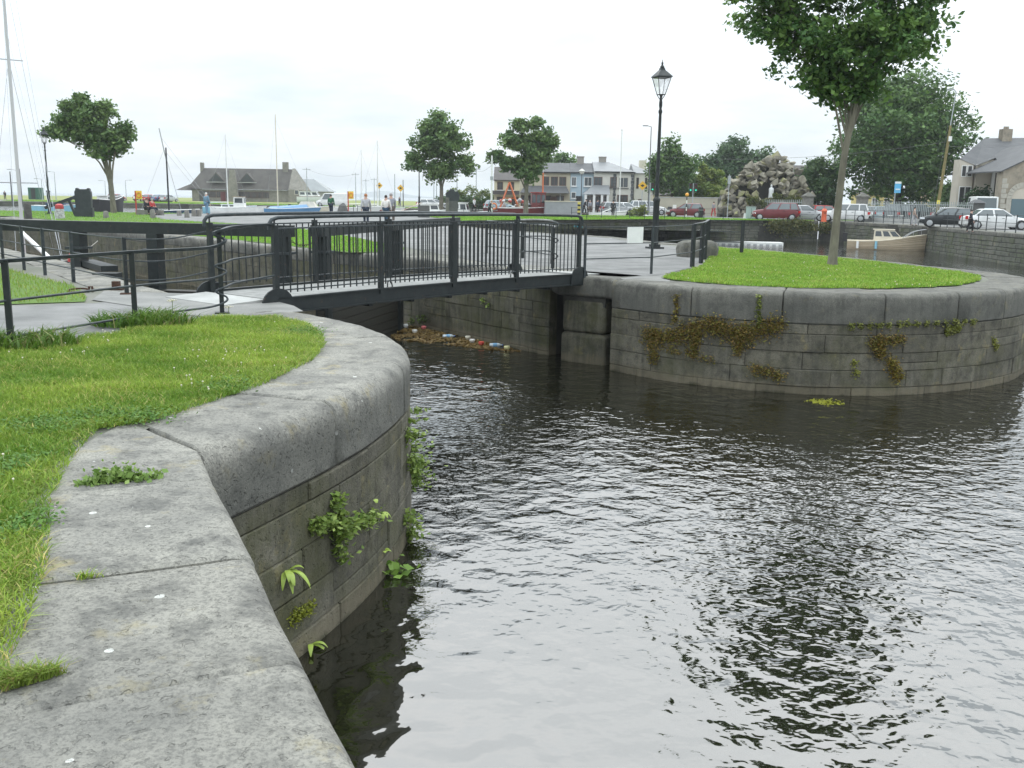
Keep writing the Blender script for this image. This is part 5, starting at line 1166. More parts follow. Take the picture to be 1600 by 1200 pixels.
fl = pole('tall white flagpole in front of the white house', at(968, 112), Zat(968, 203, 112), .075, BWHITE, 'flagpole', 'flagpole'); MB().ball((0, 0, Zat(968, 203, 112)), .1, 8, 5).build('ball', BWHITE, fl)
wpst = pole('thick white post with a box at mid height left of the fishing boat', at(768, 95), Zat(768, 243, 95), .11, BWHITE, 'post', 'white_post'); MB().box((0, 0, 3.6), (.3, .2, .35)).build('box', PGREY, wpst)
# ---- the thatched-looking stone hall
HALLST = stonemat('hall_rubble', (.27, .255, .22), (.2, .19, .165), (.12, .115, .1), sc=.6, rnd=0, bump=.4)
THATCH = mat('dark_thatch', (.10, .093, .082), (.065, .06, .055), sc=.5, rough=.95, bump=.8, bsc=3)
d0 = 240
hb = thing('hall', 'long low stone hall with steep dark roof and two triangular dormers', 'building', (X(375, d0), d0, 0))
hx0, hx1 = X(300, d0)-X(375, d0), X(452, d0)-X(375, d0)
MB().prism([(0, 0), (9, 0), (9, 2.9), (0, 2.9)], hx0, hx1, YZ).build('wall', HALLST, hb)
zr, ze = 8.1, 3.0
rx0, rx1 = hx0+1.9, hx1
MB().add([(hx0-1.0, -.7, ze), (hx1, -.7, ze), (rx1, 4.5, zr), (rx0, 4.5, zr), (hx0-1.0, 9.7, ze), (hx1, 9.7, ze)], [(0, 1, 2, 3), (5, 4, 3, 2), (4, 0, 3), (1, 5, 2), (0, 4, 5, 1)]).build('roof', THATCH, hb)
MB().add([(hx0-3.6, -1.2, 2.6), (hx0+.2, -1.2, 2.6), (hx0-.6, 3, 4.4), (hx0-3.6, 9, 2.6), (hx0+.2, 9, 2.6)], [(0, 1, 2), (1, 4, 2), (4, 3, 2), (3, 0, 2), (0, 3, 4, 1)]).build('porch_roof', THATCH, hb)
for px, nm in ((339, 'dormer'), (387, 'dormer')):
    cx = X(px, d0)-X(375, d0); MB().add([(cx-2.1, -.15, 4.7), (cx+2.1, -.15, 4.7), (cx, -.15, 7.0), (cx, 3.6, 7.05)], [(0, 1, 2), (1, 3, 2), (0, 2, 3), (0, 3, 1)]).build('dormer', THATCH, hb); MB().bar((cx-2.3, -.3, 4.65), (cx+2.3, -.3, 4.65), .3, .16).build('dormer_sill', CONC, hb)
    MB().add([(cx-1.7, -.2, 4.85), (cx+1.7, -.2, 4.85), (cx, -.2, 6.7), (cx-1.7, -.16, 4.85), (cx+1.7, -.16, 4.85), (cx, -.16, 6.7)], [(0, 1, 2), (5, 4, 3), (0, 3, 4, 1), (1, 4, 5, 2), (2, 5, 3, 0)]).build('dormer_window', mat('dark_shingle', (.045, .05, .05)), hb)
for px, w_, zt in ((309, .7, 9.4), (441, 1.3, 9.8)):
    cx = X(px, d0)-X(375, d0); MB().box((cx, 4.4, zt-2.2), (w_, 1.2, 4.4)).build('chimney', HALLST, hb)
cx = X(367, d0)-X(375, d0); MB().prism([(-1.3, 0), (1.3, 0), (1.0, 4.0), (.55, 7.6), (-.55, 7.6), (-1.0, 4.0)], .9, 2.0, XZ @ Matrix.Translation((cx, 0, 0))).build('front_chimney', HALLST, hb)
gx = hx1+.02; MB().add([(gx, -.9, 0), (gx+3.4, -.9, 0), (gx+3.4, 9, 0), (gx, 9, 0), (gx, -.9, 3.2), (gx+3.4, -.9, 3.0), (gx+3.4, 9, 3.0), (gx, 9, 3.2), (gx, 4.2, 8.3), (gx+.7, 4.2, 8.3)], [(0, 1, 5, 4), (1, 2, 6, 5), (2, 3, 7, 6), (0, 4, 8, 7, 3), (4, 5, 9, 8), (5, 6, 9), (6, 7, 8, 9)]).build('end_gable', HALLST, hb)
DKW = mat('dark_window_glass', (.05, .05, .05), rough=.15, spec=.6); BRN = mat('brown_frame', (.11, .06, .045)); CRM = mat('cream_frame', (.55, .52, .45)); 
for px, w_ in ((323, 1.8), (333, 1.5), (343, 1.5), (352, 1.5), (379, 1.9), (388, 1.6), (397, 1.8), (406, 1.6), (415, 1.8)):
    window(hb, (X(px, d0)-X(375, d0), -.03, 1.7), w_, 1.5, (1, 0, 0), (0, -1, 0), BRN, bars=2, mtl=DKW)
MB().box((X(349, d0)-X(375, d0), -.08, 1.15), (1.2, .12, 2.3)).build('door', mat('dark_red_door', (.12, .03, .03)), hb); MB().box((X(317, d0)-X(375, d0), -.08, 1.25), (1.7, .12, 2.4)).build('doorway', DKW, hb)
window(hb, (gx+2.0, -.93, 3.9-1.4), 1.0, 1.1, (1, 0, 0), (0, -1, 0), CRM, bars=0)
an_ = thing('annex', 'grey hipped roofed annex behind the right end of the hall', 'building', (X(481, 252), 252, 0))
MB().box((0, 4, 1.4), (10.5, 8, 2.8)).build('wall', CONC, an_); MB().add([(-5.6, -.4, 2.8), (5.8, -.4, 2.8), (5.8, 8.4, 2.8), (-5.6, 8.4, 2.8), (-4.2, 4, 6.0), (.8, 4, 6.0)], [(0, 1, 5, 4), (1, 2, 5), (2, 3, 4, 5), (3, 0, 4), (3, 2, 1, 0)]).build('roof', mat('pale_metal_roof', (.25, .27, .27), (.2, .21, .215), sc=.4, rough=.5), an_)
MB().box((-3.8, -.05, 1.0), (1.2, .1, 2.0)).build('door', TRIM, an_)
t, _ = boat('white and maroon cabin cruiser laid up ashore beside the van', (X(487, 185), 185, .55), .02, 5.4, 2.0, .9, BWHITE, BWHITE, MAROON); cabin(t, -2.2, 1.6, 1.7, .9, 1.9, BWHITE, GLASS, 3, .6); 
for s in (-1.4, 1.2): MB().box((s, 0, -.3), (.3, 1.6, .6)).build('chock', TRIM, t)
car('white panel van parked on the far quay in front of the hall annex', (X(519, 160), 160, 0), math.pi+.1, WHITE, 'van', 5.2, 1.9, 2.15, 'van')
# parked cars on the left
PC = [paint('car_silver', (.45, .46, .47)), paint('car_white', (.72, .72, .71)), paint('car_maroon', (.16, .025, .03)), paint('car_black', (.02, .024, .026)), paint('car_blue', (.05, .09, .2)), paint('car_green', (.03, .07, .06)), paint('car_red', (.42, .03, .03)), paint('car_grey', (.15, .16, .17)), paint('car_pale_blue', (.33, .42, .45))]
for px, d, c, k, lb in ((237, 205, 6, 'hatch', 'red car, leftmost in the far row beside the hall'), (243, 206, 1, 'hatch', 'white car, second in the far row left of the hall'), (249, 205, 4, 'sedan', 'blue car, third in the far row left of the hall'), (256, 206, 3, 'hatch', 'black car, fourth in the far row left of the hall'), (263, 205, 0, 'hatch', 'silver car in the far row nearest the hall'), (222, 207, 1, 'suv', 'white car parked on the skyline right of the left tree'), (182, 208, 6, 'hatch', 'red car on the skyline behind the left tree')):
    car(lb, (X(px, d), d, 0), 1.2, PC[c], k, group='cars on the far side of the boat basin')
for px, d, c, k, lb in ((672, 150, 1, 'hatch', 'white car parked left under the middle tree'), (681, 152, 0, 'sedan', 'silver car parked under the middle tree'), (780, 135, 8, 'hatch', 'pale car half hidden left of the fishing boat gantry')):
    car(lb, (X(px, d), d, 0), .3, PC[c], k)
t = thing('green_container', 'dark green container on the skyline at far left', 'container', (X(56, 210), 210, 0)); MB().box((0, 0, 1.3), (2.2, 2.4, 2.5)).build('box', mat('container_green', (.03, .1, .07)), t); MB().box((0, -1.22, 1.3), (.9, .05, 2.2)).build('door', TRIM, t)
# plaza fence left of fishing boat
def simple_fence(label, pts, h=1.0, gap=2.2, rails=(.95, .55, .2), mtl=None, r=.018, wpost=.05, vert=0):
    t = thing('railing', label, 'railing'); P = Path([(p[0], p[1]) for p in pts]); n = max(1, int(P.len/gap)); mtl = mtl or IRON2
    for i in range(n+1): q = P.at(P.len*i/n); MB().box((q.x, q.y, h/2), (wpost, wpost, h), rz=.2).build('post', mtl, t)
    for z in rails: MB().tube([Vector((*P.at(P.len*i/n), z)) for i in range(n+1)], r, 5).build('rail', mtl, t)
    return t, P
simple_fence('dark post and rail fence along the boat quay left of the fishing boat', [at(700, 95)[:2], at(770, 104)[:2]], 1.05, 1.6, (1.0, .55))
simple_fence('pair of short dark posts and rail beside the yellow lifebuoy stand', [at(552, 86)[:2], at(558, 86)[:2]], .95, .2, (.9,))
simple_fence('thin railing along the near edge of the far channel bank', [at(896, 80.2)[:2] if False else (4.9, 83.9), (11.8, 91.0), (20, 93.4)], 1.05, 1.9, (1.0, .6, .25), r=.014)
# overhead lines
WIRE = mat('black_wire', (.12, .12, .12))
def wire(label, a, b, sag=.8):
    a, b = Vector(a), Vector(b); t = thing('overhead_wire', label, 'wire'); pts = [a.lerp(b, i/10)+Vector((0, 0, -sag*4*(i/10)*(1-i/10))) for i in range(11)]; MB().tube(pts, .016, 3).build('cable', WIRE, t)
wire('overhead wire sagging from the hall to the middle telegraph poles', (X(480, 175), 175, Zat(480, 264, 175)), (X(556, 190), 190, Zat(556, 272, 190)))
wire('overhead wire running from the middle telegraph pole to the white post', (X(744, 175), 175, Zat(744, 266, 175)), (X(768, 95), 95, Zat(768, 258, 95)), .4)
wire('long overhead wire crossing above the stone grotto', (X(1013, 117), 117, Zat(1013, 243, 117)), (X(1467, 92), 92, Zat(1467, 222, 92)), .9)
# hedge and bushes
def bush(label, loc, blobs, n, leaf, cols, seed, name='bush', cat='bush'):
    rng = np.random.default_rng(seed); t = thing(name, label, cat, loc); cs = []
    for b in blobs:
        k = 60; d = rng.normal(0, 1, (k, 3)); d /= np.linalg.norm(d, axis=1)[:, None]; q = np.array(b[:3])+d*np.array(b[3:6])*rng.uniform(.6, 1.1, (k, 1)); cs.append(q)
    cs = np.concatenate(cs); P = cs[rng.integers(0, len(cs), n)]+rng.normal(0, .16, (n, 3))*np.mean([b[5] for b in blobs]); P[:, 2] = np.maximum(P[:, 2], .02)
    tt = rng.uniform(0, 1, (n, 1)); c = np.array(cols[0])*(1-tt)+np.array(cols[1])*tt; V, F, Cc = leaves(P, leaf*rng.uniform(.6, 1.4, n), rng, c); np_mesh('foliage', V, F, LEAF, Cc, t)
    mb = MB(); [mb.tube([(b[0]*.3, b[1]*.3, 0), (b[0], b[1], b[2])], [.06, .02], 5) for b in blobs]; mb.build('stem', BARKD, t); return t
OLIVE = ((.10, .15, .04), (.2, .24, .07))
bush('clipped dark hedge between the left middle tree and the white post', at(724, 158), [(i*1.0, 0, .9, .7, .7, .95) for i in range(-4, 5)], 4500, .3, ((.04, .085, .025), (.08, .14, .04)), 51, 'hedge', 'hedge')
bush('pale green bushes rising behind the clipped hedge', at(738, 166), [(-3, 0, 1.9, 1.5, 1, 1.3), (-.5, 0, 2.1, 1.7, 1, 1.5), (2.2, 0, 1.7, 1.6, 1, 1.2), (4.5, 0, 1.3, 1.3, 1, 1.0)], 3600, .34, OLIVE, 52)
bush('yellow-green shrub on the far bank between the parked cars and the channel', at(996, 100), [(0, 0, .5, .8, .5, .5), (.6, 0, .7, .4, .4, .5)], 1300, .16, ((.16, .2, .05), (.28, .3, .1)), 53)
# ================================================================== RIGHT BACKGROUND
def render_(name, c, k=.88): return mat(name, c, tuple(x*k for x in c), sc=.7, rough=.92, bump=.15, bsc=30)
PVC = mat('white_window_frame', (.7, .7, .68)); QUOIN = mat('dark_quoin', (.10, .105, .11)); STEEL = PGREY
# row of houses: local x along the front, front faces -y
hd = 138
def house_block(label, px0, px1, d, depth, eave, ridge, wallm, roofm, hip=(0, 0), loc=None, rz=0):
    x0 = X(px0, d); x1 = X(px1, d); w_ = x1-x0
    t = thing('house', label, 'house', (x0, d, 0), rz)
    MB().box((w_/2, depth/2, eave/2), (w_-.02, depth, eave)).build('wall', wallm, t)
    o_ = .3; rl_, rr_ = hip
    MB().add([(-.02 if not rl_ else -o_, -o_, eave), (w_+(.02 if not rr_ else o_)-.04, -o_, eave), (w_+(.02 if not rr_ else o_)-.04, depth+o_, eave), (-.02 if not rl_ else -o_, depth+o_, eave), (rl_, depth/2, ridge), (w_-rr_-.02, depth/2, ridge)],
             [(0, 1, 5, 4), (1, 2, 5), (2, 3, 4, 5), (3, 0, 4), (3, 2, 1, 0)]).build('roof', roofm, t)
    MB().bar((0, -o_-.05, eave-.05), (w_-.05, -o_-.05, eave-.05), .14, .16).build('gutter', TRIM, t)
    return t, w_, (lambda px: X(px, d)-x0)
e_ = lambda py: Zat(930, py, hd)
tb, wb_, lx = house_block('beige rendered house with long slate porch in the terrace', 812, 890.5, hd, 7.5, 5.45, 6.85, render_('beige_render', (.50, .45, .34)), SLATE)
for px in (852, 865.5, 878.5): window(tb, (lx(px), -.01, 4.2), 1.0, 1.25, (1, 0, 0), (0, -1, 0), BRN, sill=CONC, bars=1, mtl=DKW)
for px in (820, 832, 855, 875): window(tb, (lx(px), -.01, 1.45), 1.1, 1.5, (1, 0, 0), (0, -1, 0), BRN, sill=CONC, bars=1, mtl=DKW)
MB().add([(lx(812), -1.9, 2.55), (lx(889), -1.9, 2.55), (lx(884), -.02, 3.55), (lx(820), -.02, 3.55), (lx(812), -.02, 2.55), (lx(889), -.02, 2.55)], [(0, 1, 2, 3), (0, 3, 4), (1, 5, 2), (0, 4, 5, 1)]).build('porch_roof', SLATE, tb)
for px in (840, 865): MB().box((lx(px), -.06, 1.05), (1.0, .1, 2.1)).build('door', BRN, tb)
MB().box((lx(875), -.4, 1.2), (.12, .12, 2.5)).box((lx(845), -1.7, 1.2), (.12, .12, 2.5)).build('porch_post', PVC, tb)
t2, w2, lx = house_block('pale blue house in the middle of the terrace', 890.5, 927, hd, 7.5, 5.47, 6.87, render_('pale_blue_render', (.40, .50, .56)), SLATE)
for px in (896, 918): window(t2, (lx(px), -.01, 4.2), 1.15 if px > 900 else .7, 1.3, (1, 0, 0), (0, -1, 0), PVC, sill=PVC, bars=1, mtl=GLASS)
for z in (1.0, 2.3): window(t2, (lx(896), -.01, z), .7, .9, (1, 0, 0), (0, -1, 0), PVC, sill=PVC, bars=0)
MB().box((lx(904.5), -.05, 1.1), (.9, .1, 2.2)).build('door', TRIM, t2)
for px in (908, 943): MB().box((X(px, hd)-X(890.5, hd), 3.75, 7.1), (.95 if px < 920 else 1.0, .8, 1.2)).box((X(px, hd)-X(890.5, hd), 3.75, 7.75), (1.1, .95, .12)).build('chimney', render_('chimney_render', (.3, .28, .25)), t2)
t3, w3, lx = house_block('white house with dark quoins and slate porch at the end of the terrace', 927, 989, hd-.6, 8.0, 5.6, 7.05, render_('white_render', (.64, .62, .56)), mat('new_grey_slate', (.21, .22, .225), (.17, .175, .18), sc=.6, rough=.5), hip=(0, 3.2))
for px, w_ in ((933.5, 1.2), (957.5, .9), (973, 1.4)): window(t3, (lx(px), -.01, 4.15), w_, 1.45, (1, 0, 0), (0, -1, 0), BRN if px < 970 else CRM, sill=QUOIN, bars=1, mtl=GLASS)
window(t3, (lx(972.5), -.01, 1.5), 1.5, 1.9, (1, 0, 0), (0, -1, 0), BRN, sill=QUOIN, bars=1, mtl=DKW)
MB().add([(lx(909), -2.6, 2.45), (lx(950), -2.6, 2.45), (lx(951), -.02, 3.75), (lx(926), -.02, 3.75), (lx(909), -.02, 2.45), (lx(951), -.02, 2.45)], [(0, 1, 2, 3), (0, 3, 4), (1, 5, 2), (0, 4, 5, 1)]).build('porch_roof', mat('new_grey_slate', (.2, .2, .2)), t3)
MB().box((lx(932), -1.0, 1.2), (3.2, 1.7, 2.4)).build('porch', render_('white_render', (.6, .6, .6)), t3)
for px in (913, 926, 938, 947): MB().box((lx(px), -2.4, 1.2), (.32, .3, 2.42)).build('porch_pillar', PVC, t3)
for px in (918.5, 931, 941): window(t3, (lx(px), -1.95, 1.25), 1.0, 1.9, (1, 0, 0), (0, -1, 0), BRN, bars=1, mtl=DKW)
for px in (959.5, 987):
    for k in range(12): MB().box((lx(px), -.03, .25+k*.44), (.42 if k % 2 else .28, .1, .4)).build('quoin', QUOIN, t3)
# side wing (street side), slanting back
wg = thing('house', 'narrow side wing of the white house facing the street corner', 'house', (X(989.5, hd-.4), hd-.4, 0), .0)
MB().box((1.25, 4, 2.72), (2.4, 8, 5.44)).build('wall', render_('wing_render', (.6, .58, .5)), wg)
for x_ in (.5, 1.7): window(wg, (x_, -.01, 4.1), .35, 1.5, (1, 0, 0), (0, -1, 0), BRN, bars=0, mtl=DKW)
window(wg, (.9, -.01, 1.3), .5, 1.2, (1, 0, 0), (0, -1, 0), BRN, bars=0, mtl=DKW)
MB().add([(-.05, -.25, 5.45), (2.6, -.25, 5.45), (2.6, 8, 5.45), (-.05, 8, 5.45), (-.05, 4, 6.9)], [(0, 1, 4), (1, 2, 4), (2, 3, 4), (3, 0, 4), (3, 2, 1, 0)]).build('roof', mat('new_grey_slate', (.2, .2, .2)), wg)
MB().box((1.75, 5, 6.6), (1.0, .9, 1.6)).build('chimney', render_('cream_render', (.6, .56, .44)), wg)
bush('dark shrub against the side of the white house', at(991, 133), [(0, 0, .8, .8, .6, 1.0), (.5, 0, .6, .5, .5, .7)], 1400, .22, ((.03, .07, .03), (.05, .1, .04)), 61)
# gabled house at the left end of the terrace
gh = thing('house', 'cream gable-ended house behind the fishing boat gantry', 'house', (X(772, 150), 150, 0))
MB().prism([(0, 0), (9.5, 0), (9.5, 4.6), (4.7, 6.4), (0, 4.6)], 0, 7.0, YZ).build('wall', render_('cream_house_render', (.60, .54, .38)), gh)
MB().add([(-.1, -.35, 4.5), (-.1, 4.75, 6.6), (7.1, 4.75, 6.6), (7.1, -.35, 4.5), (-.1, -.3, 4.35), (-.1, 4.75, 6.45), (7.1, 4.75, 6.45), (7.1, -.3, 4.35)], [(0, 3, 2, 1), (4, 5, 6, 7), (0, 1, 5, 4), (1, 2, 6, 5), (2, 3, 7, 6), (3, 0, 4, 7)]).build('roof', SLATE2, gh)
for x_ in (.9, 2.6, 4.8): window(gh, (x_, -.01, 3.6), .9, 1.2, (1, 0, 0), (0, -1, 0), BRN, sill=PVC, mtl=DKW)
for x_ in (.9, 3.2, 5.2): window(gh, (x_, -.01, 1.3), 1.0, 1.3, (1, 0, 0), (0, -1, 0), BRN, sill=PVC, mtl=DKW)
MB().add([(-.3, -1.2, 2.3), (5, -1.2, 2.3), (5, -.02, 2.9), (-.3, -.02, 2.9)], [(0, 1, 2, 3), (3, 2, 1, 0)]).build('porch_roof', SLATE2, gh)
# back houses seen between trees
for px0, px1, d, ev, rd, c, lb in ((1010, 1052, 165, 4.7, 6.9, (.5, .46, .38), 'small grey roofed house peeping out right of the white house'), (1030, 1068, 150, 2.6, 3.6, (.55, .5, .3), 'low cream outbuilding behind the roadside tree'), (1222, 1275, 135, 5.0, 6.9, (.38, .37, .35), 'grey house with brown slate roof behind the grotto'), (1462, 1492, 150, 3.2, 5.0, (.52, .42, .26), 'small tan house left of the church'), (1352, 1400, 160, 3.4, 4.6, (.58, .48, .2), 'low yellow house behind the big tree')):
    t, w_, lx = house_block(lb, px0, px1, d, 7, ev, rd, render_('render_'+str(px0), c), SLATE2, hip=(.5, .5))
    for f in (.3, .7): window(t, (w_*f, -.01, ev-1.3), 1.0, 1.2, (1, 0, 0), (0, -1, 0), PVC, mtl=DKW)
# trees of the right background
DKG = ((.055, .12, .036), (.13, .215, .06))
def bigtree(label, px, d, w_, z0, z1, n, leaf, cols, seed, trunk=.3, nb=9, tz=None, squash=1):
    r = random.Random(seed); bl = []
    for i in range(nb):
        f = (i+.5)/nb; zz = z0+(z1-z0)*(.12+.76*f); ww = w_/2*(1-abs(2*f-.85)**2.2*.75)*squash; a = i*2.4
        bl.append((math.cos(a)*ww*.55, math.sin(a)*ww*.4, zz, ww*.62, ww*.6, (z1-z0)*.2))
    return tree(label, at(px, d), [(0, 0, -.1, trunk*1.2), (.05, 0, z0*.6, trunk), (0, 0, z0+(z1-z0)*.25, trunk*.7)], bl, n, leaf, cols, seed, clumps=34, sig=.3, fork=1, core_=.5)
bigtree('slender pale green tree behind the right lamp post', 1049, 128, 6.8, 2.2, 10.0, 9000, .4, ((.065, .13, .04), (.14, .22, .065)), 71, .16)
bigtree('yellow-green bushy tree behind the roadside wall left of the grotto', 1098, 132, 7.5, 1.2, 6.6, 8500, .4, ((.10, .16, .03), (.21, .25, .05)), 72, .2, 7)
bigtree('dark spreading tree rising behind the grotto', 1145, 150, 11.0, 2.5, 11.8, 12000, .5, ((.05, .1, .045), (.105, .165, .075)), 73, .3)
bigtree('dark bushy evergreen right of the grotto', 1278, 112, 5.8, .9, 7.4, 9000, .36, ((.045, .095, .035), (.1, .16, .055)), 74, .2, 8)
bigtree('very large full tree behind the railings on the right', 1402, 108, 14.0, 1.6, 17.2, 32000, .42, DKG, 75, .5, 14)
bigtree('small dark round tree behind the end of the terrace roof', 872, 165, 8.0, 2, 10.0, 6000, .5, DKG, 76, .25, 7)
bigtree('low dark tree between the utility pole and the church', 1478, 125, 4.5, .6, 5.0, 4500, .36, DKG, 77, .15, 6)
bush('dark hedge bush against the church side wall', at(1522, 96), [(0, 0, 1.7, 1.0, .8, 1.5), (.9, 0, 1.9, .9, .8, 1.4), (-.6, 0, 1.0, .7, .7, .9)], 3000, .24, ((.03, .065, .03), (.06, .11, .04)), 78)
# roadside wall
rwl = thing('garden_wall', 'plain buff rendered roadside wall with flat capping left of the grotto', 'wall'); a, b = at(1030, 122), at(1131, 118)
MB().bar((a[0], a[1], 1.05), (b[0], b[1], 1.05), .3, 2.1).build('wall', render_('buff_wall', (.42, .39, .31)), rwl); MB().bar((a[0], a[1], 2.15), (b[0], b[1], 2.15), .42, .12).build('capping', CONC, rwl)
gp_ = thing('gate_pier', 'square stone pier at the left end of the grotto railings', 'pier', at(1133, 116)); MB().box((0, 0, 1.2), (.55, .55, 2.4)).box((0, 0, 2.5), (.75, .75, .16)).box((0, 0, .15), (.75, .75, .3)).build('stone', GREYST, gp_)
for px, d, lb in ((1262, 100, 'square capped stone pier at the right end of the grotto railings'), (1347, 95.5, 'square stone gate pier with pyramid cap beside the white car')):
    t = thing('gate_pier', lb, 'pier', at(px, d), .1); MB().box((0, 0, 1.15), (.85, .85, 2.3)).build('stone', GREYST, t); MB().box((0, 0, 2.36), (1.1, 1.1, .14)).lathe([(.72, 2.43), (.1, 2.75)], 4, off=math.pi/4).build('cap', COPING_ISL, t)
# grotto
gr = thing('grotto', 'craggy rockwork grotto mound with a dark niche behind pale railings', 'grotto', at(1190, 110))
rr = random.Random(12); ROCK = mat('grotto_rock', (.33, .30, .235), (.17, .158, .125), sc=1.2, rough=.95, bump=.8, bsc=4, rnd=.3); ROCKG = mat('mossy_grotto_rock', (.2, .21, .08), (.3, .27, .18), sc=1.5, rough=.95, bump=.8, bsc=4, rnd=.25)
gs = 110/1500.
NICHE = (.55, 2.1, 1.05, 1.9)         # centre x, bottom z, half width, height
def rock(cx, cy, cz, s, mt):
    v = []; n0 = 9
    P = [Vector((rr.uniform(-1, 1), rr.uniform(-1, 1), rr.uniform(-.75, .75))) for _ in range(11)]
    import bmesh
    bm = bmesh.new(); [bm.verts.new(p*s) for p in P]; bmesh.ops.convex_hull(bm, input=bm.verts)
    loose = [q for q in bm.verts if not q.link_faces]; bmesh.ops.delete(bm, geom=loose, context='VERTS')
    me = bpy.data.meshes.new('rock'); bm.to_mesh(me); bm.free(); o = link('rock', me, gr, mt); o.location = (cx, cy, cz); o.rotation_euler = (rr.random(), rr.random(), rr.random()*6); return o
for i in range(295):
    u = rr.uniform(-4.6, 5.3); top = float(np.interp(u, [-4.6, -3, -1.6, 0, 1.1, 2.5, 4, 5.2], [2.4, 4.4, 5.6, 6.5, 6.9, 6.4, 5.1, 2.8])); z = rr.uniform(.2, max(.4, top)); dpt = rr.uniform(-.6, .6)-(top-z)*.25
    if abs(u-NICHE[0]) < NICHE[2] and NICHE[1]-.2 < z < NICHE[1]+NICHE[3]*(1-.4*abs(u-NICHE[0])): continue
    rock(u, dpt-.3, z, rr.uniform(.28, .62), ROCKG if rr.random() < .25 else ROCK)
MB().prism([(-4.5, 0), (5.1, 0), (5.0, 2.6), (3.8, 4.6), (2.2, 6.0), (1, 6.4), (-1.2, 5.2), (-3.2, 3.9), (-4.5, 2)], -2.2, -.6, XZ).build('rock_core', mat('dark_rock_core', (.05, .048, .04)), gr)
bush('scrubby greenery growing at the foot of the grotto', at(1205, 107.5), [(-2, 0, 1.9, .8, .4, .45), (.6, 0, 2.1, .7, .4, .5), (2.4, 0, 2.0, .9, .4, .5), (3.6, 0, 1.6, .6, .4, .6), (-.6, 0, 1.6, .6, .4, .4)], 2600, .2, ((.06, .1, .03), (.2, .19, .06)), 79)
sv = thing('statue', 'white robed statue standing in the grotto niche', 'statue', (X(1205, 108.6)+.0, 108.9, 2.05))
MB().lathe([(.27, 0), (.3, .15), (.26, .8), (.29, 1.05), (.24, 1.22), (.09, 1.3), (.12, 1.42), (.11, 1.55), (.03, 1.62)], 12).ball((0, -.24, 1.0), (.07, .08, .14), 8, 5).build('figure', mat('white_statue', (.75, .76, .76)), sv, smooth=60)
MB().box((0, 0, -.3), (.9, .7, .6)).build('pedestal', ROCK, sv)
# grotto railings
gl = thing('railing', 'pale spiked railings on a low wall in front of the grotto', 'railing'); a, b = Vector(at(1137, 114)), Vector(at(1258, 101))
MB().bar(a+Vector((0, 0, .45)), b+Vector((0, 0, .45)), .35, .9).build('low_wall', CONC, gl)
PALE = mat('pale_green_grey_paint', (.34, .37, .36)); k = 44
for z in (1.05, 1.75): MB().bar(a+Vector((0, 0, z)), b+Vector((0, 0, z)), .05, .06).build('rail', PALE, gl)
for i in range(k+1):
    p = a.lerp(b, i/k); MB().bar(p+Vector((0, 0, .9)), p+Vector((0, 0, 2.02)), .05, .07).build('picket', PALE, gl)
rbn = thing('banner', 'long faded red banner strip hung low along the grotto wall', 'banner'); q0, q1 = a.lerp(b, .05)+Vector((-.1, -.35, .62)), a.lerp(b, .62)+Vector((-.1, -.35, .62)); MB().bar(q0, q1, .03, .4).build('cloth', mat('faded_red_banner', (.45, .13, .12), (.5, .25, .2), sc=1), rbn)
# railings in front of the church car park
gl2 = thing('railing', 'pale railings in front of the church car park', 'railing'); a, b = Vector(at(1356, 94.5)), Vector(at(1520, 82)); MB().bar(a+Vector((0, 0, .2)), b+Vector((0, 0, .2)), .3, .4).build('low_wall', CONC, gl2)
for z in (.5, 1.7): MB().bar(a+Vector((0, 0, z)), b+Vector((0, 0, z)), .05, .05).build('rail', PALE, gl2)
for i in range(61): p = a.lerp(b, i/60); MB().bar(p+Vector((0, 0, .4)), p+Vector((0, 0, 1.95)), .04, .04).build('picket', PALE, gl2)
dp = thing('gate_pier', 'squat dark gate pier with slanted cap beside the church van', 'pier', at(1526, 84)); MB().box((0, 0, .95), (1.0, .8, 1.9)).build('stone', MONU, dp); MB().lathe([(.8, 1.9), (.2, 2.2)], 4, off=math.pi/4).build('cap', SLATE, dp)
# church
CHW = render_('church_render', (.55, .50, .42)); CHS = stonemat('church_stone', (.36, .31, .24), (.27, .24, .19), (.18, .16, .13), sc=.8, rnd=0, bump=.4)
c_d = 98; c0 = X(1490, c_d)
chh = thing('church', 'stone church with steep grey roof, arched doorway and tall slit windows at right', 'church', (c0, c_d, 0))
lx = lambda px, d=c_d: X(px, d)-c0
zc = lambda py, px=1540, d=c_d: Zat(px, py, d)
l2 = lambda px, dy: X(px, c_d+dy)-c0
z2 = lambda py, dy, px=1540: Zat(px, py, c_d+dy)
MB().add([(l2(1500, 1), 1, 0), (l2(1720, 1), 1, 0), (l2(1720, 11), 11, 0), (l2(1502, 11), 11, 0), (l2(1500, 1), 1, zc(258)), (l2(1720, 1), 1, zc(258)), (l2(1720, 11), 11, zc(258)), (l2(1502, 11), 11, zc(258))], [(0, 1, 5, 4), (1, 2, 6, 5), (2, 3, 7, 6), (3, 0, 4, 7), (4, 5, 6, 7)]).build('nave', CHW, chh)
zt = 5.0
MB().add([(lx(1490), -.4, zc(249)), (lx(1514), -.45, zc(259)), (lx(1720), -.45, zc(259)), (l2(1527, 6), 6, z2(216, 6)), (l2(1720, 6), 6, z2(211, 6)), (l2(1494, 12), 12, z2(252, 12)), (l2(1720, 12), 12, z2(252, 12))], [(0, 1, 3), (1, 2, 4, 3), (5, 3, 4, 6), (0, 3, 5), (0, 5, 6, 2, 1)]).build('roof', SLATE, chh)
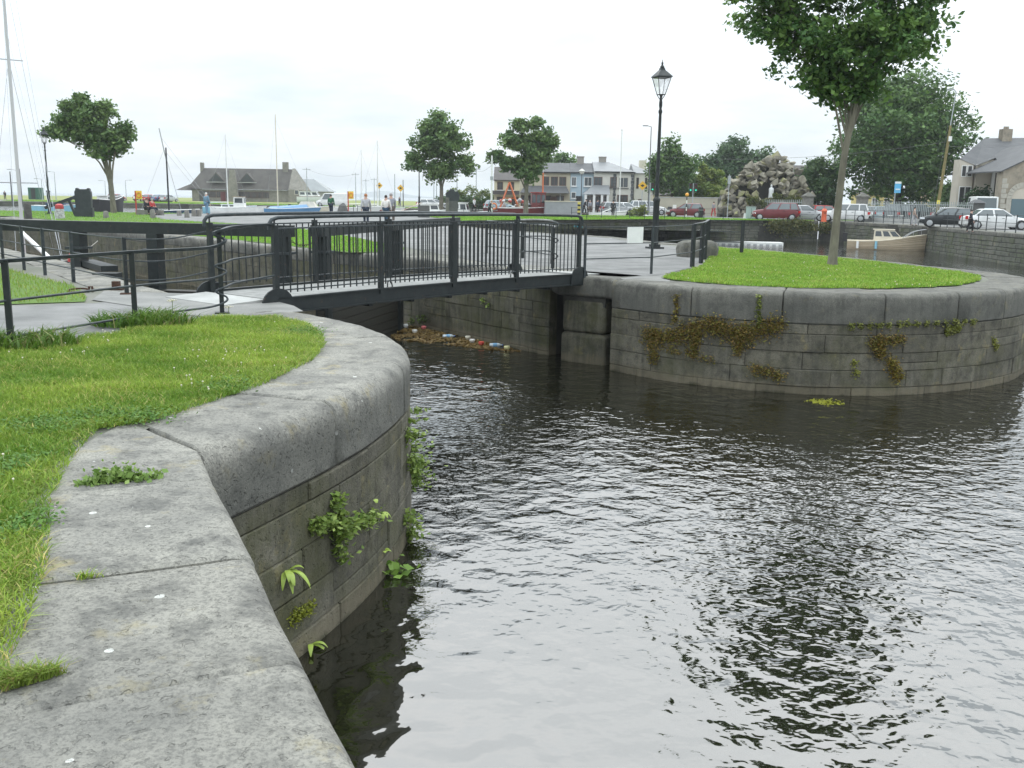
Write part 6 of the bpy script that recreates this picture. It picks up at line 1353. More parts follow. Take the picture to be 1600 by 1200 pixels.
# left bay with slit windows
MB().prism([(lx(1489), 0), (lx(1513), 0), (lx(1513), zc(257)), (lx(1491), zc(250))], -1.0, .35, XZ).build('left_bay', CHW, chh)
for px in (1498, 1507):
    window(chh, (lx(px), -.37, 2.3), .62, 2.5, (1, 0, 0), (0, -1, 0), PVC, bars=0, mtl=DKW); window(chh, (lx(px), -.37, zc(268)), .5, 1.1, (1, 0, 0), (0, -1, 0), PVC, bars=0, mtl=DKW)
# middle gable
MB().prism([(lx(1516), 0), (lx(1551), 0), (lx(1551), zc(262)), (lx(1541), zc(249)), (lx(1516), zc(258))], -1.0, .6, XZ).build('middle_gable', CHW, chh)
MB().add([(lx(1514), -.8, zc(259)), (lx(1541), -.8, zc(247)), (lx(1561), -.8, zc(262)), (lx(1514), 4, zc(259)), (lx(1541), 4, zc(247)), (lx(1561), 4, zc(262))], [(0, 1, 4, 3), (1, 2, 5, 4), (0, 3, 5, 2)]).build('middle_roof', SLATE, chh)
for px, w_ in ((1546, .7),): MB().box((lx(px), -.66, 2.6), (w_, .1, 4.6)).build('slit_window', DKW, chh)
MB().box((lx(1542), -.68, 2.6), (.3, .14, 4.9)).box((lx(1550), -.68, 2.5), (.3, .14, 4.7)).build('pilaster', PVC, chh)
# front gable in stone with arched door
fx = lx(1552, 92); gz = lambda py: Zat(1580, py, 92)
MB().prism([(fx, 0), (fx+9.0, 0), (fx+9.0, gz(232)), (fx+5.2, gz(222)), (fx+2.9, gz(243)), (fx, gz(266))], 6.0, 7.2, XZ).build('front_gable', CHS, chh)
MB().add([(fx-.3, -7.4, gz(268)), (fx+5.2, -7.4, gz(221)), (fx+5.2, 3, gz(221)), (fx-.3, 3, gz(268)), (fx-.3, -7.4, gz(270)), (fx+5.2, -7.4, gz(223.5)), (fx+5.2, 3, gz(223.5)), (fx-.3, 3, gz(270))], [(0, 1, 2, 3), (7, 6, 5, 4), (0, 4, 5, 1), (1, 5, 6, 2), (2, 6, 7, 3), (3, 7, 4, 0)]).build('front_roof', SLATE, chh)
for k in range(9): MB().box((fx+.28 if k % 2 else fx+.2, -7.22, .3+k*.46), (.56 if k % 2 else .4, .1, .42)).build('quoin', mat('pale_quoin_stone', (.45, .42, .36), (.35, .33, .28), sc=3, rough=.9), chh)
dcx = lx(1596, 90.8); 
for k in range(13):
    a0, a1 = math.pi*k/13, math.pi*(k+1)/13; r0, r1 = 1.05, 1.5
    MB().prism([(dcx+r*math.cos(a), 2.35+r*math.sin(a)) for r, a in ((r0, a0+.01), (r1, a0+.01), (r1, a1-.01), (r0, a1-.01))], 7.2, 7.34, XZ).build('arch_stone', mat('pale_quoin_stone', (.4, .4, .4)), chh)
for s in (-1, 1): MB().box((dcx+s*1.27, -7.25, 1.18), (.45, .14, 2.34)).build('door_jamb', mat('pale_quoin_stone', (.4, .4, .4)), chh)
MB().prism([(dcx+1.05*math.cos(math.pi*i/12), 2.35+1.05*math.sin(math.pi*i/12)) for i in range(13)], 7.2, 7.25, XZ).build('tympanum', CHW, chh)
MB().box((dcx, -7.23, 1.17), (2.0, .08, 2.34)).build('door', mat('blue_grey_door', (.11, .16, .18)), chh)
MB().box((l2(1559, 5.6), 5.6, z2(213, 5.6)), (1.0, .9, 1.5)).box((l2(1557, 5.6), 5.6, z2(205, 5.6)+.35), (.2, .2, .3)).box((l2(1561, 5.6), 5.6, z2(205, 5.6)+.35), (.2, .2, .3)).build('chimney', CHS, chh)
# street furniture on the right
up = thing('utility_pole', 'tall wooden utility pole with street light beside the big tree', 'utility pole', at(1464, 92)); zt = Zat(1477, 196, 92)
MB().tube([(0, 0, 0), (.55, 0, zt)], [.17, .12], 8).build('shaft', mat('greenish_timber_pole', (.22, .18, .07), (.15, .13, .06), sc=3, rough=.9), up, smooth=60)
MB().tube([(.5, 0, zt-.4), (.75, 0, zt+3.0), (.55, 0, zt+3.2)], .045, 6).box((.2, 0, zt+3.2), (.6, .22, .12)).build('street_light', PGREY, up); MB().box((.55, -.2, zt-1.2), (.3, .05, .45)).build('notice', WHITE, up); MB().box((.03, -.18, .95+1.0), (.3, .04, .35)).build('notice', mat('yellow_notice', (.7, .6, .1)), up)
wire('thin cable running down beside the utility pole', (X(1464, 92)+.4, 92.2, zt), (X(1460, 92)-.1, 92.2, .6), -.1)
wire('overhead wire from the utility pole to the church roof', (X(1470, 92)+.2, 92, Zat(1470, 228, 92)), (X(1600, 98), 98, Zat(1600, 222, 98)), .3)
bs = thing('bus_stop_sign', 'blue and white bus stop sign on a grey pole in front of the big tree', 'sign', at(1397, 97)); MB().tube([(0, 0, 0), (0, 0, 3.9)], .05, 6).build('pole', PGREY, bs)
MB().box((.2, -.03, 3.35), (.62, .06, 1.1)).build('plate', mat('sign_blue', (.12, .42, .66), rough=.4), bs); MB().box((.2, -.065, 3.8), (.6, .02, .2)).box((.2, -.065, 3.15), (.4, .02, .12)).build('print', WHITE, bs)
street_lamp(1013, 116, 198, 'tall dark street light beside the white house, behind the traffic signal', -1, PDARK, .5)
def signal(px, d, py, label, rz=0, heads=1):
    z = Zat(px, py, d); t = thing('traffic_light', label, 'traffic light', at(px, d), rz); MB().tube([(0, 0, 0), (0, 0, z+.5)], .06, 7).build('pole', PGREY, t)
    for k in range(heads):
        x_ = .28 if heads == 1 else (-.3, .3)[k]; h_ = MB().box((x_, 0, z), (.34, .24, .95)).build('head', TRIM, t)
        for j, c in enumerate(((.05, .005, .005), (.06, .03, .0), None)):
            m_ = mat('signal_dark_%d' % j, c) if c else SIGG
            MB().tube([(x_, -.13, z+.29-j*.29), (x_, -.16, z+.29-j*.29)], .1, 10).build('lens', m_, h_)
def emit(name, c, s):
    m, t, p, n, l = newmat(name); p.inputs['Base Color'].default_value = (*c, 1); p.inputs['Emission Color'].default_value = (*c, 1); p.inputs['Emission Strength'].default_value = s; return m
SIGG = emit('green_signal', (.02, .7, .4), .4)
signal(1015, 117, 292, 'traffic light showing green beside the white house', 0, 1); signal(1082, 112, 293, 'double-headed traffic light left of the grotto wall', 0, 2)
sp_ = pole('grey sign pole with small plate in front of the grotto pier', at(1137.5, 100), Zat(1137, 272, 100), .05, PGREY, 'sign', 'sign_pole'); MB().box((0, -.05, Zat(1137, 281, 100)), (.3, .04, .8)).build('plate', PGREY, sp_)
bb = thing('crossing_beacon', 'amber globe crossing beacon on a striped pole in front of the maroon car', 'beacon', at(1073, 101.5)); 
for i in range(6): MB().tube([(0, 0, i*.36), (0, 0, i*.36+.355)], .055, 7).build('band', TRIM if i % 2 else WHITE, bb)
MB().ball((0, 0, 2.35), .2, 10, 6).build('globe', mat('amber_globe', (.75, .33, .03), rough=.3), bb, smooth=60)
ul = thing('lantern_lamp', 'small pale lantern street lamp in front of the blue house', 'street lamp', at(908, 116)); MB().tube([(0, 0, 0), (0, 0, Zat(908, 272, 116))], [.08, .05], 6).build('shaft', PDARK, ul); MB().lathe([(.18, 0), (.36, .35), (.34, .4), (.05, .62)], 8, c=(0, 0, Zat(908, 272, 116))).build('lantern', mat('pale_lantern', (.6, .6, .55)), ul)
cb = thing('utility_cabinet', 'grey-green roadside utility cabinet in front of the red banner', 'cabinet', at(1174, 97.5)); MB().box((0, 0, .6), (.85, .45, 1.2)).box((0, 0, 1.23), (.92, .52, .06)).build('box', mat('cabinet_green_grey', (.34, .42, .40)), cb); MB().box((0, -.24, .6), (.02, .03, 1.0)).build('door_seam', TRIM, cb)
cb2 = thing('concrete_block', 'white concrete block beside the utility cabinet', 'block', at(1166, 98.5)); MB().box((0, 0, .3), (.35, .35, .6), taper=.8).build('block', WHITE, cb2)
pb = thing('pillar_box', 'orange-red roadside pillar between the silver car and the tree trunk', 'pillar', at(1289, 91)); MB().lathe([(.27, 0), (.25, .1), (.24, .9), (.28, .98), (.26, 1.05), (.15, 1.2)], 10).build('body', mat('orange_red_paint', (.62, .12, .05), rough=.4), pb, smooth=40); MB().box((0, -.25, .8), (.2, .03, .06)).build('slot', TRIM, pb)
person('pedestrian in black and white with red shorts by the buff wall', at(1115.5, 108), .6, 1.72, C('bw', (.25, .25, .26)), C('red', (.45, .06, .06)), HD, 'walk')
person('person in a light top walking on the quay left of the dark hatchback', at(1430, 80), 1.2, 1.5, C('tan', (.4, .3, .25)), C('pale_grey', (.42, .42, .44)), HD, 'walk')
person('person in black carrying a large dark bag in front of the white saloon', at(1519, 62), 1.0, 1.45, C('charcoal', (.03, .033, .04)), C('black', (.02, .02, .022)), HD, 'walk', bag=C('black', (.02, .02, .022)))
for px, d, lb in ((1096, 100, 'dark litter bin behind the maroon car'), (1047, 104, 'dark litter bin left of the maroon car')):
    t = thing('litter_bin', lb, 'bin', at(px, d)); MB().lathe([(.24, 0), (.26, .95), (.2, 1.1)], 9).build('body', TRIM, t); MB().lathe([(.27, .8), (.27, .86)], 9).build('band', CHROME, t)
ks = thing('kiosk_box', 'white parking notice box left of the maroon car', 'notice', at(1054.5, 104)); MB().box((0, 0, .95), (.35, .2, .7)).box((0, 0, .3), (.1, .1, .6)).build('box', WHITE, ks)
# cars on the right
CARS = ((962, 122, .15, 2, 'hatch', 'maroon car behind the white one in front of the white house'), (978, 118, .0, 1, 'sedan', 'white saloon in front of the white house'), (966, 116, .1, 0, 'hatch', 'silver hatchback left of the white saloon by the flagpole'), (1012, 119, .1, 1, 'suv', 'white off-roader in front of the street corner'),
  (1072, 104, 2.95, 2, 'hatch', 'maroon hatchback behind the amber crossing beacon'), (1213, 95, 2.95, 2, 'suv', 'dark red estate car in front of the grotto railings'), (1262, 96, -.35, 0, 'hatch', 'silver hatchback in front of the right grotto pier'), (1322, 94, 2.75, 1, 'suv', 'white crossover left of the pyramid-capped pier'), (1292, 103, .2, 6, 'hatch', 'red car half hidden behind the tree trunk'),
  (1482, 76, math.pi-.35, 3, 'hatch', 'black hatchback parked on the far quay beside the white saloon'), (1557, 71, -.16, 1, 'sedan', 'white and silver saloon at the right edge of the far quay'),
  (1366, 104, 1.0, 1, 'hatch', 'white car, first behind the car park railings'), (1382, 100, 1.1, 8, 'hatch', 'pale blue car behind the railings under the bus stop sign'), (1374, 112, .8, 1, 'sedan', 'white car further back under the big tree'), (1410, 108, 1.0, 0, 'hatch', 'silver car under the big tree right of the bus stop sign'), (1404, 98, .9, 7, 'suv', 'grey car close behind the railings right of the bus stop sign'), (1432, 97, .6, 3, 'suv', 'black car behind the railings left of the utility pole'), (1450, 104, .8, 8, 'hatch', 'pale blue car behind the utility pole'), (1482, 103, .6, 1, 'hatch', 'white car below the church side wall'), (1494, 96, .2, 0, 'sedan', 'silver saloon in front of the church bay windows'), (1501, 90, .2, 1, 'hatch', 'white car just left of the squat dark pier'), (1548, 86, 1.2, 8, 'hatch', 'pale blue car between the dark pier and the church door'))
for px, d, rz, c, k, lb in CARS:
    L_, W_, H_ = {'hatch': (4.0, 1.72, 1.48), 'sedan': (4.5, 1.76, 1.46), 'suv': (4.5, 1.82, 1.68)}[k]
    car(lb, (X(px, d), d, 0), rz, PC[c], k, L_, W_, H_, group='cars parked on the far road')
car('white minibus with rounded roof beside the church hedge', (X(1533, 90), 90, 0), 1.3, WHITE, 'van', 5.0, 2.1, 2.5, 'van')
# quay railing along the road
t, P = simple_fence('dark railing of thin posts along the far quay road at right', [(24.5, 94.5), (29.8, 95.0), (31.6, 93.2), (33.4, 84.2), (33.4, 78), (32.6, 71), (31.7, 62), (31.5, 44)], 1.15, 1.55, (1.1, .6, .2), r=.016, wpost=.045)
# boats of the right basin
p = (X(1393, 80), 82.5, WZ); a_ = math.atan2(-8.6, 2.6)
t, rg = boat('beige clinker cabin cruiser moored below the far road', (30.0, 78.8, WZ), -.33, 5.6, 2.1, .6, paint('clinker_beige', (.60, .50, .36)), CREAM, CREAM, cat='cabin cruiser', strakes=True, bow=1.25)
cabin(t, -.8, 1.6, 1.5, .72, 1.6, CREAM, GLASS, 3, .9)
for s in (-1, 1): MB().tube(sm([(1.4, s*.75, .95), (2.2, s*.6, 1.5), (3.4, s*.05, 1.75)], 4), .025, 5).build('pulpit_rail', CHROME, t)
for x_ in (2.2, 2.8): MB().tube([(x_, 0.45, 1.1), (x_, .42, 1.55)], .02, 5).build('stanchion', CHROME, t)
for x_, c in ((-2.0, BWHITE), (-.6, LBLUE)): MB().tube([(x_, -1.1, .7), (x_, -1.13, .1)], .1, 8).build('fender', c, t, smooth=60)
MB().box((-3.0, 0, .95), (.35, .45, .7)).build('outboard_motor', TRIM, t)
pt = thing('pontoon', 'low white floating pontoon below the far channel wall', 'pontoon', (X(1172, 84), 84, WZ), -.12)
MB().box((0, 0, .12), (5.8, 1.6, .3)).build('deck', BWHITE, pt)
for i in range(11): MB().box((-2.65+i*.53, -.82, .02), (.3, .05, .2)).build('float_cell', mat('float_grey', (.35, .36, .36)), pt)  # plain grey float cells along the pontoon side
wire('blue mooring rope sagging from the cruiser to the quay wall', (X(1452, 80), 80, -.7), (X(1500, 66.5), 66.5, -.35), .7)
# ivy and bushes hanging on the far wall
for px, d, lb, bl in ((1237, 93.2, 'brownish green ivy bush hanging over the far wall behind the pontoon', [(-1.2, 0, -.5, .9, .3, .5), (.2, 0, -.6, 1.1, .35, .7), (1.5, 0, -.5, .8, .3, .5)]), (1300, 93.6, 'green ivy patch on the far wall left of the island tree trunk', [(-.5, 0, -.6, .7, .2, .4), (.8, 0, -.5, .6, .2, .4)])):
    rng = np.random.default_rng(int(px)); t = thing('ivy', lb, 'ivy', (X(px, d), d, 0)); cs = np.concatenate([np.array(b[:3])+rng.normal(0, .5, (900, 3))*np.array(b[3:6]) for b in bl]); tt = rng.uniform(0, 1, (len(cs), 1)); c = np.array((.06, .09, .03))*(1-tt)+np.array((.19, .17, .06))*tt
    V, F, Cc = leaves(cs, .2*rng.uniform(.6, 1.4, len(cs)), rng, c); np_mesh('foliage', V, F, LEAF, Cc, t)

# distant low hills beyond the bay
hl = MB(); n0 = 40; hp = [(-1200+i*60, 5200, 6+34*max(0, math.sin(i*.21+.4))*(.6+.4*math.sin(i*.9))) for i in range(n0)]
hl.sweep([[(x, y, -3), (x, y, z), (x, y+300, z*.9), (x, y+600, -3)] for x, y, z in hp], closed=False); tag(hl.build('hills', mat('far_hill', (.12, .17, .16)), smooth=60), kind='structure')
# ================================================================== PLANTS ON THE STONES, LITTER, FLOWERS
def on_face(path, px, py, s0=0, s1=None):
    best = None; s1 = s1 or path.len; n = 400
    for i in range(n+1):
        s = s0+(s1-s0)*i/n; p = path.at(s); r = ray(px, py); t = p.y/r.y; z = EYE+r.z*t; e = abs(r.x*t-p.x)
        if -2.2 < z < .1 and path.nrm(s).dot(Vector((p.x, p.y))) < .6*p.length and (best is None or e < best[0]): best = (e, s, z)
    return best[1], best[2]
def wall_plant(name, label, path, pix, n, leaf, spread, cols, seed, cat='plant', out=.06, droop=0, s1=None):
    """leaves clinging to a wall face round the given sight points"""
    rng = np.random.default_rng(seed); cs = []
    for (px, py), w_ in pix:
        s, z = on_face(path, px, py, 0, s1); k = int(n*w_)
        ss = s+rng.normal(0, spread, k); zz = z+rng.normal(0, spread*.8, k)-abs(rng.normal(0, droop, k)) if droop else z+rng.normal(0, spread*.8, k)
        oo = np.abs(rng.normal(0, out, k))+.012
        for a, b, c in zip(ss, zz, oo):
            q = path.off(a, c); cs.append((q.x, q.y, b))
    cs = np.array(cs); t = thing(name, label, cat, tuple(cs.mean(0))); P = cs-cs.mean(0); tt = rng.uniform(0, 1, (len(P), 1)); c = np.array(cols[0])*(1-tt)+np.array(cols[1])*tt
    V, F, C_ = leaves(P, leaf*rng.uniform(.55, 1.4, len(P)), rng, c*rng.uniform(.75, 1.25, (len(P), 1)), up=.8); np_mesh('leaves', V, F, LEAF, C_, t); return t
IVY = ((.10, .17, .03), (.26, .34, .08)); RUSTY = ((.17, .18, .035), (.25, .15, .05))
def line(p0, p1, k): return [((p0[0]+(p1[0]-p0[0])*i/(k-1), p0[1]+(p1[1]-p0[1])*i/(k-1)), 1/k) for i in range(k)]
wall_plant('wall_plant', 'bright leafy plant spreading in a cross shape on the bastion wall', P_BAST, line((519, 775), (524, 868), 8)+line((522, 830), (578, 806), 6)+line((520, 815), (488, 818), 3), 330, .05, .045, IVY, 1)
wall_plant('wall_plant', 'leafy clump at the waterline below the bastion', P_BAST, line((605, 890), (636, 900), 5), 150, .085, .06, ((.1, .2, .03), (.24, .36, .07)), 2, out=.12)
wall_plant('moss_patch', 'yellow-green moss patch low on the bastion wall near the corner', P_BAST, line((455, 965), (482, 948), 5), 420, .022, .04, ((.17, .2, .02), (.28, .3, .04)), 3, out=.02)
wall_plant('wall_plant', 'hanging green plants on the right shoulder of the bastion wall', P_BAST, line((633, 680), (636, 720), 3)+line((640, 720), (641, 755), 4)+line((625, 790), (634, 830), 3), 380, .05, .05, IVY, 4, out=.1)
wall_plant('wall_plant', 'small plant under the coping at the right edge of the bastion', P_BAST, line((637, 640), (638, 655), 2), 40, .07, .035, IVY, 5, out=.1)
def fern(label, loc, nrm_, n, ln, seed, cols=((.24, .33, .05), (.32, .42, .08)), wd=.019, rise=.6):
    r = random.Random(seed); t = thing('fern', label, 'fern', loc)
    m_ = mat('fern_frond', cols[0], cols[1], sc=6, rough=.45)
    for i in range(n):
        a = r.uniform(-1.25, 1.25); d = (Matrix.Rotation(a, 3, 'Z') @ Vector((nrm_[0], nrm_[1], 0))).normalized(); L_ = ln*r.uniform(.6, 1.1); sd = Vector((d.y, -d.x, 0)); up_ = r.uniform(.1, 1)*rise
        rings = []
        for k in range(8):
            f = k/7; p = d*L_*f*(1-.25*f)+Vector((0, 0, L_*(up_*1.5*f-.75*f*f))); w_ = wd*math.sin(math.pi*(f*.9+.08))+.003; rings.append([p-sd*w_, p+Vector((0, 0, -.004)), p+sd*w_, p+Vector((0, 0, .002))])
        MB().sweep(rings).build('frond', m_, t, smooth=60)
    return t
for (px, py), lb, n, ln, sd in (((448, 893), 'yellow-green strap-leaved fern on the bastion wall', 11, .24, 1), ((486, 1012), 'strap-leaved fern at the waterline in the wall corner', 4, .24, 2), ((598, 800), 'little pale fern low on the right of the bastion wall', 3, .12, 3), ((585, 780), 'tiny upright green fern on a joint of the bastion wall', 2, .10, 4), ((601, 862), 'small seedling above the waterline of the bastion', 3, .09, 5)):
    s, z = on_face(P_BAST, px, py); q = P_BAST.off(s, .0); nv = P_BAST.nrm(s); fern(lb, (q.x, q.y, max(z, WZ+.03)), nv, n, ln, sd)
# creeper on the island wall
S1 = P_ISL.near(11.5, 24)
wall_plant('wall_creeper', 'long band of reddish green creeper under the island coping', P_ISL, [((x, 508+8*math.sin(x*.05)+(6 if x < 1100 else 0)), 1/36) for x in range(1012, 1222, 6)], 5200, .042, .10, RUSTY, 11, 'creeper', .025, .10, S1)
wall_plant('wall_creeper', 'creeper trail hanging down near the left end of the island wall', P_ISL, line((1022, 515), (1022, 560), 8), 714, .04, .07, RUSTY, 12, 'creeper', .04, .05, S1)
wall_plant('wall_creeper', 'creeper tongue hanging from the band in the middle of the island wall', P_ISL, line((1160, 515), (1155, 545), 5)+line((1090, 520), (1085, 545), 4), 700, .04, .06, RUSTY, 13, 'creeper', .04, .05, S1)
wall_plant('wall_creeper', 'narrow creeper climbing over the coping at the left of the band', P_ISL, line((1057, 462), (1056, 500), 6), 190, .05, .035, RUSTY, 14, 'creeper', .03, .02, S1)
wall_plant('wall_creeper', 'narrow green creeper climbing the coping joint right of the band', P_ISL, line((1187, 462), (1186, 505), 6), 170, .05, .03, ((.12, .16, .03), (.2, .22, .05)), 15, 'creeper', .03, .02, S1)
wall_plant('wall_creeper', 'creeper patch on the middle courses below the right coping joint', P_ISL, line((1364, 530), (1405, 527), 5)+line((1370, 535), (1375, 550), 3), 714, .04, .07, RUSTY, 16, 'creeper', .04, .04, S1)
wall_plant('wall_creeper', 'golden green creeper clump low on the right part of the island wall', P_ISL, line((1392, 562), (1402, 588), 6), 578, .04, .07, ((.2, .2, .03), (.28, .17, .04)), 17, 'creeper', .04, .03, S1)
wall_plant('wall_creeper', 'small creeper clump low in the middle of the island wall', P_ISL, line((1180, 573), (1218, 585), 5), 510, .04, .07, RUSTY, 18, 'creeper', .04, .03, S1)
wall_plant('moss_patch', 'mossy weeds growing in the joint below the right part of the coping', P_ISL, line((1330, 508), (1520, 500), 14)+line((1480, 515), (1495, 510), 3), 800, .04, .04, ((.14, .17, .03), (.22, .22, .06)), 19, 'moss', .03, .03, S1)
wall_plant('moss_patch', 'yellow moss tuft on the far right courses of the island wall', P_ISL, line((1552, 530), (1556, 540), 2)+line((1335, 565), (1338, 580), 2), 150, .04, .04, ((.2, .22, .04), (.26, .26, .06)), 20, 'moss', .03, .03, S1)
wall_plant('moss_patch', 'thin weeds along the middle joint at the left of the island wall', P_ISL, line((1050, 545), (1110, 560), 6), 260, .04, .05, RUSTY, 21, 'moss', .03, .03, S1)
wall_plant('wall_plant', 'small green weed on the lock wall under the bridge', P_RL, line((760, 470), (764, 476), 2), 60, .06, .05, IVY, 22, out=.05)
wall_plant('wall_plant', 'leafy weeds low on the lock wall beside the gate under the bridge', P_RL, line((648, 500), (664, 497), 3), 110, .07, .08, ((.06, .1, .02), (.12, .17, .04)), 23, out=.06)
# ferny weed in the coping joint, tufts in the joints
rng = np.random.default_rng(5); cs = []
for f in np.linspace(0, 1, 26):
    p = G(128+122*f, 757-11*f); k = 26 if .05 < f < .8 else 8
    for _ in range(k): cs.append((p.x+rng.normal(0, .02), p.y+rng.normal(.0, .035), abs(rng.normal(0, .028))*(1.6 if .15 < f < .7 else .7)))
cs = np.array(cs); t = thing('joint_weed', 'feathery green weed growing in a joint of the near coping', 'weed', tuple(cs.mean(0)*np.array([1, 1, 0]))); P = cs-np.array(t.location); tt = rng.uniform(0, 1, (len(P), 1))
V, F, C_ = leaves(P, .034*rng.uniform(.5, 1.6, len(P)), rng, np.array((.11, .2, .04))*(1-tt)+np.array((.26, .36, .1))*tt); np_mesh('leaves', V, F, LEAF, C_, t)
def tuft(label, p0, p1, wd_, n, h, seed, cols=GC):
    a, b = G(*p0), G(*p1); d = (b-a).normalized(); s_ = Vector((-d.y, d.x, 0))*wd_; return grass('grass', label, [tuple(a+s_*1.6)[:2], tuple(a.lerp(b, .4)+s_*1.3)[:2], tuple(a.lerp(b, .75)+s_*.6)[:2], tuple(b)[:2], tuple(a.lerp(b, .7)-s_*.5)[:2], tuple(a.lerp(b, .35)-s_)[:2], tuple(a-s_*1.2)[:2]], n, h, .006, cols, seed, lean=1.0, z=.0)
tuft('spiky grass tuft at the lower left joint of the near coping', (0, 1075), (112, 1050), .03, 700, .06, 91, ((.2, .29, .05), (.28, .34, .07), (.4, .34, .14)))
tuft('thin line of grass in the coping joint above the lower left tuft', (120, 906), (165, 901), .012, 130, .04, 92)
tuft('grass seam where the lawn corner meets the bastion joint', (130, 660), (235, 655), .07, 1500, .05, 93)
# clover leaves in darker patches
rng = np.random.default_rng(77); cs = []
for cx_, cy_, rx_, ry_, k in ((-2.95, 6.95, .38, .22, 2600), (-3.3, 6.6, .3, .25, 1200), (-2.5, 8.2, .2, .35, 1200), (-3.0, 5.6, .16, .3, 700), (-2.6, 11.6, .3, .4, 900), (-2.4, 4.5, .12, .25, 500)):
    q = rng.normal(0, 1, (k, 2))*np.array([rx_, ry_])*.5+np.array([cx_, cy_]); cs.append(np.concatenate([q, rng.uniform(.015, .065, (k, 1))], 1))
cs = np.concatenate(cs); tt = rng.uniform(0, 1, (len(cs), 1)); V, F, C_ = leaves(cs, .024*rng.uniform(.6, 1.4, len(cs)), rng, np.array((.06, .15, .02))*(1-tt)+np.array((.13, .24, .04))*tt, up=1.5)
tag(np_mesh('clover_leaves', V, F, LEAF, C_), 'darker clover patches along the edge of the near lawn', 'clover', kind='stuff')
# clover flowers
rng = np.random.default_rng(9); mb = MB(); pts = rng.uniform((-6, 3), (-2, 13), (900, 2)); ok = inside(pts, vis1); pts = pts[ok]; c_ = np.sin(pts[:, 0]*2.1)+np.cos(pts[:, 1]*1.7+pts[:, 0]) > .1; pts = pts[c_][:75]
for x, y in pts:
    h_ = rng.uniform(.05, .085); mb.ball((x, y, h_), (.0085, .0085, .007), 6, 4); mb.tube([(x, y, 0), (x, y, h_)], .0015, 3)
tag(mb.build('clover_flowers', mat('clover_white', (.62, .58, .45))), 'tiny white clover flowers dotted over the near lawn', 'flowers', kind='stuff')
mb = MB(); pts = rng.uniform((3.5, 19), (10.5, 30), (500, 2)); pts = pts[inside(pts, lawn2)][:45]
for x, y in pts: mb.ball((x, y, .07), (.014, .014, .01), 5, 4)
tag(mb.build('clover_flowers', mat('clover_white', (.62, .58, .45))), 'tiny pale clover flowers dotted over the island lawn', 'flowers', kind='stuff')
# flowering weeds by the fence posts
for px, py, lb in ((270, 505, 'white flowered yarrow stalk by the swan-neck post'), (357, 490, 'small white flower head at the foot of the swan-neck post')):
    p = G(px, py); t = thing('wildflower', lb, 'flower', tuple(p)); MB().tube([(0, 0, 0), (.01, 0, .3 if px < 300 else .1)], .004, 4).build('stalk', mat('stalk_green', (.1, .16, .04)), t)
    fl_ = MB(); r = random.Random(3)
    for i in range(22): fl_.ball((r.gauss(.01, .028), r.gauss(0, .028), (.3 if px < 300 else .1)+r.gauss(0, .008)), .009, 5, 3)
    fl_.build('flower_head', mat('clover_white', (.7, .7, .6)), t)
# floating weed and litter in the lock mouth
rng = np.random.default_rng(15)
mat_poly = [tuple(G(x, y, WZ))[:2] for x, y in ((612, 524), (640, 509), (670, 514), (720, 526), (790, 542), (815, 550), (770, 547), (700, 539), (650, 533), (620, 532))]
pts = rng.uniform(np.array(mat_poly).min(0), np.array(mat_poly).max(0), (9000, 2)); pts = pts[inside(pts, mat_poly)]; pts = pts[np.sin(pts[:, 0]*5+np.sin(pts[:, 1]*4))+np.cos(pts[:, 1]*6-pts[:, 0]*2) > -1.1][:2600]
P = np.concatenate([pts, rng.uniform(WZ, WZ+.02, (len(pts), 1))], 1); tt = rng.uniform(0, 1, (len(P), 1)); V, F, C_ = leaves(P, .1*rng.uniform(.4, 1.6, len(P)), rng, np.array((.12, .07, .02))*(1-tt)+np.array((.24, .17, .06))*tt, up=3)
tag(np_mesh('floating_weed', V, F, LEAF, C_), 'brown floating weed drifted together under the bridge', 'weed', kind='stuff')
q = G(1287, 628, WZ); pts = rng.normal(0, 1, (160, 2))*np.array([.16, .12]); P = np.concatenate([pts, rng.uniform(0, .015, (160, 1))], 1); V, F, C_ = leaves(P, .07*rng.uniform(.5, 1.4, 160), rng, np.tile(np.array((.26, .27, .03)), (160, 1)), up=3)
t = thing('floating_leaf_patch', 'small yellow-green patch of weed floating below the island wall', 'weed', tuple(q)); np_mesh('leaves', V, F, LEAF, C_, t)
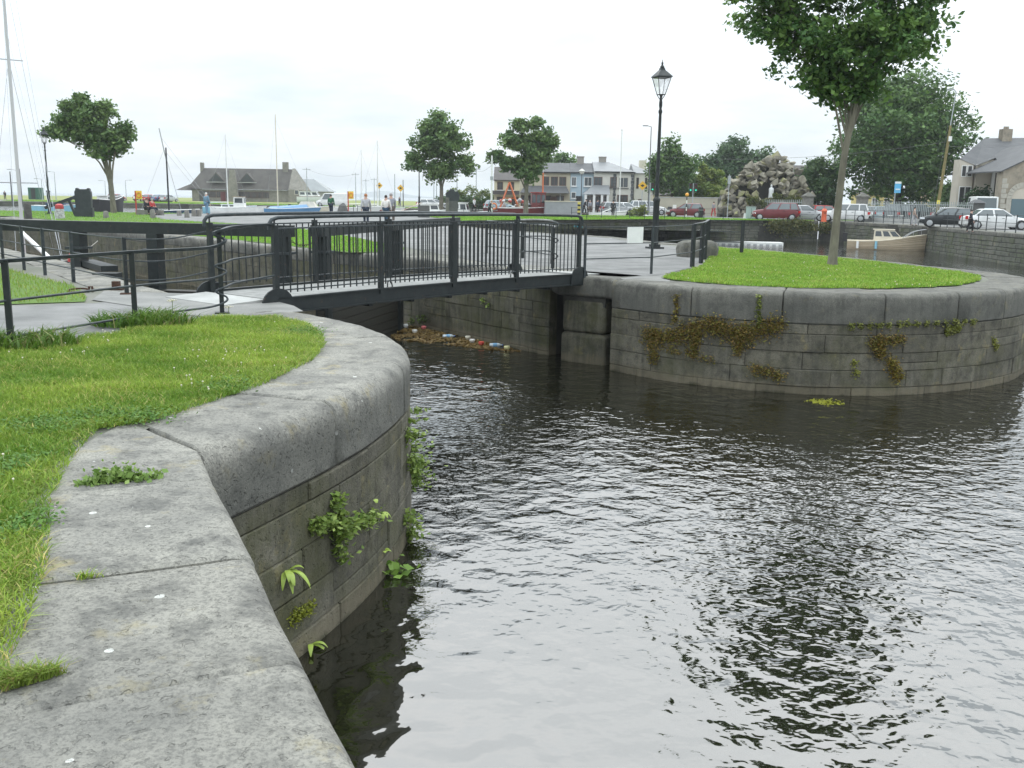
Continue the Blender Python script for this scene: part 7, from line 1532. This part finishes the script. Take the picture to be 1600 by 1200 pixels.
def bottle(px, py, rz, c, label):
    q = G(px, py, WZ); t = thing('plastic_bottle', label, 'bottle', (q.x, q.y, WZ+.03), rz); m = Matrix.Rotation(math.pi/2, 4, 'Y')
    b_ = MB().lathe([(.04, -.16), (.05, -.14), (.05, .06), (.035, .1), (.016, .13), (.016, .16)], 10); b_.v = [tuple(m @ Vector(p)) for p in b_.v]; b_.build('bottle_body', c, t, smooth=50)
    c2 = MB().lathe([(.018, .155), (.018, .175)], 8); c2.v = [tuple(m @ Vector(p)) for p in c2.v]; c2.build('cap', mat('cap_blue', (.05, .15, .5)), t)
    l2 = MB().lathe([(.0515, -.08), (.0515, .02)], 10); l2.v = [tuple(m @ Vector(p)) for p in l2.v]; l2.build('wrapper', mat('wrapper_blue', (.2, .4, .6)), t)
PET = mat('milky_plastic', (.55, .62, .66), rough=.15)
bottle(701, 527, .4, PET, 'blue labelled plastic bottle floating in the weed, left one'); bottle(775, 541, .2, PET, 'clear plastic bottle floating in the weed, right one')
for i, (px, py, c, lb) in enumerate(((648, 521, (.75, .75, .72), 'white foam cup scrap floating nearest the gate'), (662, 515, (.7, .2, .2), 'pink and red wrapper floating beside the lock wall'), (731, 531, (.7, .66, .55), 'cream paper scrap between the two floating bottles'), (738, 536, (.75, .73, .7), 'white cup floating between the two bottles'), (752, 540, (.6, .08, .06), 'red wrapper floating left of the clear bottle'), (792, 547, (.75, .72, .4), 'pale yellow scrap at the right tip of the weed'), (634, 512, (.72, .72, .7), 'white ball of litter against the lock gate'))):
    q = G(px, py, WZ); t = thing('litter', lb, 'litter', (q.x, q.y, WZ+.015), i); r = random.Random(i); MB().lathe([(.05, 0), (.075, .05), (.07, .085), (.03, .09)], 7).build('scrap', mat('litter_%d' % i, c, rough=.5), t)

# ---- damp sea air between the camera and the far shore
hz = MB().box((0, 2900, 12), (9000, 6600, 32)).build('haze', None); tag(hz, kind='stuff')
m = bpy.data.materials.new('sea_haze'); m.use_nodes = True; n = m.node_tree.nodes; n.clear(); o_ = n.new('ShaderNodeOutputMaterial'); v_ = n.new('ShaderNodeVolumePrincipled')
v_.inputs['Density'].default_value = HAZE; v_.inputs['Color'].default_value = (.93, .97, 1, 1); v_.inputs['Anisotropy'].default_value = .2
m.node_tree.links.new(v_.outputs[0], o_.inputs['Volume']); hz.data.materials.append(m)
